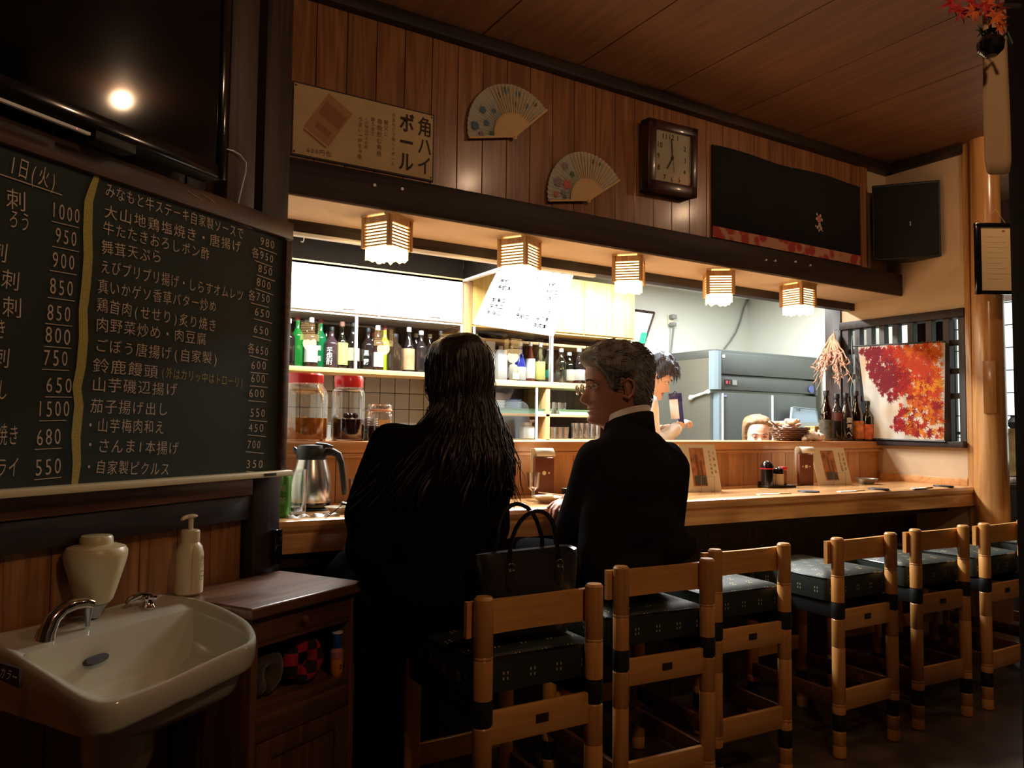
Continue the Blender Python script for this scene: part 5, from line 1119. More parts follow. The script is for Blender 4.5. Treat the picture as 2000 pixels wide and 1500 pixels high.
# ---- fridge
fx, fw, fy = 3.995, 1.10, 3.81
fg = thing('commercial_fridge', 'tall grey steel commercial refrigerator with a red digital display', 'refrigerator', (fx, fy, 0))
M_fs = flat('fridge_steel', (0.105, 0.118, 0.118), 0.42, metal=0.5, noisy=.05, nscale=3); M_fb = flat('fridge_trim', (0.17, 0.23, 0.27), 0.4)
MB().box(0.0, fw, 0.05, 0.70, 0.02, 1.70).build('fridge_body', flat('fridge_side', (0.24, 0.25, 0.22), 0.35, metal=.7), fg)
MB().box(-0.002, fw, 0.0, 0.70, 1.70, 1.758, ch=.004).build('fridge_top', M_fs, fg)
MB().box(0.05, fw - .03, -0.008, 0.05, 1.585, 1.735, ch=.004).build('upper_fascia', M_fs, fg)
MB().box(0.05, fw - .03, -0.002, 0.05, 1.475, 1.575, ch=.004).build('control_panel', M_fs, fg)
m = MB(); m.prism([(-0.012, 0.05), (-0.012, 0.0), (0.01, -0.018), (0.045, -0.012), (0.052, 0.0), (0.052, 0.05)], 1.475, 1.745); m.build('corner_trim', M_fb, fg)
MB().box(fw - .03, fw, -.01, .05, 1.46, 1.72, ch=.01).build('corner_trim', M_fs, fg)
dp = MB().box(0.085, 0.155, -.006, 0, 1.51, 1.548).build('display', M_black, fg); writing('display_digits', '01', (.092, -.0065, 1.529), (.148, -.0065, 1.529), .030, glow('red_digits', (1, .12, .15), 2.0), dp, NF, jit=0, off=.02)
MB().box(0.165, 0.21, -.005, 0, 1.512, 1.547).build('button_label', M_steel, fg)
MB().box(0.06, 0.085, -.010, -.008, 1.70, 1.722).build('badge', M_alu, fg)
for x0, x1 in ((0.055, 0.565), (0.572, fw - .02)): d = MB().box(x0, x1, -0.004, 0.046, 0.75, 1.455, ch=.004).build('fridge_door', M_fs, fg); MB().box(x0, x0 + .012, -.012, 0, 0.76, 1.45).build('door_edge', M_alu, d)
MB().box(0.03, 0.05, -.004, .05, 0.1, 1.455).build('door_frame', M_fb, fg)
MB().box(.075, .105, -.006, -.003, 1.425, 1.438).build('maker_plate', flat('plate_blue', (.25, .3, .5), .5), fg)
MB().lathe([(0, 0), (.028, 0), (.028, .006), (0, .008)], 16, M=Matrix.Translation(V((1.02, -.004, 1.51))) @ Matrix.Rotation(PI / 2, 4, 'X')).build('lock_badge', flat('badge_blue', (.10, .12, .35), .4), fg)
for x0, x1 in ((0.055, 0.565), (0.572, fw - .02)): MB().box(x0, x1, -0.004, 0.046, 0.08, .745, ch=.004).build('fridge_door', M_fs, fg)
for x, y in ((.06, .1), (fw - .06, .1), (.06, .62), (fw - .06, .62)): MB().cyl((x, y, 0), (x, y, .02), .02, 10).build('foot', M_black, fg)
# bottle opener shaped magnet on the fridge flank
a = atX(1352, 777, fx - .004); b = atX(1386, 765, fx - .004); fl_ = thing('magnet_clip', 'pale green and white magnet clip stuck to the side of the fridge', 'magnet', a); d = b - V(a)
mk_ = MB(); mk_.tube([(0, 0, 0), d * .2, d * .8, d], [.020, .010, .009, .016], 10); mk_.ball((0, 0, 0), (.006, .024, .018), 10); mk_.ball(d, (.006, .02, .015), 10); mk_.build('clip_body', flat('mint_white', (.65, .8, .68), .4), fl_); fl_.location.x -= .014
# light blue tray/board behind the bottles on the fridge
q1 = [atY(x, y, 3.72) for x, y in ((1546, 825), (1598, 826), (1594, 800), (1549, 795))]; bt_ = thing('plastic_lid', 'pale blue translucent plastic box lid behind the basket of vegetables', 'lid', q1[0]); o_ = V(bt_.location); q1 = [p - o_ for p in q1]
m = MB(); m.rings([q1, [p + V((0, .02, 0)) for p in q1]]); m.build('lid_panel', flat('pale_blue', (.45, .60, .80), .4), bt_)
m = MB(); [m.tube([q1[i], q1[(i + 1) % 4]], .005, 6) for i in range(4)]; m.build('rim', M_fb, bt_)
writing('lid_text', '冷蔵', q1[3] + V((.03, -.002, -.02)), q1[3] + V((.08, -.002, -.02)), .02, M_ink, bt_, NF, jit=0)
kt = thing('kitchen_trolley', 'narrow steel trolley in front of the fridge carrying the pale blue lid', 'trolley', (0, 0, 0)); kx0, kx1 = o_.x - .03, o_.x + .33
MB().box(kx0, kx1, 3.52, 3.79, .86, .88, ch=.004).build('trolley_top', M_steel, kt)
for x, y in ((kx0 + .02, 3.54), (kx1 - .02, 3.54), (kx0 + .02, 3.77), (kx1 - .02, 3.77)): MB().cyl((x, y, 0), (x, y, .86), .012, 10).build('leg', M_steel, kt)
m = MB(); m.box(q1[0].x - .0, q1[1].x + .0, -.02, .04, 0.88 - o_.z, -0.0); m.build('box_base', M_steel, bt_)
# =================================================================== THINGS ON THE LEDGE AND THE COUNTER
def onc(px, py, z=ZT): return atZ(px, py, z)
def at_line(px, Y, z): v = ray(px, 800); k = v[0] / v[1]; return V((k * Y, Y, z))
# jars on the ledge
def jar(label, p, r, h, lid_h, lidr, lidm, fill, fm, neck=.86, shoulder=.80):
    t = thing('glass_jar', label, 'jar', p)
    pf = [(0, 0), (r * .92, 0), (r, .015), (r, h * shoulder), (r * .93, h * (shoulder + .08)), (r * neck, h * .95), (r * neck, h)]
    MB().lathe(pf, 32, cap=False).build('jar_glass', M_glass, t)
    MB().lathe([(0, .004), (r * .90, .004), (r * .965, .016), (r * .965, fill), (0, fill)], 28).build('liquid', fm, t)
    lp = [(0, h - .004), (lidr, h - .004), (lidr * 1.02, h), (lidr * 1.02, h + lid_h - .006), (lidr * .96, h + lid_h), (0, h + lid_h)]
    if lidm: MB().lathe(lp, 36).build('screw_lid', lidm, t)
    return t
lemon = flat('lemon_liquor', (0.62, 0.22, 0.02), 0.15, coat=.4, noisy=.35, nscale=40)
plum = flat('plum_liquor', (0.045, 0.008, 0.010), 0.12, coat=.5)
j1 = jar('large round jar with red lid, half full of orange citrus slices in liquor', at_line(593, 2.955, ZL), .092, .225, .034, .072, M_red, .088, lemon, .78, .78)
r_ = random.Random(3)
for k in range(12):
    a = k * .55; m = MB(); m.lathe([(0, 0), (.019, 0), (.021, .003), (.019, .006), (0, .006)], 14, M=Matrix.Rotation(r_.uniform(.4, 1.3), 4, 'X') @ Matrix.Rotation(r_.uniform(0, 3), 4, 'Y')); o = m.build('citrus_slice', MATS.get('citrus') or flat('citrus', (0.80, 0.36, 0.05), .35), j1); o.location = (.070 * math.cos(a), .070 * math.sin(a), .020 + .058 * ((k * .618) % 1))
j2 = jar('tall jar with red lid, half full of dark plums in liquor', at_line(680, 2.955, ZL), .066, .215, .042, .056, M_red, .085, plum, .84, .85)
for k in range(26):
    a = k * 2.4; rr2 = .052 if k % 3 else .03; m = MB(); m.ball((rr2 * math.cos(a), rr2 * math.sin(a), .018 + .010 * (k % 8) + (0.012 if math.cos(a + 2.6) > .2 else 0)), .0125, 10); m.build('plum', MATS.get('plum_skin') or flat('plum_skin', (0.055, 0.012, 0.016), .35), j2)
j3 = jar('small clip-top jar with dark red contents and a cream label', at_line(742, 2.95, ZL), .050, .125, .01, .044, None, .060, flat('dark_preserve', (.10, .012, .010), .3), .86, .84)
MB().lathe([(0, .126), (.047, .126), (.049, .130), (.049, .141), (.044, .147), (0, .148)], 26).build('glass_lid', glass('lid_glass', (.95, .9, .85), .25), j3)
MB().lathe([(.0485, .120), (.0500, .122), (.0500, .126), (.0485, .128)], 26, cap=False).build('rubber_seal', flat('seal', (.75, .38, .22), .6), j3)
MB().tube([(-.046, -.02, .112), (-.054, -.02, .125), (-.05, -.018, .142), (-.046, -.02, .13), (-.05, -.02, .10)], .0015, 6).build('wire_clip', M_steel, j3)
MB().box(-.024, .026, -.0525, -.0505, .02, .085).build('label_card', flat('card_tan', (.62, .40, .20), .7), j3)
writing('label_mark', '山', (-.004, -.0527, .065), (.014, -.0527, .065), .022, flat('card_ink', (.16, .12, .03), .7), j3, NF, jit=0)
stk = MB().lathe([(0, 0), (.022, 0), (.024, .003), (.055, .012), (.056, .015), (.022, .006), (0, .005)], 22).mesh('dish', M_white)
for i in range(9):
    o = bpy.data.objects.new('small_plate', stk); link(o); pz = at_line(712, 3.04, ZL + .0095 * i); o.location = pz; tag(o, (ORD + ['ninth'])[i].replace('top', 'eighth') + ' small white plate, counted upwards, stacked between the plum jar and clip jar', 'plate', 'small plates stacked on the ledge')
# basket of ginger and roots
bk = at_line(1541, 2.95, ZL); bt1 = thing('wicker_basket', 'dark brown woven basket of pale roots on the serving ledge', 'basket', bk); bt1.scale = (.92, .92, .95)
wk = flat('wicker', (.10, .035, .015), .35, coat=.3, bump=.5, bscale=120)
MB().lathe([(0, .004), (.075, 0), (.098, .03), (.118, .075), (.112, .075), (.092, .032), (.07, .01), (0, .01)], 30).build('basket_shell', wk, bt1)
for k in range(6):
    z = .008 + k * .0125; R_ = .078 + .043 * (z / .075) ** .8; m = MB(); m.tube([((R_ + .003 * math.sin(24 * PI * j / 72 + k * PI)) * math.cos(2 * PI * j / 72), (R_ + .003 * math.sin(24 * PI * j / 72 + k * PI)) * math.sin(2 * PI * j / 72), z) for j in range(73)], .0052, 6); m.build('woven_strand', wk, bt1)
rim_ = MB(); rim_.tube([(.119 * math.cos(a), .119 * math.sin(a), .077 + .002 * math.sin(a * 16)) for a in [2 * PI * j / 60 for j in range(61)]], .006, 8); rim_.build('rim', wk, bt1)
MB().tube([(-.10, 0, .075), (-.15, -.01, .10), (-.20, -.02, .118)], [.008, .006, .004], 8).build('handle', wk, bt1)
gin = flat('ginger', (.78, .52, .32), .55, noisy=.15, nscale=60); pinkr = flat('pale_root', (.85, .58, .50), .5)
for k in range(11):
    a = k * 2.1; R_ = .06 * ((k * .37) % 1) + .01; p = bk + V((R_ * math.cos(a), R_ * .8 * math.sin(a), .082 + .013 * (k % 3))); t = thing('ginger_root', ('%s in the heap of the wicker basket, %s' % (['knobbly pale ginger root', 'long pinkish root stalk'][k % 2], ['at its left', 'near its middle', 'at its right', 'at the back', 'at the front', 'on top'][k // 2])), 'root', p, a, 'roots heaped in the wicker basket'); t.scale = (1.35, 1.35, 1.25)
    m = MB(); m.ball((0, 0, 0), (.030, .018, .014), 12); 
    if k % 2: m = MB(); m.tube([(-.045, 0, 0), (-.01, .004, .006), (.03, 0, .004), (.055, -.004, .012)], [.009, .010, .008, .004], 8)
    else: m.ball((.022, .010, .004), (.016, .012, .010), 10); m.ball((-.020, -.010, .006), (.015, .013, .011), 10)
    m.build('root_body', pinkr if k % 2 else gin, t, smooth=True)
gj = at_line(1574, 2.97, ZL); gc = thing('green_capped_jar', 'small spice jar with bright green cap behind the basket', 'jar', gj + V((.03, .10, 0))); MB().lathe([(0, 0), (.022, 0), (.022, .07), (0, .07)], 16).build('jar_body', M_white, gc); MB().lathe([(0, .07), (.024, .07), (.024, .098), (0, .098)], 16).build('cap', flat('bright_green', (.02, .45, .07), .4), gc)
mwp = at_line(1592, 3.03, ZL); mbk = thing('straw_box', 'small straw-coloured box behind the garlic', 'box', mwp); MB().box(-.05, .05, -.035, .035, 0, .085, ch=.004).build('box_body', flat('straw', (.52, .32, .10), .6), mbk); MB().box(-.052, .052, -.037, .037, .075, .087, ch=.003).build('box_lid', MATS['straw'], mbk)
gm_ = flat('garlic_skin', (.80, .66, .52), .5, noisy=.08, nscale=50)
for px, Y, s, lab in ((1576, 2.865, 1.0, 'left bulb of the garlic cluster on the ledge before the bottles'), (1589, 2.86, 1.1, 'middle bulb of the garlic cluster on the ledge'), (1599, 2.885, 1.0, 'right bulb of the garlic cluster beside the dark bottles'), (1571, 2.85, .55, 'smallest garlic bulb beside the basket foot')):
    g_ = thing('garlic_bulb', lab, 'garlic', at_line(px, Y, ZL), px, 'garlic bulbs on the ledge'); s *= 1.35; m = MB(); rs = []
    for i in range(9):
        a = PI * i / 8; rr3 = [.004, .014, .021, .024, .023, .018, .010, .005, .004][i] * s; z = [0, .002, .008, .016, .024, .030, .034, .040, .048][i] * s; rs.append([V((rr3 * (1 + .07 * math.cos(6 * 2 * PI * j / 24)) * math.cos(2 * PI * j / 24), rr3 * (1 + .07 * math.cos(6 * 2 * PI * j / 24)) * math.sin(2 * PI * j / 24), z)) for j in range(24)])
    m.rings(rs); m.build('bulb_skin', gm_, g_, smooth=True)
# big bottles at the end of the ledge
amber = (0.10, 0.045, 0.012)
for px, Y, h, r, col, k, cap, lab, shp, ltxt, txt, lh in [
    (1614, 2.93, .300, .042, (.16, .08, .02), 'g', cB, flat('label_black_gold', (.06, .05, .03), .5, noisy=.5, nscale=60), 'sake', 'amber sake bottle with a dark gold label, leftmost beside the garlic', None, (.05, .42)),
    (1634, 2.95, .285, .046, (.022, .016, .014), 'f', cB, flat('label_maroon', (.14, .04, .03), .5), 'wine', 'black bottle with a maroon label, second of the ledge bottles', None, (.42, .60)),
    (1652, 2.91, .290, .042, (.020, .014, .012), 'f', cB, None, 'sake', 'black bottle with white brush lettering, third of the ledge bottles', '魔界へ', (0, 0)),
    (1672, 2.90, .305, .044, (.10, .07, .015), 'g', cB, flat('label_red_gold', (.62, .20, .06), .5, noisy=.6, nscale=26), 'sake', 'brown bottle with a red and gold label, tallest near the lattice window', None, (.05, .40)),
    (1694, 2.865, .245, .038, (.13, .12, .03), 'g', cB, flat('label_orange_red', (.62, .14, .04), .5, noisy=.5, nscale=30), 'wine', 'shorter green-brown bottle with orange label, rightmost on the ledge', None, (.05, .42))]:
    bottle(ltxt, at_line(px, Y, 0).x, Y, ZL, h, r, col, k, cap, lab, shp, 'large bottles at the end of the ledge', txt, lh, n=22)
# dried branch bunch hanging on the kitchen post
hb = atX(1629, 652, XR - .05); hp = thing('dried_bunch', 'bunch of dried twigs and chillies hanging on the kitchen corner post', 'dried plant', hb)
r_ = random.Random(9); dry = flat('dried_twig', (.50, .33, .20), .8); dry2 = flat('dried_pod', (.42, .20, .13), .6)
for k in range(26):
    p = V((0, 0, 0)); pts = [p]; a = r_.uniform(-1, 1); ln = r_.uniform(.18, .36); q_ = 7
    for i in range(q_):
        f = (i + 1) / q_; p = V((-.012 - .03 * abs(math.sin(k)) * f, a * .15 * f ** 1.1 + r_.uniform(-.009, .009), -ln * f + r_.uniform(-.008, .008))); pts.append(p)
    MB().tube(pts, [.0075 - .0008 * i for i in range(len(pts))], 6).build('twig', dry, hp)
    for s_ in range(3):
        c = pts[3 + s_ + (k % 2)]; m = MB(); m.tube([c, c + V((-.004, r_.uniform(-.02, .02), -.018)), c + V((-.006, r_.uniform(-.03, .03), -.034))], [.004, .0075, .002], 6); m.build('pod', dry2, hp)
MB().tube([(0, 0, -.01), (.0, 0, .02), (.03, 0, .03)], .002, 6).build('tie_string', dry, hp)
# --- counter
gl = onc(551, 995, ZT); cn = thing('green_can', 'green drink can at the left end of the counter', 'can', at_line(553, 2.47, ZT)); cn.scale = (1.05, 1.05, 1.12); M_can = flat('can_green', (.10, .34, .06), .3, metal=.3)
MB().lathe([(0, 0), (.024, 0), (.029, .006), (.0305, .012), (.0305, .108), (.026, .117), (.026, .120), (.024, .118), (0, .117)], 24).build('can_body', M_can, cn)
writing('can_text', '緑茶', (-.002, -.0312, .10), (-.002, -.0312, .03), .022, flat('can_pale', (.4, .6, .3), .4), cn, NF, jit=0, vertical=True); MB().lathe([(.0262, .1175), (.0262, .1205), (.0245, .1205)], 20, cap=False).build('can_rim', M_alu, cn)
tg = thing('water_glass', 'tall clear glass in front of the steel coffee pot', 'glass', at_line(583, 2.50, ZT)); tg.scale = (1, 1, 1.4); MB().lathe([(0, 0), (.029, 0), (.031, .006), (.036, .105), (.0345, .105), (.0295, .010), (0, .010)], 26).build('glass_body', M_glass, tg); MB().lathe([(0, .012), (.029, .012), (.0292, .02), (0, .02)], 24).build('last_sip', flat('tea', (.16, .06, .03), .1), tg)
# coffee pot
cp_ = at_line(611, 2.66, ZT); pot = thing('thermal_pot', 'steel thermal coffee pot with black lid and handle', 'coffee pot', (cp_.x, cp_.y, ZT + .006), math.radians(-31.5)); pot.scale = (1.3, 1.3, 1.32)
MB().lathe([(0, 0), (.052, 0), (.054, .006), (.054, .015), (.0, .015)], 32).build('base_ring', M_blackg, pot)
MB().lathe([(.053, .014), (.0545, .02), (.0545, .06), (.050, .085), (.043, .110), (.039, .124), (.038, .128)], 36, cap=False).build('steel_body', M_steelb, pot)
m = MB(); m.lathe([(.0385, .126), (.040, .130), (.040, .152), (.036, .158), (.034, .163), (0, .166)], 30); m.tube([(-.030, 0, .140), (-.044, 0, .150), (-.049, 0, .158)], [.012, .008, .003], 8); m.build('pot_lid', M_black, pot)
MB().tube([(.012, 0, .164), (.04, 0, .163), (.056, 0, .160)], [.008, .006, .003], 8).build('thumb_lever', M_black, pot)
MB().tube([(.036, 0, .146), (.058, 0, .146), (.072, 0, .138), (.080, 0, .118), (.085, 0, .085), (.089, 0, .05), (.090, 0, .034)], [.009, .010, .010, .009, .0085, .008, .006], 12).build('pot_handle', M_black, pot)
cst = thing('round_coaster', 'black round coaster under the thermal coffee pot', 'coaster', (cp_.x, cp_.y, ZT)); MB().lathe([(0, 0), (.078, 0), (.08, .003), (.078, .006), (0, .006)], 30).build('coaster_disc', M_black, cst)
# wet towel wrapper
tw = thing('towel_wrapper', 'crumpled white paper wrapper on the counter edge before the pot', 'paper', at_line(618, 2.425, ZT), -.06); m = MB(); rs = []
for i in range(13):
    x = -.08 + .16 * i / 12; ww = .012 + .006 * math.sin(i * 1.1); rs.append([V((x, -ww, 0)), V((x, -ww * .4, .008 + .005 * math.sin(i * 2.3))), V((x, ww * .4, .007 + .005 * math.cos(i * 1.7))), V((x, ww, 0))])
m.rings(rs); m.build('crumpled_paper', M_white, tw, smooth=.9)
def dish(name, label, p, r, h, m_, grp=None):
    t = thing(name, label, 'plate', p, 0, grp); MB().lathe([(0, 0), (r * .5, 0), (r * .55, .004), (r * .95, h), (r, h + .002), (r * .93, h), (r * .5, .008), (0, .007)], 30).build('dish_body', m_, t); return t
cel = flat('celadon', (.50, .42, .26), .25, coat=.3)
dish('sauce_dish', 'small pale dish on the counter left of the woman', at_line(665, 2.50, ZT), .045, .02, cel)
dish('sauce_dish', 'dark saucer behind the pot handle, left of the woman', at_line(690, 2.62, ZT), .045, .018, M_blackg)
g2 = thing('water_glass', 'clear glass half hidden behind the woman\'s left arm', 'glass', at_line(702, 2.66, ZT)); MB().lathe([(0, 0), (.027, 0), (.034, .10), (.0325, .10), (.026, .008), (0, .008)], 24).build('glass_body', M_glass, g2)
ds = dish('serving_dish', 'oval pale dish of food with chopsticks between the two guests', at_line(1076, 2.50, ZT), .075, .022, cel)
fd = thing('fried_food', 'pale piece of food lying in the oval dish', 'food', at_line(1068, 2.50, ZT + .012)); m = MB(); m.ball((0, 0, .008), (.04, .018, .010), 12); m.ball((.02, .01, .012), (.022, .016, .009), 10); m.build('morsel', flat('fritter', (.62, .40, .20), .7, noisy=.2, nscale=60), fd)
for k in (0, 1):
    a = at_line(1055, 2.56, ZT + .034); b = at_line(1106, 2.46, ZT + .028); cs_ = MB().tube([a + V((0, .006 * k, 0)), b + V((0, .012 * k, 0))], [.0022, .0032], 6).build('chopstick', M_shelfw); tag(cs_, ['front', 'rear'][k] + ' wooden chopstick resting across the oval dish', 'chopstick', 'chopsticks on the oval dish')
g3 = thing('beer_glass', 'slim clear stemmed glass beside the woman\'s right arm', 'glass', at_line(1043, 2.56, ZT)); MB().lathe([(0, 0), (.026, 0), (.028, .004), (.006, .01), (.006, .04), (.022, .055), (.027, .115), (.0255, .115), (.020, .058), (0, .05)], 26).build('glass_body', M_glass, g3)
# menu card holders and condiment set
def napkin(label, p, rz):
    t = thing('menu_stand', label, 'menu', p, rz); MB().box(-.042, .046, -.012, .012, 0, .165, ch=.003).build('brown_case', flat('case_brown', (.16, .045, .02), .5) if 'case_brown' not in MATS else MATS['case_brown'], t)
    mm = MB(); rs = []
    for i in range(9):
        z = .165 + .030 * math.sin(i / 8 * PI / 2); y = .006 + .045 * (1 - math.cos(i / 8 * PI / 2)) - .05; rs.append([V((-.052, y + .05, z)), V((.030, y + .05, z))])
    mm.rings([[V((-.052, .0135, .06)), V((.03, .0135, .06))]] + [[V((-.052, .0135, .19)), V((.03, .0135, .19))], [V((-.052, .004, .203)), V((.03, .004, .203))], [V((-.050, -.022, .205)), V((.034, -.022, .205))], [V((-.046, -.035, .190)), V((.038, -.035, .190))], [V((-.044, -.038, .172)), V((.040, -.038, .172))]], cap=False, closed=False)
    o = mm.build('curled_paper', M_paper, t); md = o.modifiers.new('s', 'SOLIDIFY'); md.thickness = .001
    for x, r in ((0, .009), (-.022, .004), (.022, .004)): MB().lathe([(0, 0), (r, 0), (r, .001), (0, .0012)], 16, M=Matrix.Translation(V((x, -.012, .10))) @ Matrix.Rotation(PI / 2, 4, 'X')).build('cutout_dot', M_paper, t)
    return t
napkin('brown napkin case with curled paper between the two guests', at_line(1062, 2.72, ZT), math.radians(-12))
napkin('brown napkin case with curled paper beside the condiment set', at_line(1571, 2.70, ZT), math.radians(-15))
def menu(label, p0, p1, hgt, lean, rz, small):
    t = thing('menu_card', label, 'menu', p0, rz); w_ = (p1 - p0).length; Mx = Matrix.Rotation(-lean, 4, 'X')
    MB().box(0, w_, -.001, .001, 0, hgt, Mx).build('card', M_paper, t)
    m = MB(); m.box(w_ * .26, w_ * .64, -.0022, -.001, hgt * .12, hgt * .92, Mx); ph = m.build('menu_photo', flat('photo_tone', (.42, .17, .08), .6, noisy=.5, nscale=30) if 'photo_tone' not in MATS else MATS['photo_tone'], t)
    MB().box(w_ * .30, w_ * .62, -.0030, -.0022, hgt * .14, hgt * .34, Mx).build('printed_pot', MATS.get('pot_print') or flat('pot_print', (.10, .09, .08), .5), t)
    m = MB(); m.box(w_ * .40, w_ * .46, -.0032, -.0022, hgt * .34, hgt * .78, Mx); m.box(w_ * .50, w_ * .56, -.0032, -.0022, hgt * .34, hgt * .66, Mx); m.build('printed_bottle', MATS.get('pot_print2') or flat('pot_print2', (.22, .10, .05), .5), t)
    fn = Mx.to_3x3() @ V((0, -1, 0))
    for x, tx in ((.80, 'おすすめ地酒'), (.91, '冷酒燗酒')): writing('menu_text', tx, Mx @ V((w_ * x, -.001, hgt * .88)), Mx @ V((w_ * x, -.001, hgt * .35)), w_ * .07, MATS['sign_ink_faded'], t, fn, jit=0, vertical=True)
    wr_ = MB(); wx0, wx1 = w_ * .36, w_ * .72
    wr_.tube([(wx0, -.022, 0), (wx0, -.018, hgt * .32), (wx1, -.018, hgt * .32), (wx1, -.022, 0)], .0012, 6); wr_.tube([(wx0, -.022, .002), (wx0, .05, .002)], .0012, 6); wr_.tube([(wx1, -.022, .002), (wx1, .05, .002)], .0012, 6); wr_.build('wire_stand', M_steel, t); return t
a, b = at_line(1597, 2.66, ZT), at_line(1662, 2.64, ZT); menu('pale menu card with a bottle photo beside the condiment set', a, b, .205, .26, math.atan2((b - a).y, (b - a).x), True)
a, b = at_line(1338, 2.62, ZT), at_line(1409, 2.60, ZT); menu('pale menu card with a photo just right of the man in the suit', a, b, .225, .22, math.atan2((b - a).y, (b - a).x), True)
cs = at_line(1514, 2.66, ZT); cd_ = thing('condiment_tray', 'dark wooden tray holding the condiment bottles', 'tray', cs, math.radians(-8)); MB().box(-.085, .10, -.04, .04, 0, .012, ch=.003).build('tray_board', M_dark, cd_); MB().box(-.085, .10, .030, .036, .012, .03, ch=.002).build('tray_lip', M_dark, cd_)
RM = Matrix.Translation(cs) @ Matrix.Rotation(math.radians(-8), 4, 'Z')
def cond(label, x, y, r, h, body, cap, ch_, cat='bottle', band=None):
    t = thing('condiment_bottle', label, cat, RM @ V((x, y, .012)), 0, 'condiments on the dark tray'); t.scale = (1.12, 1.12, 1.15); MB().lathe([(0, 0), (r, 0), (r, h * ch_), (0, h * ch_)], 22).build('bottle_body', body, t)
    MB().lathe([(0, h * ch_), (r * 1.04, h * ch_), (r * 1.02, h * (ch_ + .12)), (r * .85, h * .90), (r * .45, h * .98), (0, h)], 22).build('domed_cap', cap, t)
    if band: MB().lathe([(r * 1.05, h * ch_), (r * 1.06, h * ch_ + .004)], 22, cap=False).build('band', band, t)
shk = flat('shaker_body', (.55, .42, .30), .4)
cond('large black soy sauce bottle with a domed lid, leftmost on the condiment tray', -.055, 0, .028, .108, M_blackg, M_blackg, .66, band=M_red)
cond('small shaker with black lid behind the salt shaker', -.018, .012, .017, .078, shk, M_blackg, .66); cond('salt shaker with black domed lid and pale body', .016, -.004, .022, .080, shk, M_blackg, .62)
t = thing('chilli_tin', 'square brown chilli tin with a red lid on the condiment tray', 'tin', RM @ V((.055, .01, .012)), -.15, 'condiments on the dark tray'); MB().box(-.017, .017, -.014, .014, 0, .072, ch=.002).build('tin_body', flat('tin_brown', (.24, .07, .04), .4), t); MB().box(-.018, .018, -.015, .015, .072, .092, ch=.003).build('red_lid', M_red, t)
ax = thing('steel_ashtray', 'shallow metal dish at the far right of the counter', 'ashtray', at_line(1690, 2.62, ZT)); MB().lathe([(0, .002), (.035, 0), (.040, .006), (.060, .030), (.064, .031), (.058, .030), (.036, .008), (0, .007)], 26).build('dish_body', flat('tin_metal', (.35, .33, .28), .3, metal=.7), ax)
sbk = at_line(1124, 2.66, ZT); dk = thing('dark_dish', 'small dark square dish by the man\'s elbow', 'dish', sbk); MB().box(-.05, .05, -.03, .03, 0, .035, ch=.004).build('dish_body', M_blackg, dk); MB().box(-.05, .05, -.031, .031, .033, .036).build('dish_rim', M_steel, dk)
# place settings: white chopstick sleeve + dark coaster
for k, (x0, y0, x1, y1, cx_, cy_, wd_) in enumerate([(1480, 966, 1552, 964, 1578, 962, 'nearest the suited man'), (1638, 961, 1702, 958, 1716, 957, 'middle of the row'), (1782, 955, 1830, 952, 1844, 951, 'nearest the pillar')]):
    a, b = atZ(x0, y0, ZT), atZ(x1, y1, ZT); d = b - a; t = thing('chopstick_sleeve', 'white paper chopstick sleeve on the counter, ' + wd_, 'chopsticks', (a.x, a.y, ZT), math.atan2(d.y, d.x), 'chopstick sleeves along the counter')
    MB().box(0, .12, -.012, .012, 0, .003).build('paper_sleeve', M_white, t); MB().box(.118, .19, -.004, .004, 0, .005, ch=.001).build('chopstick_tips', M_shelfw, t)
    c = atZ(cx_, cy_, ZT); t = thing('flat_coaster', 'dark flat coaster on the counter, ' + wd_, 'coaster', (c.x + .03, c.y + .02, ZT), .2, 'dark coasters along the counter'); MB().lathe([(0, 0), (.048, 0), (.050, .003), (.048, .006), (0, .006)], 26).build('coaster_disc', M_black, t)
# =================================================================== PEOPLE
def blob(items, voxel, smooth=6, mats=None, name='b', fold=0.0, fscale=14, clip=None):
    """one continuous surface grown from overlapping tapered limbs and masses"""
    mb = MB()
    for it in items:
        if it[0] == 'c':
            _, p0, r0, p1, r1 = it; p0 = V(p0); p1 = V(p1); n = 6
            mb.tube([p0.lerp(p1, i / n) for i in range(n + 1)], [r0 + (r1 - r0) * i / n for i in range(n + 1)], 16); mb.ball(p0, r0, 14); mb.ball(p1, r1, 14)
        elif it[0] == 'e':
            mb.ball(it[1], it[2], 20, it[3] if len(it) > 3 else None)
    me = mb.mesh('tmp', [], False); o = bpy.data.objects.new('tmp', me); COL.objects.link(o)
    r = o.modifiers.new('r', 'REMESH'); r.mode = 'VOXEL'; r.voxel_size = voxel
    s = o.modifiers.new('s', 'SMOOTH'); s.iterations = smooth; s.factor = 0.6
    dg = bpy.context.evaluated_depsgraph_get(); dg.update(); m2 = bpy.data.meshes.new_from_object(o.evaluated_get(dg))
    if fold:
        co = [v.co.copy() for v in m2.vertices]; nn = [v.normal.copy() for v in m2.vertices]
        for i, v in enumerate(m2.vertices):
            p = co[i]; k = noise.noise((p.x * fscale, p.y * fscale, p.z * fscale * .55)); k2 = 1 - abs(noise.noise((p.x * 7 + 3, p.y * 7, p.z * 5 + p.x * 6)) * 2)
            v.co = p + nn[i] * fold * (k + .8 * k2)
    vs = [v.co.copy() for v in m2.vertices]; fs = [list(p.vertices) for p in m2.polygons]
    bpy.data.objects.remove(o); bpy.data.meshes.remove(me); bpy.data.meshes.remove(m2)
    return vs, fs
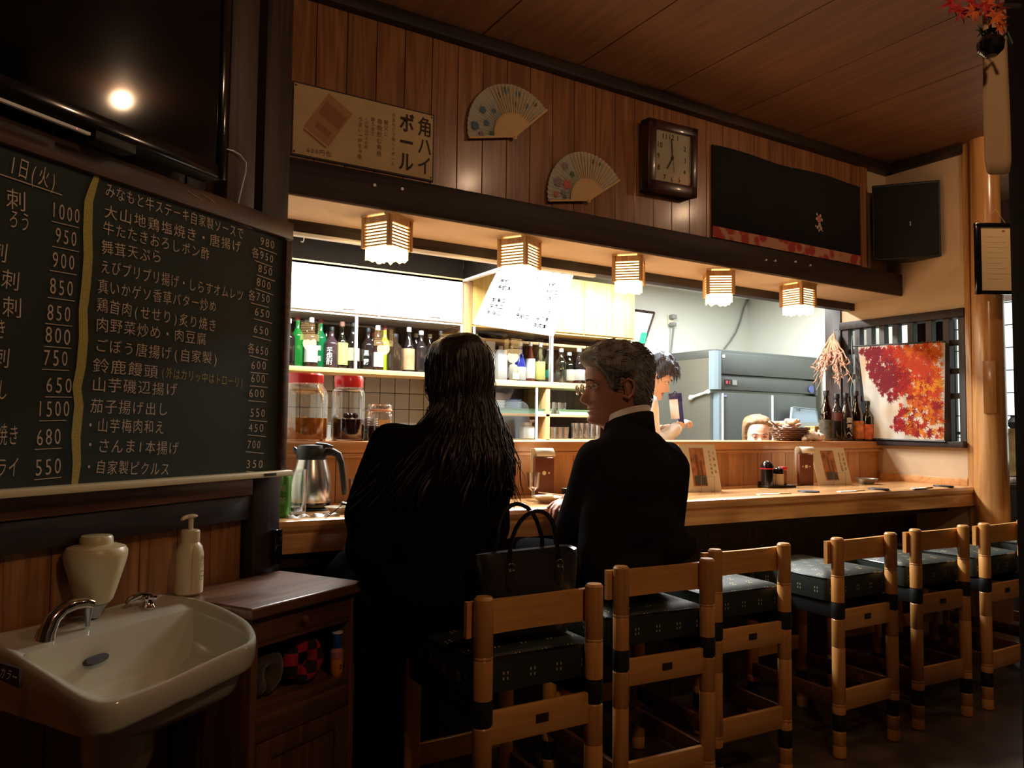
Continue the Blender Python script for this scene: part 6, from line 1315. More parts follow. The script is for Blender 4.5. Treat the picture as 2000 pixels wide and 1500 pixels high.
HT = np.array([  # z, front, back, half width, front narrowing
    (-.21, .035, -.085, .064, 0), (-.16, .030, -.078, .057, 0), (-.135, .032, -.074, .057, 0), (-.122, .055, -.074, .060, .15), (-.114, .082, -.075, .062, .35), (-.105, .090, -.077, .064, .42),
    (-.090, .091, -.080, .066, .40), (-.075, .086, -.084, .068, .35), (-.060, .088, -.088, .070, .30), (-.045, .089, -.093, .072, .25), (-.025, .088, -.098, .074, .20), (0, .086, -.103, .076, .15),
    (.02, .091, -.106, .077, .10), (.04, .093, -.108, .0775, .08), (.06, .089, -.107, .076, .05), (.08, .079, -.101, .071, 0), (.10, .058, -.085, .058, 0), (.112, .035, -.062, .042, 0), (.120, .006, -.028, .018, 0)])
def hrow(z): return [float(np.interp(z, HT[:, 0], HT[:, k])) for k in range(1, 5)]
g_ = lambda x, s: math.exp(-(x / s) ** 2)
def hpoint(z, ph, nose=1.0):
    yf, yb, w_, fn = hrow(z); yc = -0.012; c = math.cos(ph); s = math.sin(ph)
    y = yc + (yf - yc) * c if c > 0 else yc + (yc - yb) * c
    x = w_ * (abs(s) ** .92) * (1 if s >= 0 else -1) * (1 - fn * max(c, 0))
    if c > 0:
        nb = float(np.interp(z, [-.060, -.053, -.044, -.036, -.022, -.004, .014, .03], [0, .010, .026, .027, .019, .009, .004, 0])) * nose
        sg = float(np.interp(z, [-.05, -.035, -.01, .02], [.015, .013, .009, .012]))
        y += nb * g_(x, sg)
        y += (.0055 * g_(z + .066, .0045) + .0055 * g_(z + .0775, .005) - .004 * g_(z + .0715, .0022)) * g_(x, .021)
        y -= .0035 * g_(z + .088, .005) * g_(x, .02); y += .005 * g_(z + .103, .010) * g_(x, .018)
        y -= .011 * g_(abs(x) - .031, .014) * g_(z + .001, .011); y += .0045 * g_(abs(x) - .028, .02) * g_(z - .019, .007)
        y += .003 * g_(abs(x) - .045, .018) * g_(z + .028, .014)
    return V((x, y, z))
def zlevels():
    z = list(np.linspace(-.21, -.125, 6)) + list(np.linspace(-.12, .03, 62)) + list(np.linspace(.034, .10, 18)) + list(np.linspace(.104, .12, 8)); return z
def head_into(mb, M, lip=1, nose=1.0):
    zl = zlevels(); n = 72; rs = [[hpoint(z, 2 * PI * j / n, nose) for j in range(n)] for z in zl]; k = len(mb.v)
    vs = [M @ p for r in rs for p in r]; base = len(mb.v); mb.v += [tuple(p) for p in vs]
    for i in range(len(zl) - 1):
        for j in range(n):
            a = i * n + j; b = i * n + (j + 1) % n; z = (zl[i] + zl[i + 1]) / 2; p = rs[i][j]
            mi = lip if (-.083 < z < -.0615 and abs(p.x) < .024 * math.sqrt(max(0, 1 - ((z + .072) / .0125) ** 2)) and p.y > .05) else 0
            mb.f.append([base + a, base + b, base + b + n, base + a + n]); mb.m.append(mi); mb.c.append(None)
    mb.f.append([base + (len(zl) - 1) * n + j for j in range(n)]); mb.m.append(0); mb.c.append(None)
    mb.cur = 0
    for sx in (-1, 1):   # ears
        w_ = hrow(-.01)[2]; E_ = Matrix.Rotation(sx * math.radians(-18), 4, 'Z')
        def T(p): q = E_ @ V(p); return M @ (V((sx * (w_ + .002), -.014, -.012)) + q)
        pts = [(sx * .004, .012, -.020), (sx * .006, .000, -.030), (sx * .010, -.012, -.016), (sx * .014, -.018, .004), (sx * .013, -.014, .022), (sx * .009, -.001, .030), (sx * .005, .010, .022), (sx * .003, .013, .008)]
        mb.tube([T(p) for p in pts], [.005, .007, .0052, .0045, .0045, .0045, .004, .003], 8)
        rs_ = []
        for i in range(7):
            a = i / 6; rs_.append(T((sx * (.001 + .006 * math.sin(a * PI)), .012 - .026 * a, -.002)))
        mb.ball(T((sx * .003, -.003, .000)), (.006, .014, .024), 12, M.to_3x3().to_4x4() @ E_)
def eyes(parent, M, lid):
    for sx in (-1, 1):
        c = V((sx * .031, .0745, -.001)); m = MB(); m.ball(M @ c, .0118, 16); o = m.build('eyeball', MATS.get('eye_white') or flat('eye_white', (.75, .72, .68), .2), parent, smooth=True)
        d = M.to_3x3() @ V((0, 1, 0)); m = MB(); m.ball(M @ (c + V((0, .0075, -.001))), .0060, 12); m.build('iris', MATS.get('iris') or flat('iris', (.02, .01, .006), .1), o, smooth=True)
        m = MB(); rs = []
        for i in range(7):
            a = math.radians(-6 + 70 * i / 6) if not lid else math.radians(-28 + 92 * i / 6)
            rs.append([M @ (c + V((.0128 * math.cos(b), .0128 * math.sin(b) * math.cos(a), .0128 * math.sin(b) * math.sin(a)))) for b in [PI * j / 12 for j in range(13)]])
        m.rings(rs, cap=False, closed=False); m.build('eyelid', parent['skin_mat'] if False else M_skin, parent, smooth=True)
        m = MB(); m.tube([M @ V((sx * x, y, z)) for x, y, z in ((.014, .0945, .017), (.026, .0965, .021), (.038, .091, .0215), (.049, .080, .016))], [.0018, .0030, .0028, .0012], 6); m.build('eyebrow', parent.get('_') or MATS.get('brow') or flat('brow', (.03, .02, .018), .9), parent)
def hair_shell(name, parent, M, mat, tf, z0=-.12, amp=.3, fr=45, smooth=True):
    zl = [z for z in zlevels() if z > z0]; n = 96; mb = MB(); rs = []
    for z in zl:
        r = []
        for j in range(n):
            ph = 2 * PI * j / n; p = hpoint(z, ph, 0); yf, yb, w_, fn = hrow(z)
            nn = V((p.x / max(w_, .03), (p.y + .012) / .1, max(0, (z - .045) / .065))); nn.normalize()
            t = tf(p); t = t * (1 + amp * noise.noise((p.x * fr, p.y * fr, p.z * fr * .35))) if t > 0 else -.005
            r.append(M @ (p + nn * t))
        rs.append(r)
    top = rs[-1]; c = sum((V(p) for p in top), V((0, 0, 0))) / n
    mb.rings(rs, cap=False); k = len(mb.v); mb._add(list(top) + [c + (M.to_3x3() @ V((0, 0, .002)))], [[i, (i + 1) % n, n] for i in range(n)])
    return mb.build(name, mat, parent, smooth=True)
def hand_into(mb, M, side, curl=(0.35, 0.5, 0.4), spread=.10, s=1.0, thumb=(0.7, .35)):
    """hand grown along +y, palm facing -z; side=+1 right, -1 left; thumb on the -x*side side"""
    it = [('e', (0, .045, 0), (.040, .046, .0135)), ('c', (0, -.02, 0), .025, (0, .02, 0), .029)]
    for k, (x, L_, r) in enumerate([(-.030, .070, .0082), (-.010, .079, .0088), (.011, .073, .0083), (.030, .057, .0072)]):
        x *= side; a = -x * 2.2 * spread; p = V((x, .074 - abs(x - (-.005 * side)) * .25, 0)); b = 0; it.append(('c', (x * .8, .035, 0), .0115, p, r * 1.12))
        for q, f in enumerate((.46, .31, .23)):
            b += curl[q]; d = V((math.sin(-a), math.cos(b), -math.sin(b))).normalized(); p2 = p + d * L_ * f; it.append(('c', tuple(p), r * (1.06 - .08 * q), tuple(p2), r * (.98 - .09 * q))); p = p2
    x = -.030 * side; p = V((x, .012, -.004)); it.append(('c', (0, .0, 0), .020, tuple(p), .0145)); d = V((-side * .75, .62, -.25)).normalized(); p2 = p + d * .036; it.append(('c', tuple(p), .0125, tuple(p2), .0105)); d = V((-side * .40, .85, -.30)).normalized(); p3 = p2 + d * .028; it.append(('c', tuple(p2), .0100, tuple(p3), .0085))
    it = [((i[0], tuple(V(i[1]) * s), i[2] * s, tuple(V(i[3]) * s), i[4] * s) if i[0] == 'c' else (i[0], tuple(V(i[1]) * s), tuple(V(i[2]) * s))) for i in it]
    vs, fs = blob(it, .0034 * s, 3); mb._add([M @ p for p in vs], fs)
def frame_m(o, fwd, up): # matrix with y=fwd, z=up
    y = V(fwd).normalized(); z = V(up); z = (z - y * z.dot(y)).normalized(); x = y.cross(z); return Matrix.Translation(V(o)) @ Matrix((x, y, z)).transposed().to_4x4()
def strands(name, parent, mat, lst, r0=.0016):
    mb = MB()
    for pts, r in lst: mb.tube(pts, [r] * (len(pts) - 1) + [r * .25], 4, cap=False)
    o = mb.build(name, mat, parent, smooth=True); o['kind'] = 'stuff'; return o
def hairmat(name, c1, c2, rough=.55, sc=60):
    m, nt, b = nmat(name); tc = nt.nodes.new('ShaderNodeTexCoord'); mp = nt.nodes.new('ShaderNodeMapping'); mp.inputs['Scale'].default_value = (sc, sc, sc * .12); L(nt, tc.outputs['Object'], mp.inputs[0])
    n = nt.nodes.new('ShaderNodeTexNoise'); n.inputs['Scale'].default_value = 4; n.inputs['Detail'].default_value = 4; L(nt, mp.outputs[0], n.inputs['Vector']); n2 = nt.nodes.new('ShaderNodeTexNoise'); n2.inputs['Scale'].default_value = 9; L(nt, tc.outputs['Object'], n2.inputs['Vector'])
    ad = nt.nodes.new('ShaderNodeMath'); ad.operation = 'ADD'; L(nt, n.outputs['Fac'], ad.inputs[0]); L(nt, n2.outputs['Fac'], ad.inputs[1])
    rp = nt.nodes.new('ShaderNodeValToRGB'); rp.color_ramp.elements[0].position = .38; rp.color_ramp.elements[1].position = .62; dv = nt.nodes.new('ShaderNodeMath'); dv.operation = 'MULTIPLY'; dv.inputs[1].default_value = .5; L(nt, ad.outputs[0], dv.inputs[0]); L(nt, dv.outputs[0], rp.inputs[0])
    rp.color_ramp.elements[0].color = (*c1, 1); rp.color_ramp.elements[1].color = (*c2, 1); L(nt, rp.outputs[0], b.inputs['Base Color']); b.inputs['Roughness'].default_value = rough
    bp = nt.nodes.new('ShaderNodeBump'); bp.inputs['Strength'].default_value = .8; bp.inputs['Distance'].default_value = .003; L(nt, n.outputs['Fac'], bp.inputs['Height']); L(nt, bp.outputs[0], b.inputs['Normal']); return m
lipm = flat('lip', (.34, .13, .10), .45)
M_suit = flat('suit_cloth', (.017, .0155, .016), .9, bump=.3, bscale=900, spec=.0); M_dress = flat('dress_black', (.0075, .0070, .0070), .95, bump=.3, bscale=700, spec=.0)
M_trou = flat('trousers_black', (.008, .008, .009), .95, spec=0.0)

# ---- the grey-haired man -------------------------------------------------
pm0 = V((1.655, 1.965, 0)); rm = .20
man = thing('person', 'seated person with grey hair and glasses in a dark suit, face turned left in profile', 'person', pm0, rm)
Rm = Matrix.Translation(pm0) @ Matrix.Rotation(rm, 4, 'Z'); Rmi = Rm.inverted()
hc = Rmi @ at_line(1201, 2.03, 1.340); HS = 1.08
head_yaw = math.radians(157 - 90) - rm
Mh = Matrix.Translation(hc) @ Matrix.Rotation(head_yaw, 4, 'Z') @ Matrix.Rotation(math.radians(-3), 4, 'X') @ Matrix.Scale(HS, 4)
bm_ = MB()
hl = Rmi @ V((1.690, 2.345, ZT + .020)); hr = Rmi @ V((1.86, 2.38, ZT + .022))
armL = [(-.140, .01, 1.095), (-.095, .17, .835), tuple(hl + V((-.03, -.075, .02)))]; armR = [(.205, .0, 1.085), (.250, .10, .86), tuple(hr + V((.05, -.06, .015)))]
skin_items = [('e', (0, 0, .78), (.15, .12, .11)), ('e', (0, .0, .92), (.14, .10, .15)), ('e', (0, 0, 1.05), (.16, .10, .12)), ('c', (-.10, 0, 1.09), .042, (.15, 0, 1.08), .042), ('c', (0, .0, 1.12), .055, tuple(Mh @ V((0, -.02, -.15))), .052),
              ('c', (-.09, .03, .74), .085, (-.11, .40, .735), .062), ('c', (.09, .03, .74), .085, (.12, .40, .735), .062), ('c', (-.11, .40, .735), .055, (-.11, .42, .34), .042), ('c', (.12, .40, .735), .055, (.12, .42, .34), .042)]
for A_ in (armL, armR): skin_items += [('c', A_[0], .045, A_[1], .038), ('c', A_[1], .036, A_[2], .026)]
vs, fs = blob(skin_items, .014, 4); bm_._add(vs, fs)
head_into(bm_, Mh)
MhL = frame_m(hl, (Rmi.to_3x3() @ V((-.55, -.28, -.62))), (Rmi.to_3x3() @ V((-.55, -.2, .8)))); MhL.translation = hl + V((0, 0, .014))
hand_into(bm_, frame_m(hl + (Rmi.to_3x3() @ V((.0, -.012, .008))), Rmi.to_3x3() @ V((-.80, -.45, -.22)), (0, 0, 1)), -1, (.25, .55, .45), .25)
hand_into(bm_, frame_m(hr, Rmi.to_3x3() @ V((-1, .15, -.05)), (0, 0, 1)), 1, (.15, .3, .25), .2)
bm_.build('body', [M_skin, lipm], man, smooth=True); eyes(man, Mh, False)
def cov(A, r0, r1, r2, r3): return [('c', A[0], r0, A[1], r1), ('c', A[1], r2, tuple(V(A[1]).lerp(V(A[2]), .93)), r3)]
jk = [('e', (0, -.01, .76), (.200, .155, .10)), ('e', (0, -.01, .90), (.185, .140, .17)), ('e', (0, -.012, 1.03), (.200, .135, .14)), ('c', (-.112, -.005, 1.095), .062, (.175, -.005, 1.085), .066), ('e', (0, -.02, 1.125), (.15, .09, .085)), ('c', (0, -.01, 1.14), .088, (0, .005, 1.190), .070), ('c', (.0, .0, 1.175), .066, (.15, -.005, 1.095), .066), ('c', (.0, .0, 1.165), .066, (-.09, -.005, 1.10), .066),
      ('c', (.17, -.03, 1.06), .080, (.165, -.01, .82), .074), ('c', (-.115, -.02, 1.06), .075, (-.13, -.01, .80), .085), ('c', (.0, -.09, .92), .07, (.07, -.160, .825), .048), ('c', (.09, -.155, .83), .045, (.02, -.155, .82), .045)]
jk += cov(armL, .066, .060, .056, .042) + cov(armR, .068, .066, .058, .042)
vs, fs = blob(jk, .011, 8, fold=.0055, fscale=11); m = MB(); m._add(vs, fs); m.build('suit_jacket', M_suit, man, smooth=True)
# collar of the shirt and lapel band
def ringc(c, rx, ry, z0, z1, tilt, name, mt, k=1.0, n=32):
    m = MB(); A = []; B = []
    for j in range(n + 1):
        a = -PI / 2 - PI * .80 * k + 2 * PI * .80 * k * j / n; x = rx * math.cos(a); y = ry * math.sin(a); A.append(V((c[0] + x, c[1] + y, z0 + tilt * -y))); B.append(V((c[0] + x * .90, c[1] + y * .90, z1 + tilt * -y)))
    m.rings([A, B], cap=False, closed=False); o = m.build(name, mt, man, smooth=True); md = o.modifiers.new('s', 'SOLIDIFY'); md.thickness = .003; return o
nk = Mh @ V((0, -.025, -.175))
shirt = flat('shirt_cream', (.66, .56, .46), .8)
ringc((nk.x * .6, nk.y * .5 - .004), .082, .080, 1.168, 1.250, .33, 'shirt_collar', shirt); ringc((nk.x * .6, nk.y * .5 - .006), .092, .089, 1.150, 1.228, .32, 'jacket_collar', M_suit, .95)
tr_ = [('e', (0, .02, .735), (.17, .15, .085))]
for sx in (-1, 1): tr_ += [('c', (sx * .09, .03, .735), .092, (sx * .115, .40, .735), .075), ('c', (sx * .115, .40, .735), .070, (sx * .115, .42, .36), .058)]
vs, fs = blob(tr_, .013, 5, fold=.004); m = MB(); m._add(vs, fs); m.build('trousers', M_trou, man, smooth=True)
for sx in (-1, 1): vs, fs = blob([('c', (sx * .115, .40, .325), .040, (sx * .12, .52, .305), .034)], .01, 4); m = MB(); m._add(vs, fs); m.build('shoe', M_blackg, man, smooth=True)
# hair: thick grey, swept back, dark under layer
def man_t(p):
    z, y = p.z, p.y
    hl_ = .062 if y > .06 else .045 if y > .035 else (.018 if y > .012 else (-.002 if y > .0 else (.024 if y > -.026 else -.098)))
    hz = np.interp(y, [-.11, -.05, -.034, -.026, .004, .012, .028, .045, .065, .095], [-.100, -.098, -.05, .018, .022, -.022, -.018, .030, .056, .064])
    f = (z - hz) / .016
    if f <= 0: return -1
    f = min(f, 1); f = f * f * (3 - 2 * f)
    base = .014 + .010 * max(0, (z - .03) / .09) + (.012 * g_(y - .065, .03) * (z > .055))
    return base * f
hm_grey = hairmat('hair_grey', (.050, .042, .036), (.24, .21, .185), .55)
hair_shell('hair', man, Mh, hm_grey, man_t, amp=.45, fr=50)
r_ = random.Random(21); ls = []
for k in range(900):
    z = r_.uniform(-.09, .119); ph = r_.uniform(0, 2 * PI); p = hpoint(z, ph, 0); t = man_t(p)
    if t < .006: continue
    nn = V((p.x / .077, (p.y + .012) / .1, max(0, (z - .045) / .065))).normalized()
    back = V((0, -1, -.25 - 1.2 * max(0, (-p.y) / .1))); tang = (back - nn * back.dot(nn)).normalized(); q = p + nn * (t - .001); ln = r_.uniform(.018, .034)
    ls.append(([Mh @ (q + tang * ln * f + nn * (.006 * math.sin(f * PI) + .002 * f * r_.uniform(-1, 1.5))) for f in (0, .35, .7, 1)], .0011 * HS))
strands('hair_strands', man, hm_grey, ls)
gl_ = MB()
for sx in (-1, 1):
    c = V((sx * .032, .114, -.006)); gl_.tube([Mh @ (c + V((.0205 * math.cos(a), -abs(math.cos(a)) * .002 * 0 - .004 * sx * math.cos(a) * 0, .0155 * math.sin(a)))) for a in [2 * PI * j / 24 for j in range(25)]], .0017 * HS, 6)
    gl_.tube([Mh @ V(p) for p in ((sx * .0525, .113, -.002), (sx * .066, .098, .0), (sx * .078, .04, .001), (sx * .0825, -.008, .001), (sx * .081, -.022, -.008))], .0013 * HS, 6)
gl_.tube([Mh @ V(p) for p in ((-.0125, .114, -.003), (-.005, .120, .001), (.005, .120, .001), (.0125, .114, -.003))], .0011 * HS, 6)
gs = gl_.build('glasses', flat('gold_rim', (.72, .55, .42), .2, metal=.9), man)
for sx in (-1, 1):
    m = MB(); m.lathe([(0, 0), (.0195, 0), (.0195, .0008), (0, .0008)], 24, M=Mh @ Matrix.Translation(V((sx * .032, .114, -.006))) @ Matrix.Diagonal((1, 1, .76, 1)) @ Matrix.Rotation(PI / 2, 4, 'X')); m.build('lens', glass('lens_glass', (.95, .97, 1), .22) if 'lens_glass' not in MATS else MATS['lens_glass'], gs)

# ---- the woman in black --------------------------------------------------
pw = V((.975, 1.935, 0)); rw = .06
wom = thing('person', 'seated person in black seen from behind with long wavy dark brown hair', 'person', pw, rw)
Rw = Matrix.Translation(pw) @ Matrix.Rotation(rw, 4, 'Z'); Rwi = Rw.inverted()
hcw = Rwi @ at_line(893, 1.99, 1.335); Mw = Matrix.Translation(hcw) @ Matrix.Rotation(.10, 4, 'Z') @ Matrix.Rotation(math.radians(-10), 4, 'X') @ Matrix.Scale(.95, 4)
hwl = Rwi @ V((.92, 2.46, ZT + .022)); hwr = Rwi @ V((1.12, 2.46, ZT + .022))
aL = [(-.165, .01, 1.145), (-.200, .09, .955), tuple(hwl + V((-.02, -.07, .012)))]; aR = [(.165, .01, 1.145), (.235, .13, .955), tuple(hwr + V((.02, -.07, .012)))]
it = [('e', (0, 0, .76), (.14, .12, .10)), ('e', (0, .01, .90), (.11, .085, .14)), ('e', (0, .015, 1.04), (.13, .09, .13)), ('c', (-.12, .01, 1.145), .042, (.12, .01, 1.145), .042), ('c', (0, .015, 1.15), .048, tuple(Mw @ V((0, -.02, -.15))), .045),
      ('c', (-.08, .03, .73), .08, (-.09, .38, .73), .058), ('c', (.08, .03, .73), .08, (.09, .38, .73), .058), ('c', (-.09, .38, .73), .05, (-.09, .41, .30), .036), ('c', (.09, .38, .73), .05, (.09, .41, .30), .036)]
for A_ in (aL, aR): it += [('c', A_[0], .038, A_[1], .032), ('c', A_[1], .030, A_[2], .022)]
b2 = MB(); vs, fs = blob(it, .014, 4); b2._add(vs, fs); head_into(b2, Mw, nose=.8)
hand_into(b2, frame_m(hwl, Rwi.to_3x3() @ V((.35, .95, -.05)), (0, 0, 1)), -1, (.3, .5, .4), .2, .92); hand_into(b2, frame_m(hwr, Rwi.to_3x3() @ V((-.35, .95, -.05)), (0, 0, 1)), 1, (.3, .5, .4), .2, .92)
b2.build('body', [M_skinl, lipm], wom, smooth=True); eyes(wom, Mw, False)
dr_ = [('e', (0, -.01, .76), (.205, .150, .12)), ('e', (0, -.005, .90), (.185, .125, .18)), ('e', (0, .0, 1.03), (.185, .120, .15)), ('c', (-.13, .0, 1.138), .058, (.13, .0, 1.138), .058), ('e', (0, -.005, 1.165), (.11, .075, .06)), ('c', (0, 0, 1.18), .062, (0, .01, 1.215), .054),
       ('e', (-.02, .20, .70), (.20, .22, .105)), ('c', (-.10, .36, .70), .12, (-.13, .38, .16), .13), ('c', (.08, .36, .70), .11, (.04, .38, .16), .13), ('c', (-.17, .12, .72), .075, (-.20, .26, .20), .085)]
dr_ += cov(aL, .062, .062, .058, .040) + cov(aR, .060, .060, .056, .040)
dr_ += [('c', (-.165, .03, 1.08), .06, (-.19, .06, .86), .075), ('c', (.165, .03, 1.08), .055, (.18, .05, .90), .065)]
vs, fs = blob(dr_, .013, 8, fold=.006, fscale=9); m = MB(); m._add([V((p.x, p.y, max(p.z, .11))) for p in vs], fs); m.build('dress', M_dress, wom, smooth=True)
for sx in (-1, 1): vs, fs = blob([('c', (sx * .09, .40, .045), .038, (sx * .10, .52, .034), .030)], .01, 4); m = MB(); m._add(vs, fs); m.build('shoe', M_blackg, wom, smooth=True)
hm_br = hairmat('hair_brown', (.010, .0055, .004), (.032, .016, .010), .42, 40)
def wom_t(p):
    hz = np.interp(p.y, [-.11, .01, .04, .07, .095], [-.13, -.12, -.06, .03, .060]); f = (p.z - hz) / .02
    if f <= 0: return -1
    f = min(f, 1); return (.013 + .006 * max(0, p.z / .1)) * f * f * (3 - 2 * f)
hair_shell('hair_crown', wom, Mw, hm_br, wom_t, z0=-.13, amp=.25, fr=38)
r_ = random.Random(4); ls = []
def lock(ph, z0, lyr, ln, rad, wa, spread, N2=14):
    p = hpoint(z0, ph, 0); out_ = V((p.x, p.y + .012, 0)).normalized(); sd = math.sin(ph); bk_ = max(0, -math.cos(ph)); wv = r_.uniform(0, 6.28); pts = []; zb = -.085
    B0 = Mw @ (hpoint(zb, ph, 0) + out_ * (lyr + .010)); topl = z0 - zb
    for i in range(N2 + 1):
        s_ = ln * i / N2
        if s_ < topl: q = Mw @ (hpoint(z0 - s_, ph, 0) + out_ * (lyr + .006 * s_ / topl))
        else:
            e = s_ - topl; q = B0 + V((sd * e * spread * (2.3 if sd < 0 else .8), -min(e, .16) * (.10 + .42 * bk_), -e))
        f = i / N2; pts.append(q + V((wa * math.sin(wv + f * 13), wa * .6 * math.cos(wv + f * 11), 0)) * min(1, f * 1.6))
    ls.append((pts, rad))
for k in range(380): lock(math.radians(r_.uniform(48, 312)), r_.uniform(-.02, .085), r_.uniform(.001, .014), r_.uniform(.24, .35), r_.uniform(.0045, .0085), r_.uniform(.005, .013), r_.uniform(.10, .32))
for k in range(300): lock(math.radians(r_.uniform(40, 320)), r_.uniform(-.05, .10), r_.uniform(.012, .022), r_.uniform(.18, .36), r_.uniform(.0009, .0018), r_.uniform(.008, .02), r_.uniform(.15, .5))
strands('hair_locks', wom, hm_br, ls)

# ---- handbag on the nearest stool ----------------------------------------
hb0 = V((1.100, 1.712, .664)); bag = thing('handbag', 'black leather handbag with two looped handles on the nearest stool', 'handbag', hb0, -.03)
m = MB(); rs = []
for z, wx, wy in [(0, .112, .050), (.01, .120, .056), (.05, .128, .058), (.11, .140, .052), (.17, .150, .042), (.205, .153, .034), (.212, .151, .032)]:
    r = []
    for j in range(40):
        a = 2 * PI * j / 40; c, s = math.cos(a), math.sin(a); r.append(V((wx * abs(c) ** .45 * (1 if c > 0 else -1), wy * abs(s) ** .6 * (1 if s > 0 else -1) * (1 + .06 * math.sin(z * 40 + a * 3)), z + .004 * math.sin(a * 2))))
    rs.append(r)
rs.append([V((p.x * .94, p.y * .8, p.z - .004)) for p in rs[-1]]); rs.append([V((p.x * .9, p.y * .7, .05)) for p in rs[-2]])
m.rings(rs); m.build('bag_body', M_leather, bag, smooth=.9)
for sy in (-1, 1):
    ap = .118 if sy < 0 else .13; pts = [(-.072, sy * .040, .150), (-.075, sy * .042, .19), (-.070, sy * .036, .235)] + [(-.066 * math.cos(a) , sy * .034 + .02 * sy * 0 - (0.016 if sy < 0 else -.02) * math.sin(a), .235 + ap * .72 * math.sin(a)) for a in [PI * k / 12 for k in range(1, 12)]] + [(.070, sy * .036, .235), (.075, sy * .042, .19), (.072, sy * .040, .150)]
    MB().tube(pts, .0058, 10).build('handle', flat('handle_black', (.008, .008, .010), .18, coat=.8) if 'handle_black' not in MATS else MATS['handle_black'], bag)
    for sx in (-1, 1):
        m = MB(); m.ball((sx * .073, sy * .048, .150), (.015, .004, .030), 14); m.build('handle_tab', M_leather, bag); MB().tube([(sx * .073 + .010 * math.cos(a), sy * .049, .182 + .010 * math.sin(a)) for a in [2 * PI * j / 14 for j in range(15)]], .0018, 6).build('metal_ring', M_chrome, bag)

# ---- the cook ------------------------------------------------------------
M_coat = flat('white_coat', (.78, .80, .84), .8); M_apr = flat('apron_navy', (.03, .035, .06), .8)
def stand(label, p, heading, lean, hz, cloth, hair_c, tf, handpos, pitch, hs=1.0, yaw=0.0, nose=.9, extra=None, skin=None, lowmat=None, hair_len=None):
    r = heading - PI / 2; t = thing('person', label, 'person', p, r); R = Matrix.Translation(p) @ Matrix.Rotation(r, 4, 'Z'); Ri = R.inverted()
    px, sx_ = lean; # pelvis back shift, shoulder forward shift
    pel = V((0, px, .88 * hs)); sh = V((0, sx_, hz - .27)); hcx = V((0, sx_ + .07, hz - .115))
    M = Matrix.Translation(hcx) @ Matrix.Rotation(yaw, 4, 'Z') @ Matrix.Rotation(pitch, 4, 'X'); b = MB()
    L_ = [V((-.175, sx_, sh.z - .01)), None, None]; R_ = [V((.175, sx_, sh.z - .01)), None, None]
    for A, hp_, s in ((L_, handpos[0], -1), (R_, handpos[1], 1)):
        h = Ri @ hp_; A[2] = h; mid = (A[0] + h) / 2; d = (h - A[0]); bend = math.sqrt(max(.0, .27 ** 2 - (d.length / 2) ** 2)); A[1] = mid + V((s * .45, -.35, -.82)).normalized() * bend
    body = [('e', pel, (.14, .11, .11)), ('e', pel.lerp(sh, .4), (.125, .095, .15)), ('e', pel.lerp(sh, .78), (.145, .10, .13)), ('c', sh - V((.13, 0, .01)), .045, sh + V((.13, 0, -.01)), .045), ('c', sh, .05, tuple(M @ V((0, -.02, -.15))), .045)]
    legs = []
    for s in (-1, 1): legs += [('c', pel + V((s * .08, 0, -.02)), .085, V((s * .09, px * .5 + .03, .47 * hs)), .058), ('c', V((s * .09, px * .5 + .03, .47 * hs)), .055, V((s * .09, px * .4 - .02, .09)), .038)]
    for A in (L_, R_): body += [('c', A[0], .042, A[1], .036), ('c', A[1], .034, A[2], .024)]
    vs, fs = blob([tuple(tuple(q) if isinstance(q, V) else q for q in i) for i in body + legs], .016, 4); b._add(vs, fs); head_into(b, M, nose=nose)
    hm = []
    for A, s in ((L_, -1), (R_, 1)): hand_into(b, frame_m(A[2], (A[2] - A[1]).normalized() + V((-s * .3, .2, .1)), V((s * .2, -.2, 1))), s, (.55, .7, .5), .15, .95)
    b.build('body', [skin or M_skinl, lipm], t, smooth=True); eyes(t, M, True)
    fat = lambda i, k: (i[0], i[1], tuple(v + k for v in i[2])) if i[0] == 'e' else (i[0], i[1], i[2] + k, i[3], i[4] + k)
    ct_ = [fat(i, .022) for i in body[:4]] + [('c', sh - V((0, .01, .02)), .07, sh + V((0, .0, .035)), .056)]
    for A in (L_, R_): ct_ += [('c', A[0], .062, A[1], .054), ('c', A[1], .052, A[1].lerp(A[2], .85), .040)]
    vs, fs = blob([tuple(tuple(q) if isinstance(q, V) else q for q in i) for i in ct_], .014, 6, fold=.004); m = MB(); m._add(vs, fs); m.build('coat', cloth, t, smooth=True)
    vs, fs = blob([tuple(tuple(q) if isinstance(q, V) else q for q in fat(i, .014)) for i in legs + [body[0]]], .016, 4); m = MB(); m._add(vs, fs); m.build('trousers', lowmat or M_trou, t, smooth=True)
    for s in (-1, 1): vs, fs = blob([('c', (s * .09, px * .4 - .03, .045), .040, (s * .10, px * .4 + .13, .036), .032)], .012, 4); m = MB(); m._add(vs, fs); m.build('shoe', M_black, t, smooth=True)
    hair_shell('hair', t, M, hair_c, tf, amp=.4, fr=45); return t, M, R
def chef_t(p):
    hz = np.interp(p.y, [-.11, -.05, -.03, -.02, .01, .03, .05, .095], [-.09, -.085, -.03, .02, -.02, .0, .035, .045]); f = (p.z - hz) / .016
    if f <= 0: return -1
    f = min(f, 1); return (.022 + .014 * max(0, p.z / .1) + .010 * g_(p.y - .08, .03)) * f * f * (3 - 2 * f)
hm_blk = hairmat('hair_black', (.008, .008, .014), (.045, .045, .065), .4)
cp = at_line(1262, 3.42, 0); dev = at_line(1326, 3.30, 1.235)
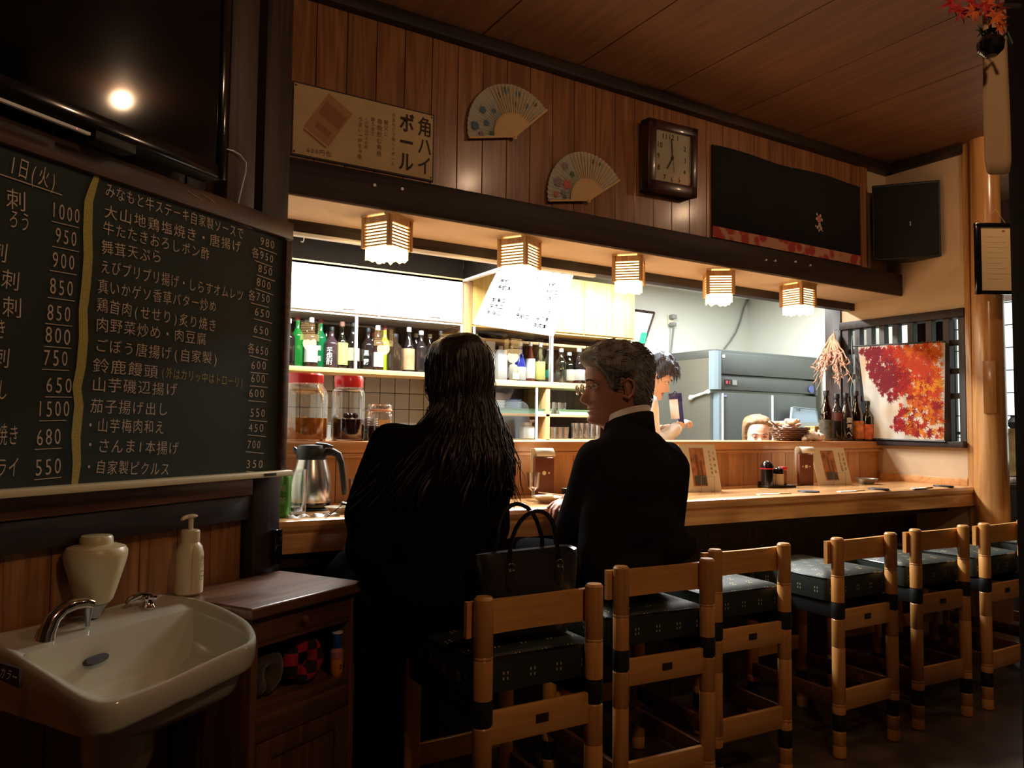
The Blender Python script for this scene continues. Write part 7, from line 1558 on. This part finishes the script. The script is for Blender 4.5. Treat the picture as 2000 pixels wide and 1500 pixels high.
ck, Mck, Rck = stand('person with black hair and white coat behind the ledge, looking down at blue device', V((cp.x, cp.y, 0)), math.radians(-33), (-.20, -.02), 1.615, M_coat, hm_blk, chef_t, [dev + V((-.06, .10, -.05)), dev + V((.0, .0, -.02))], math.radians(-26), .98, skin=flat('skin_fair', (.82, .56, .45), .5))
r_ = random.Random(8); ls = []
for k in range(420):
    z = r_.uniform(-.06, .119); ph = r_.uniform(0, 2 * PI); p = hpoint(z, ph, 0); tt = chef_t(p)
    if tt < .008: continue
    nn = V((p.x / .077, (p.y + .012) / .1, max(0, (z - .045) / .065))).normalized(); dn = V((0, .5, -1)); tang = (dn - nn * dn.dot(nn)).normalized(); q = p + nn * (tt - .002); ln = r_.uniform(.02, .05); ls.append(([Mck @ (q + tang * ln * f + nn * .006 * f) for f in (0, .5, 1)], .0016))
strands('hair_strands', ck, hm_blk, ls)
dv = thing('handheld_device', 'dark blue handheld device with a white paper held by the cook', 'device', dev + V((.0, .0, -.01)), math.radians(-25), rot=(math.radians(-8), math.radians(-4), math.radians(-30)))
MB().box(-.002, .030, -.012, .012, 0.0, .175, ch=.004).build('device_body', flat('device_blue', (.035, .04, .17), .35), dv); MB().box(-.045, .032, -.013, .010, .130, .182, ch=.004).build('clip_head', MATS['device_blue'], dv)
MB().box(-.046, .004, -.0155, -.0135, .030, .145).build('white_slip', M_white, dv); MB().tube([(-.02, 0, .18), (-.005, 0, .195), (.01, 0, .18)], .003, 6).build('wire_loop', MATS['device_blue'], dv)
# ---- second kitchen worker, only the top of the bowed head shows ----------
def bob_t(p):
    hz = np.interp(p.y, [-.11, -.02, .0, .03, .05, .095], [-.13, -.12, -.10, .03, .068, .090]); f = (p.z - hz) / .014
    if f <= 0: return -1
    f = min(f, 1); return (.016 + .004 * max(0, p.z / .1)) * f * f * (3 - 2 * f)
hm_lb = hairmat('hair_light_brown', (.11, .06, .028), (.33, .20, .10), .45)
sp2 = at_line(1476, 3.42, 0)
stand('person with light brown hair bowed low behind the ledge beside the basket', V((sp2.x, sp2.y, 0)), math.radians(-128), (-.22, -.02), 1.272, M_coat, hm_lb, bob_t, [V((sp2.x + .05, sp2.y - .28, .93)), V((sp2.x - .2, sp2.y - .26, .93))], math.radians(-4), .86, skin=MATS['skin_fair'])
bpy.context.view_layer.update()
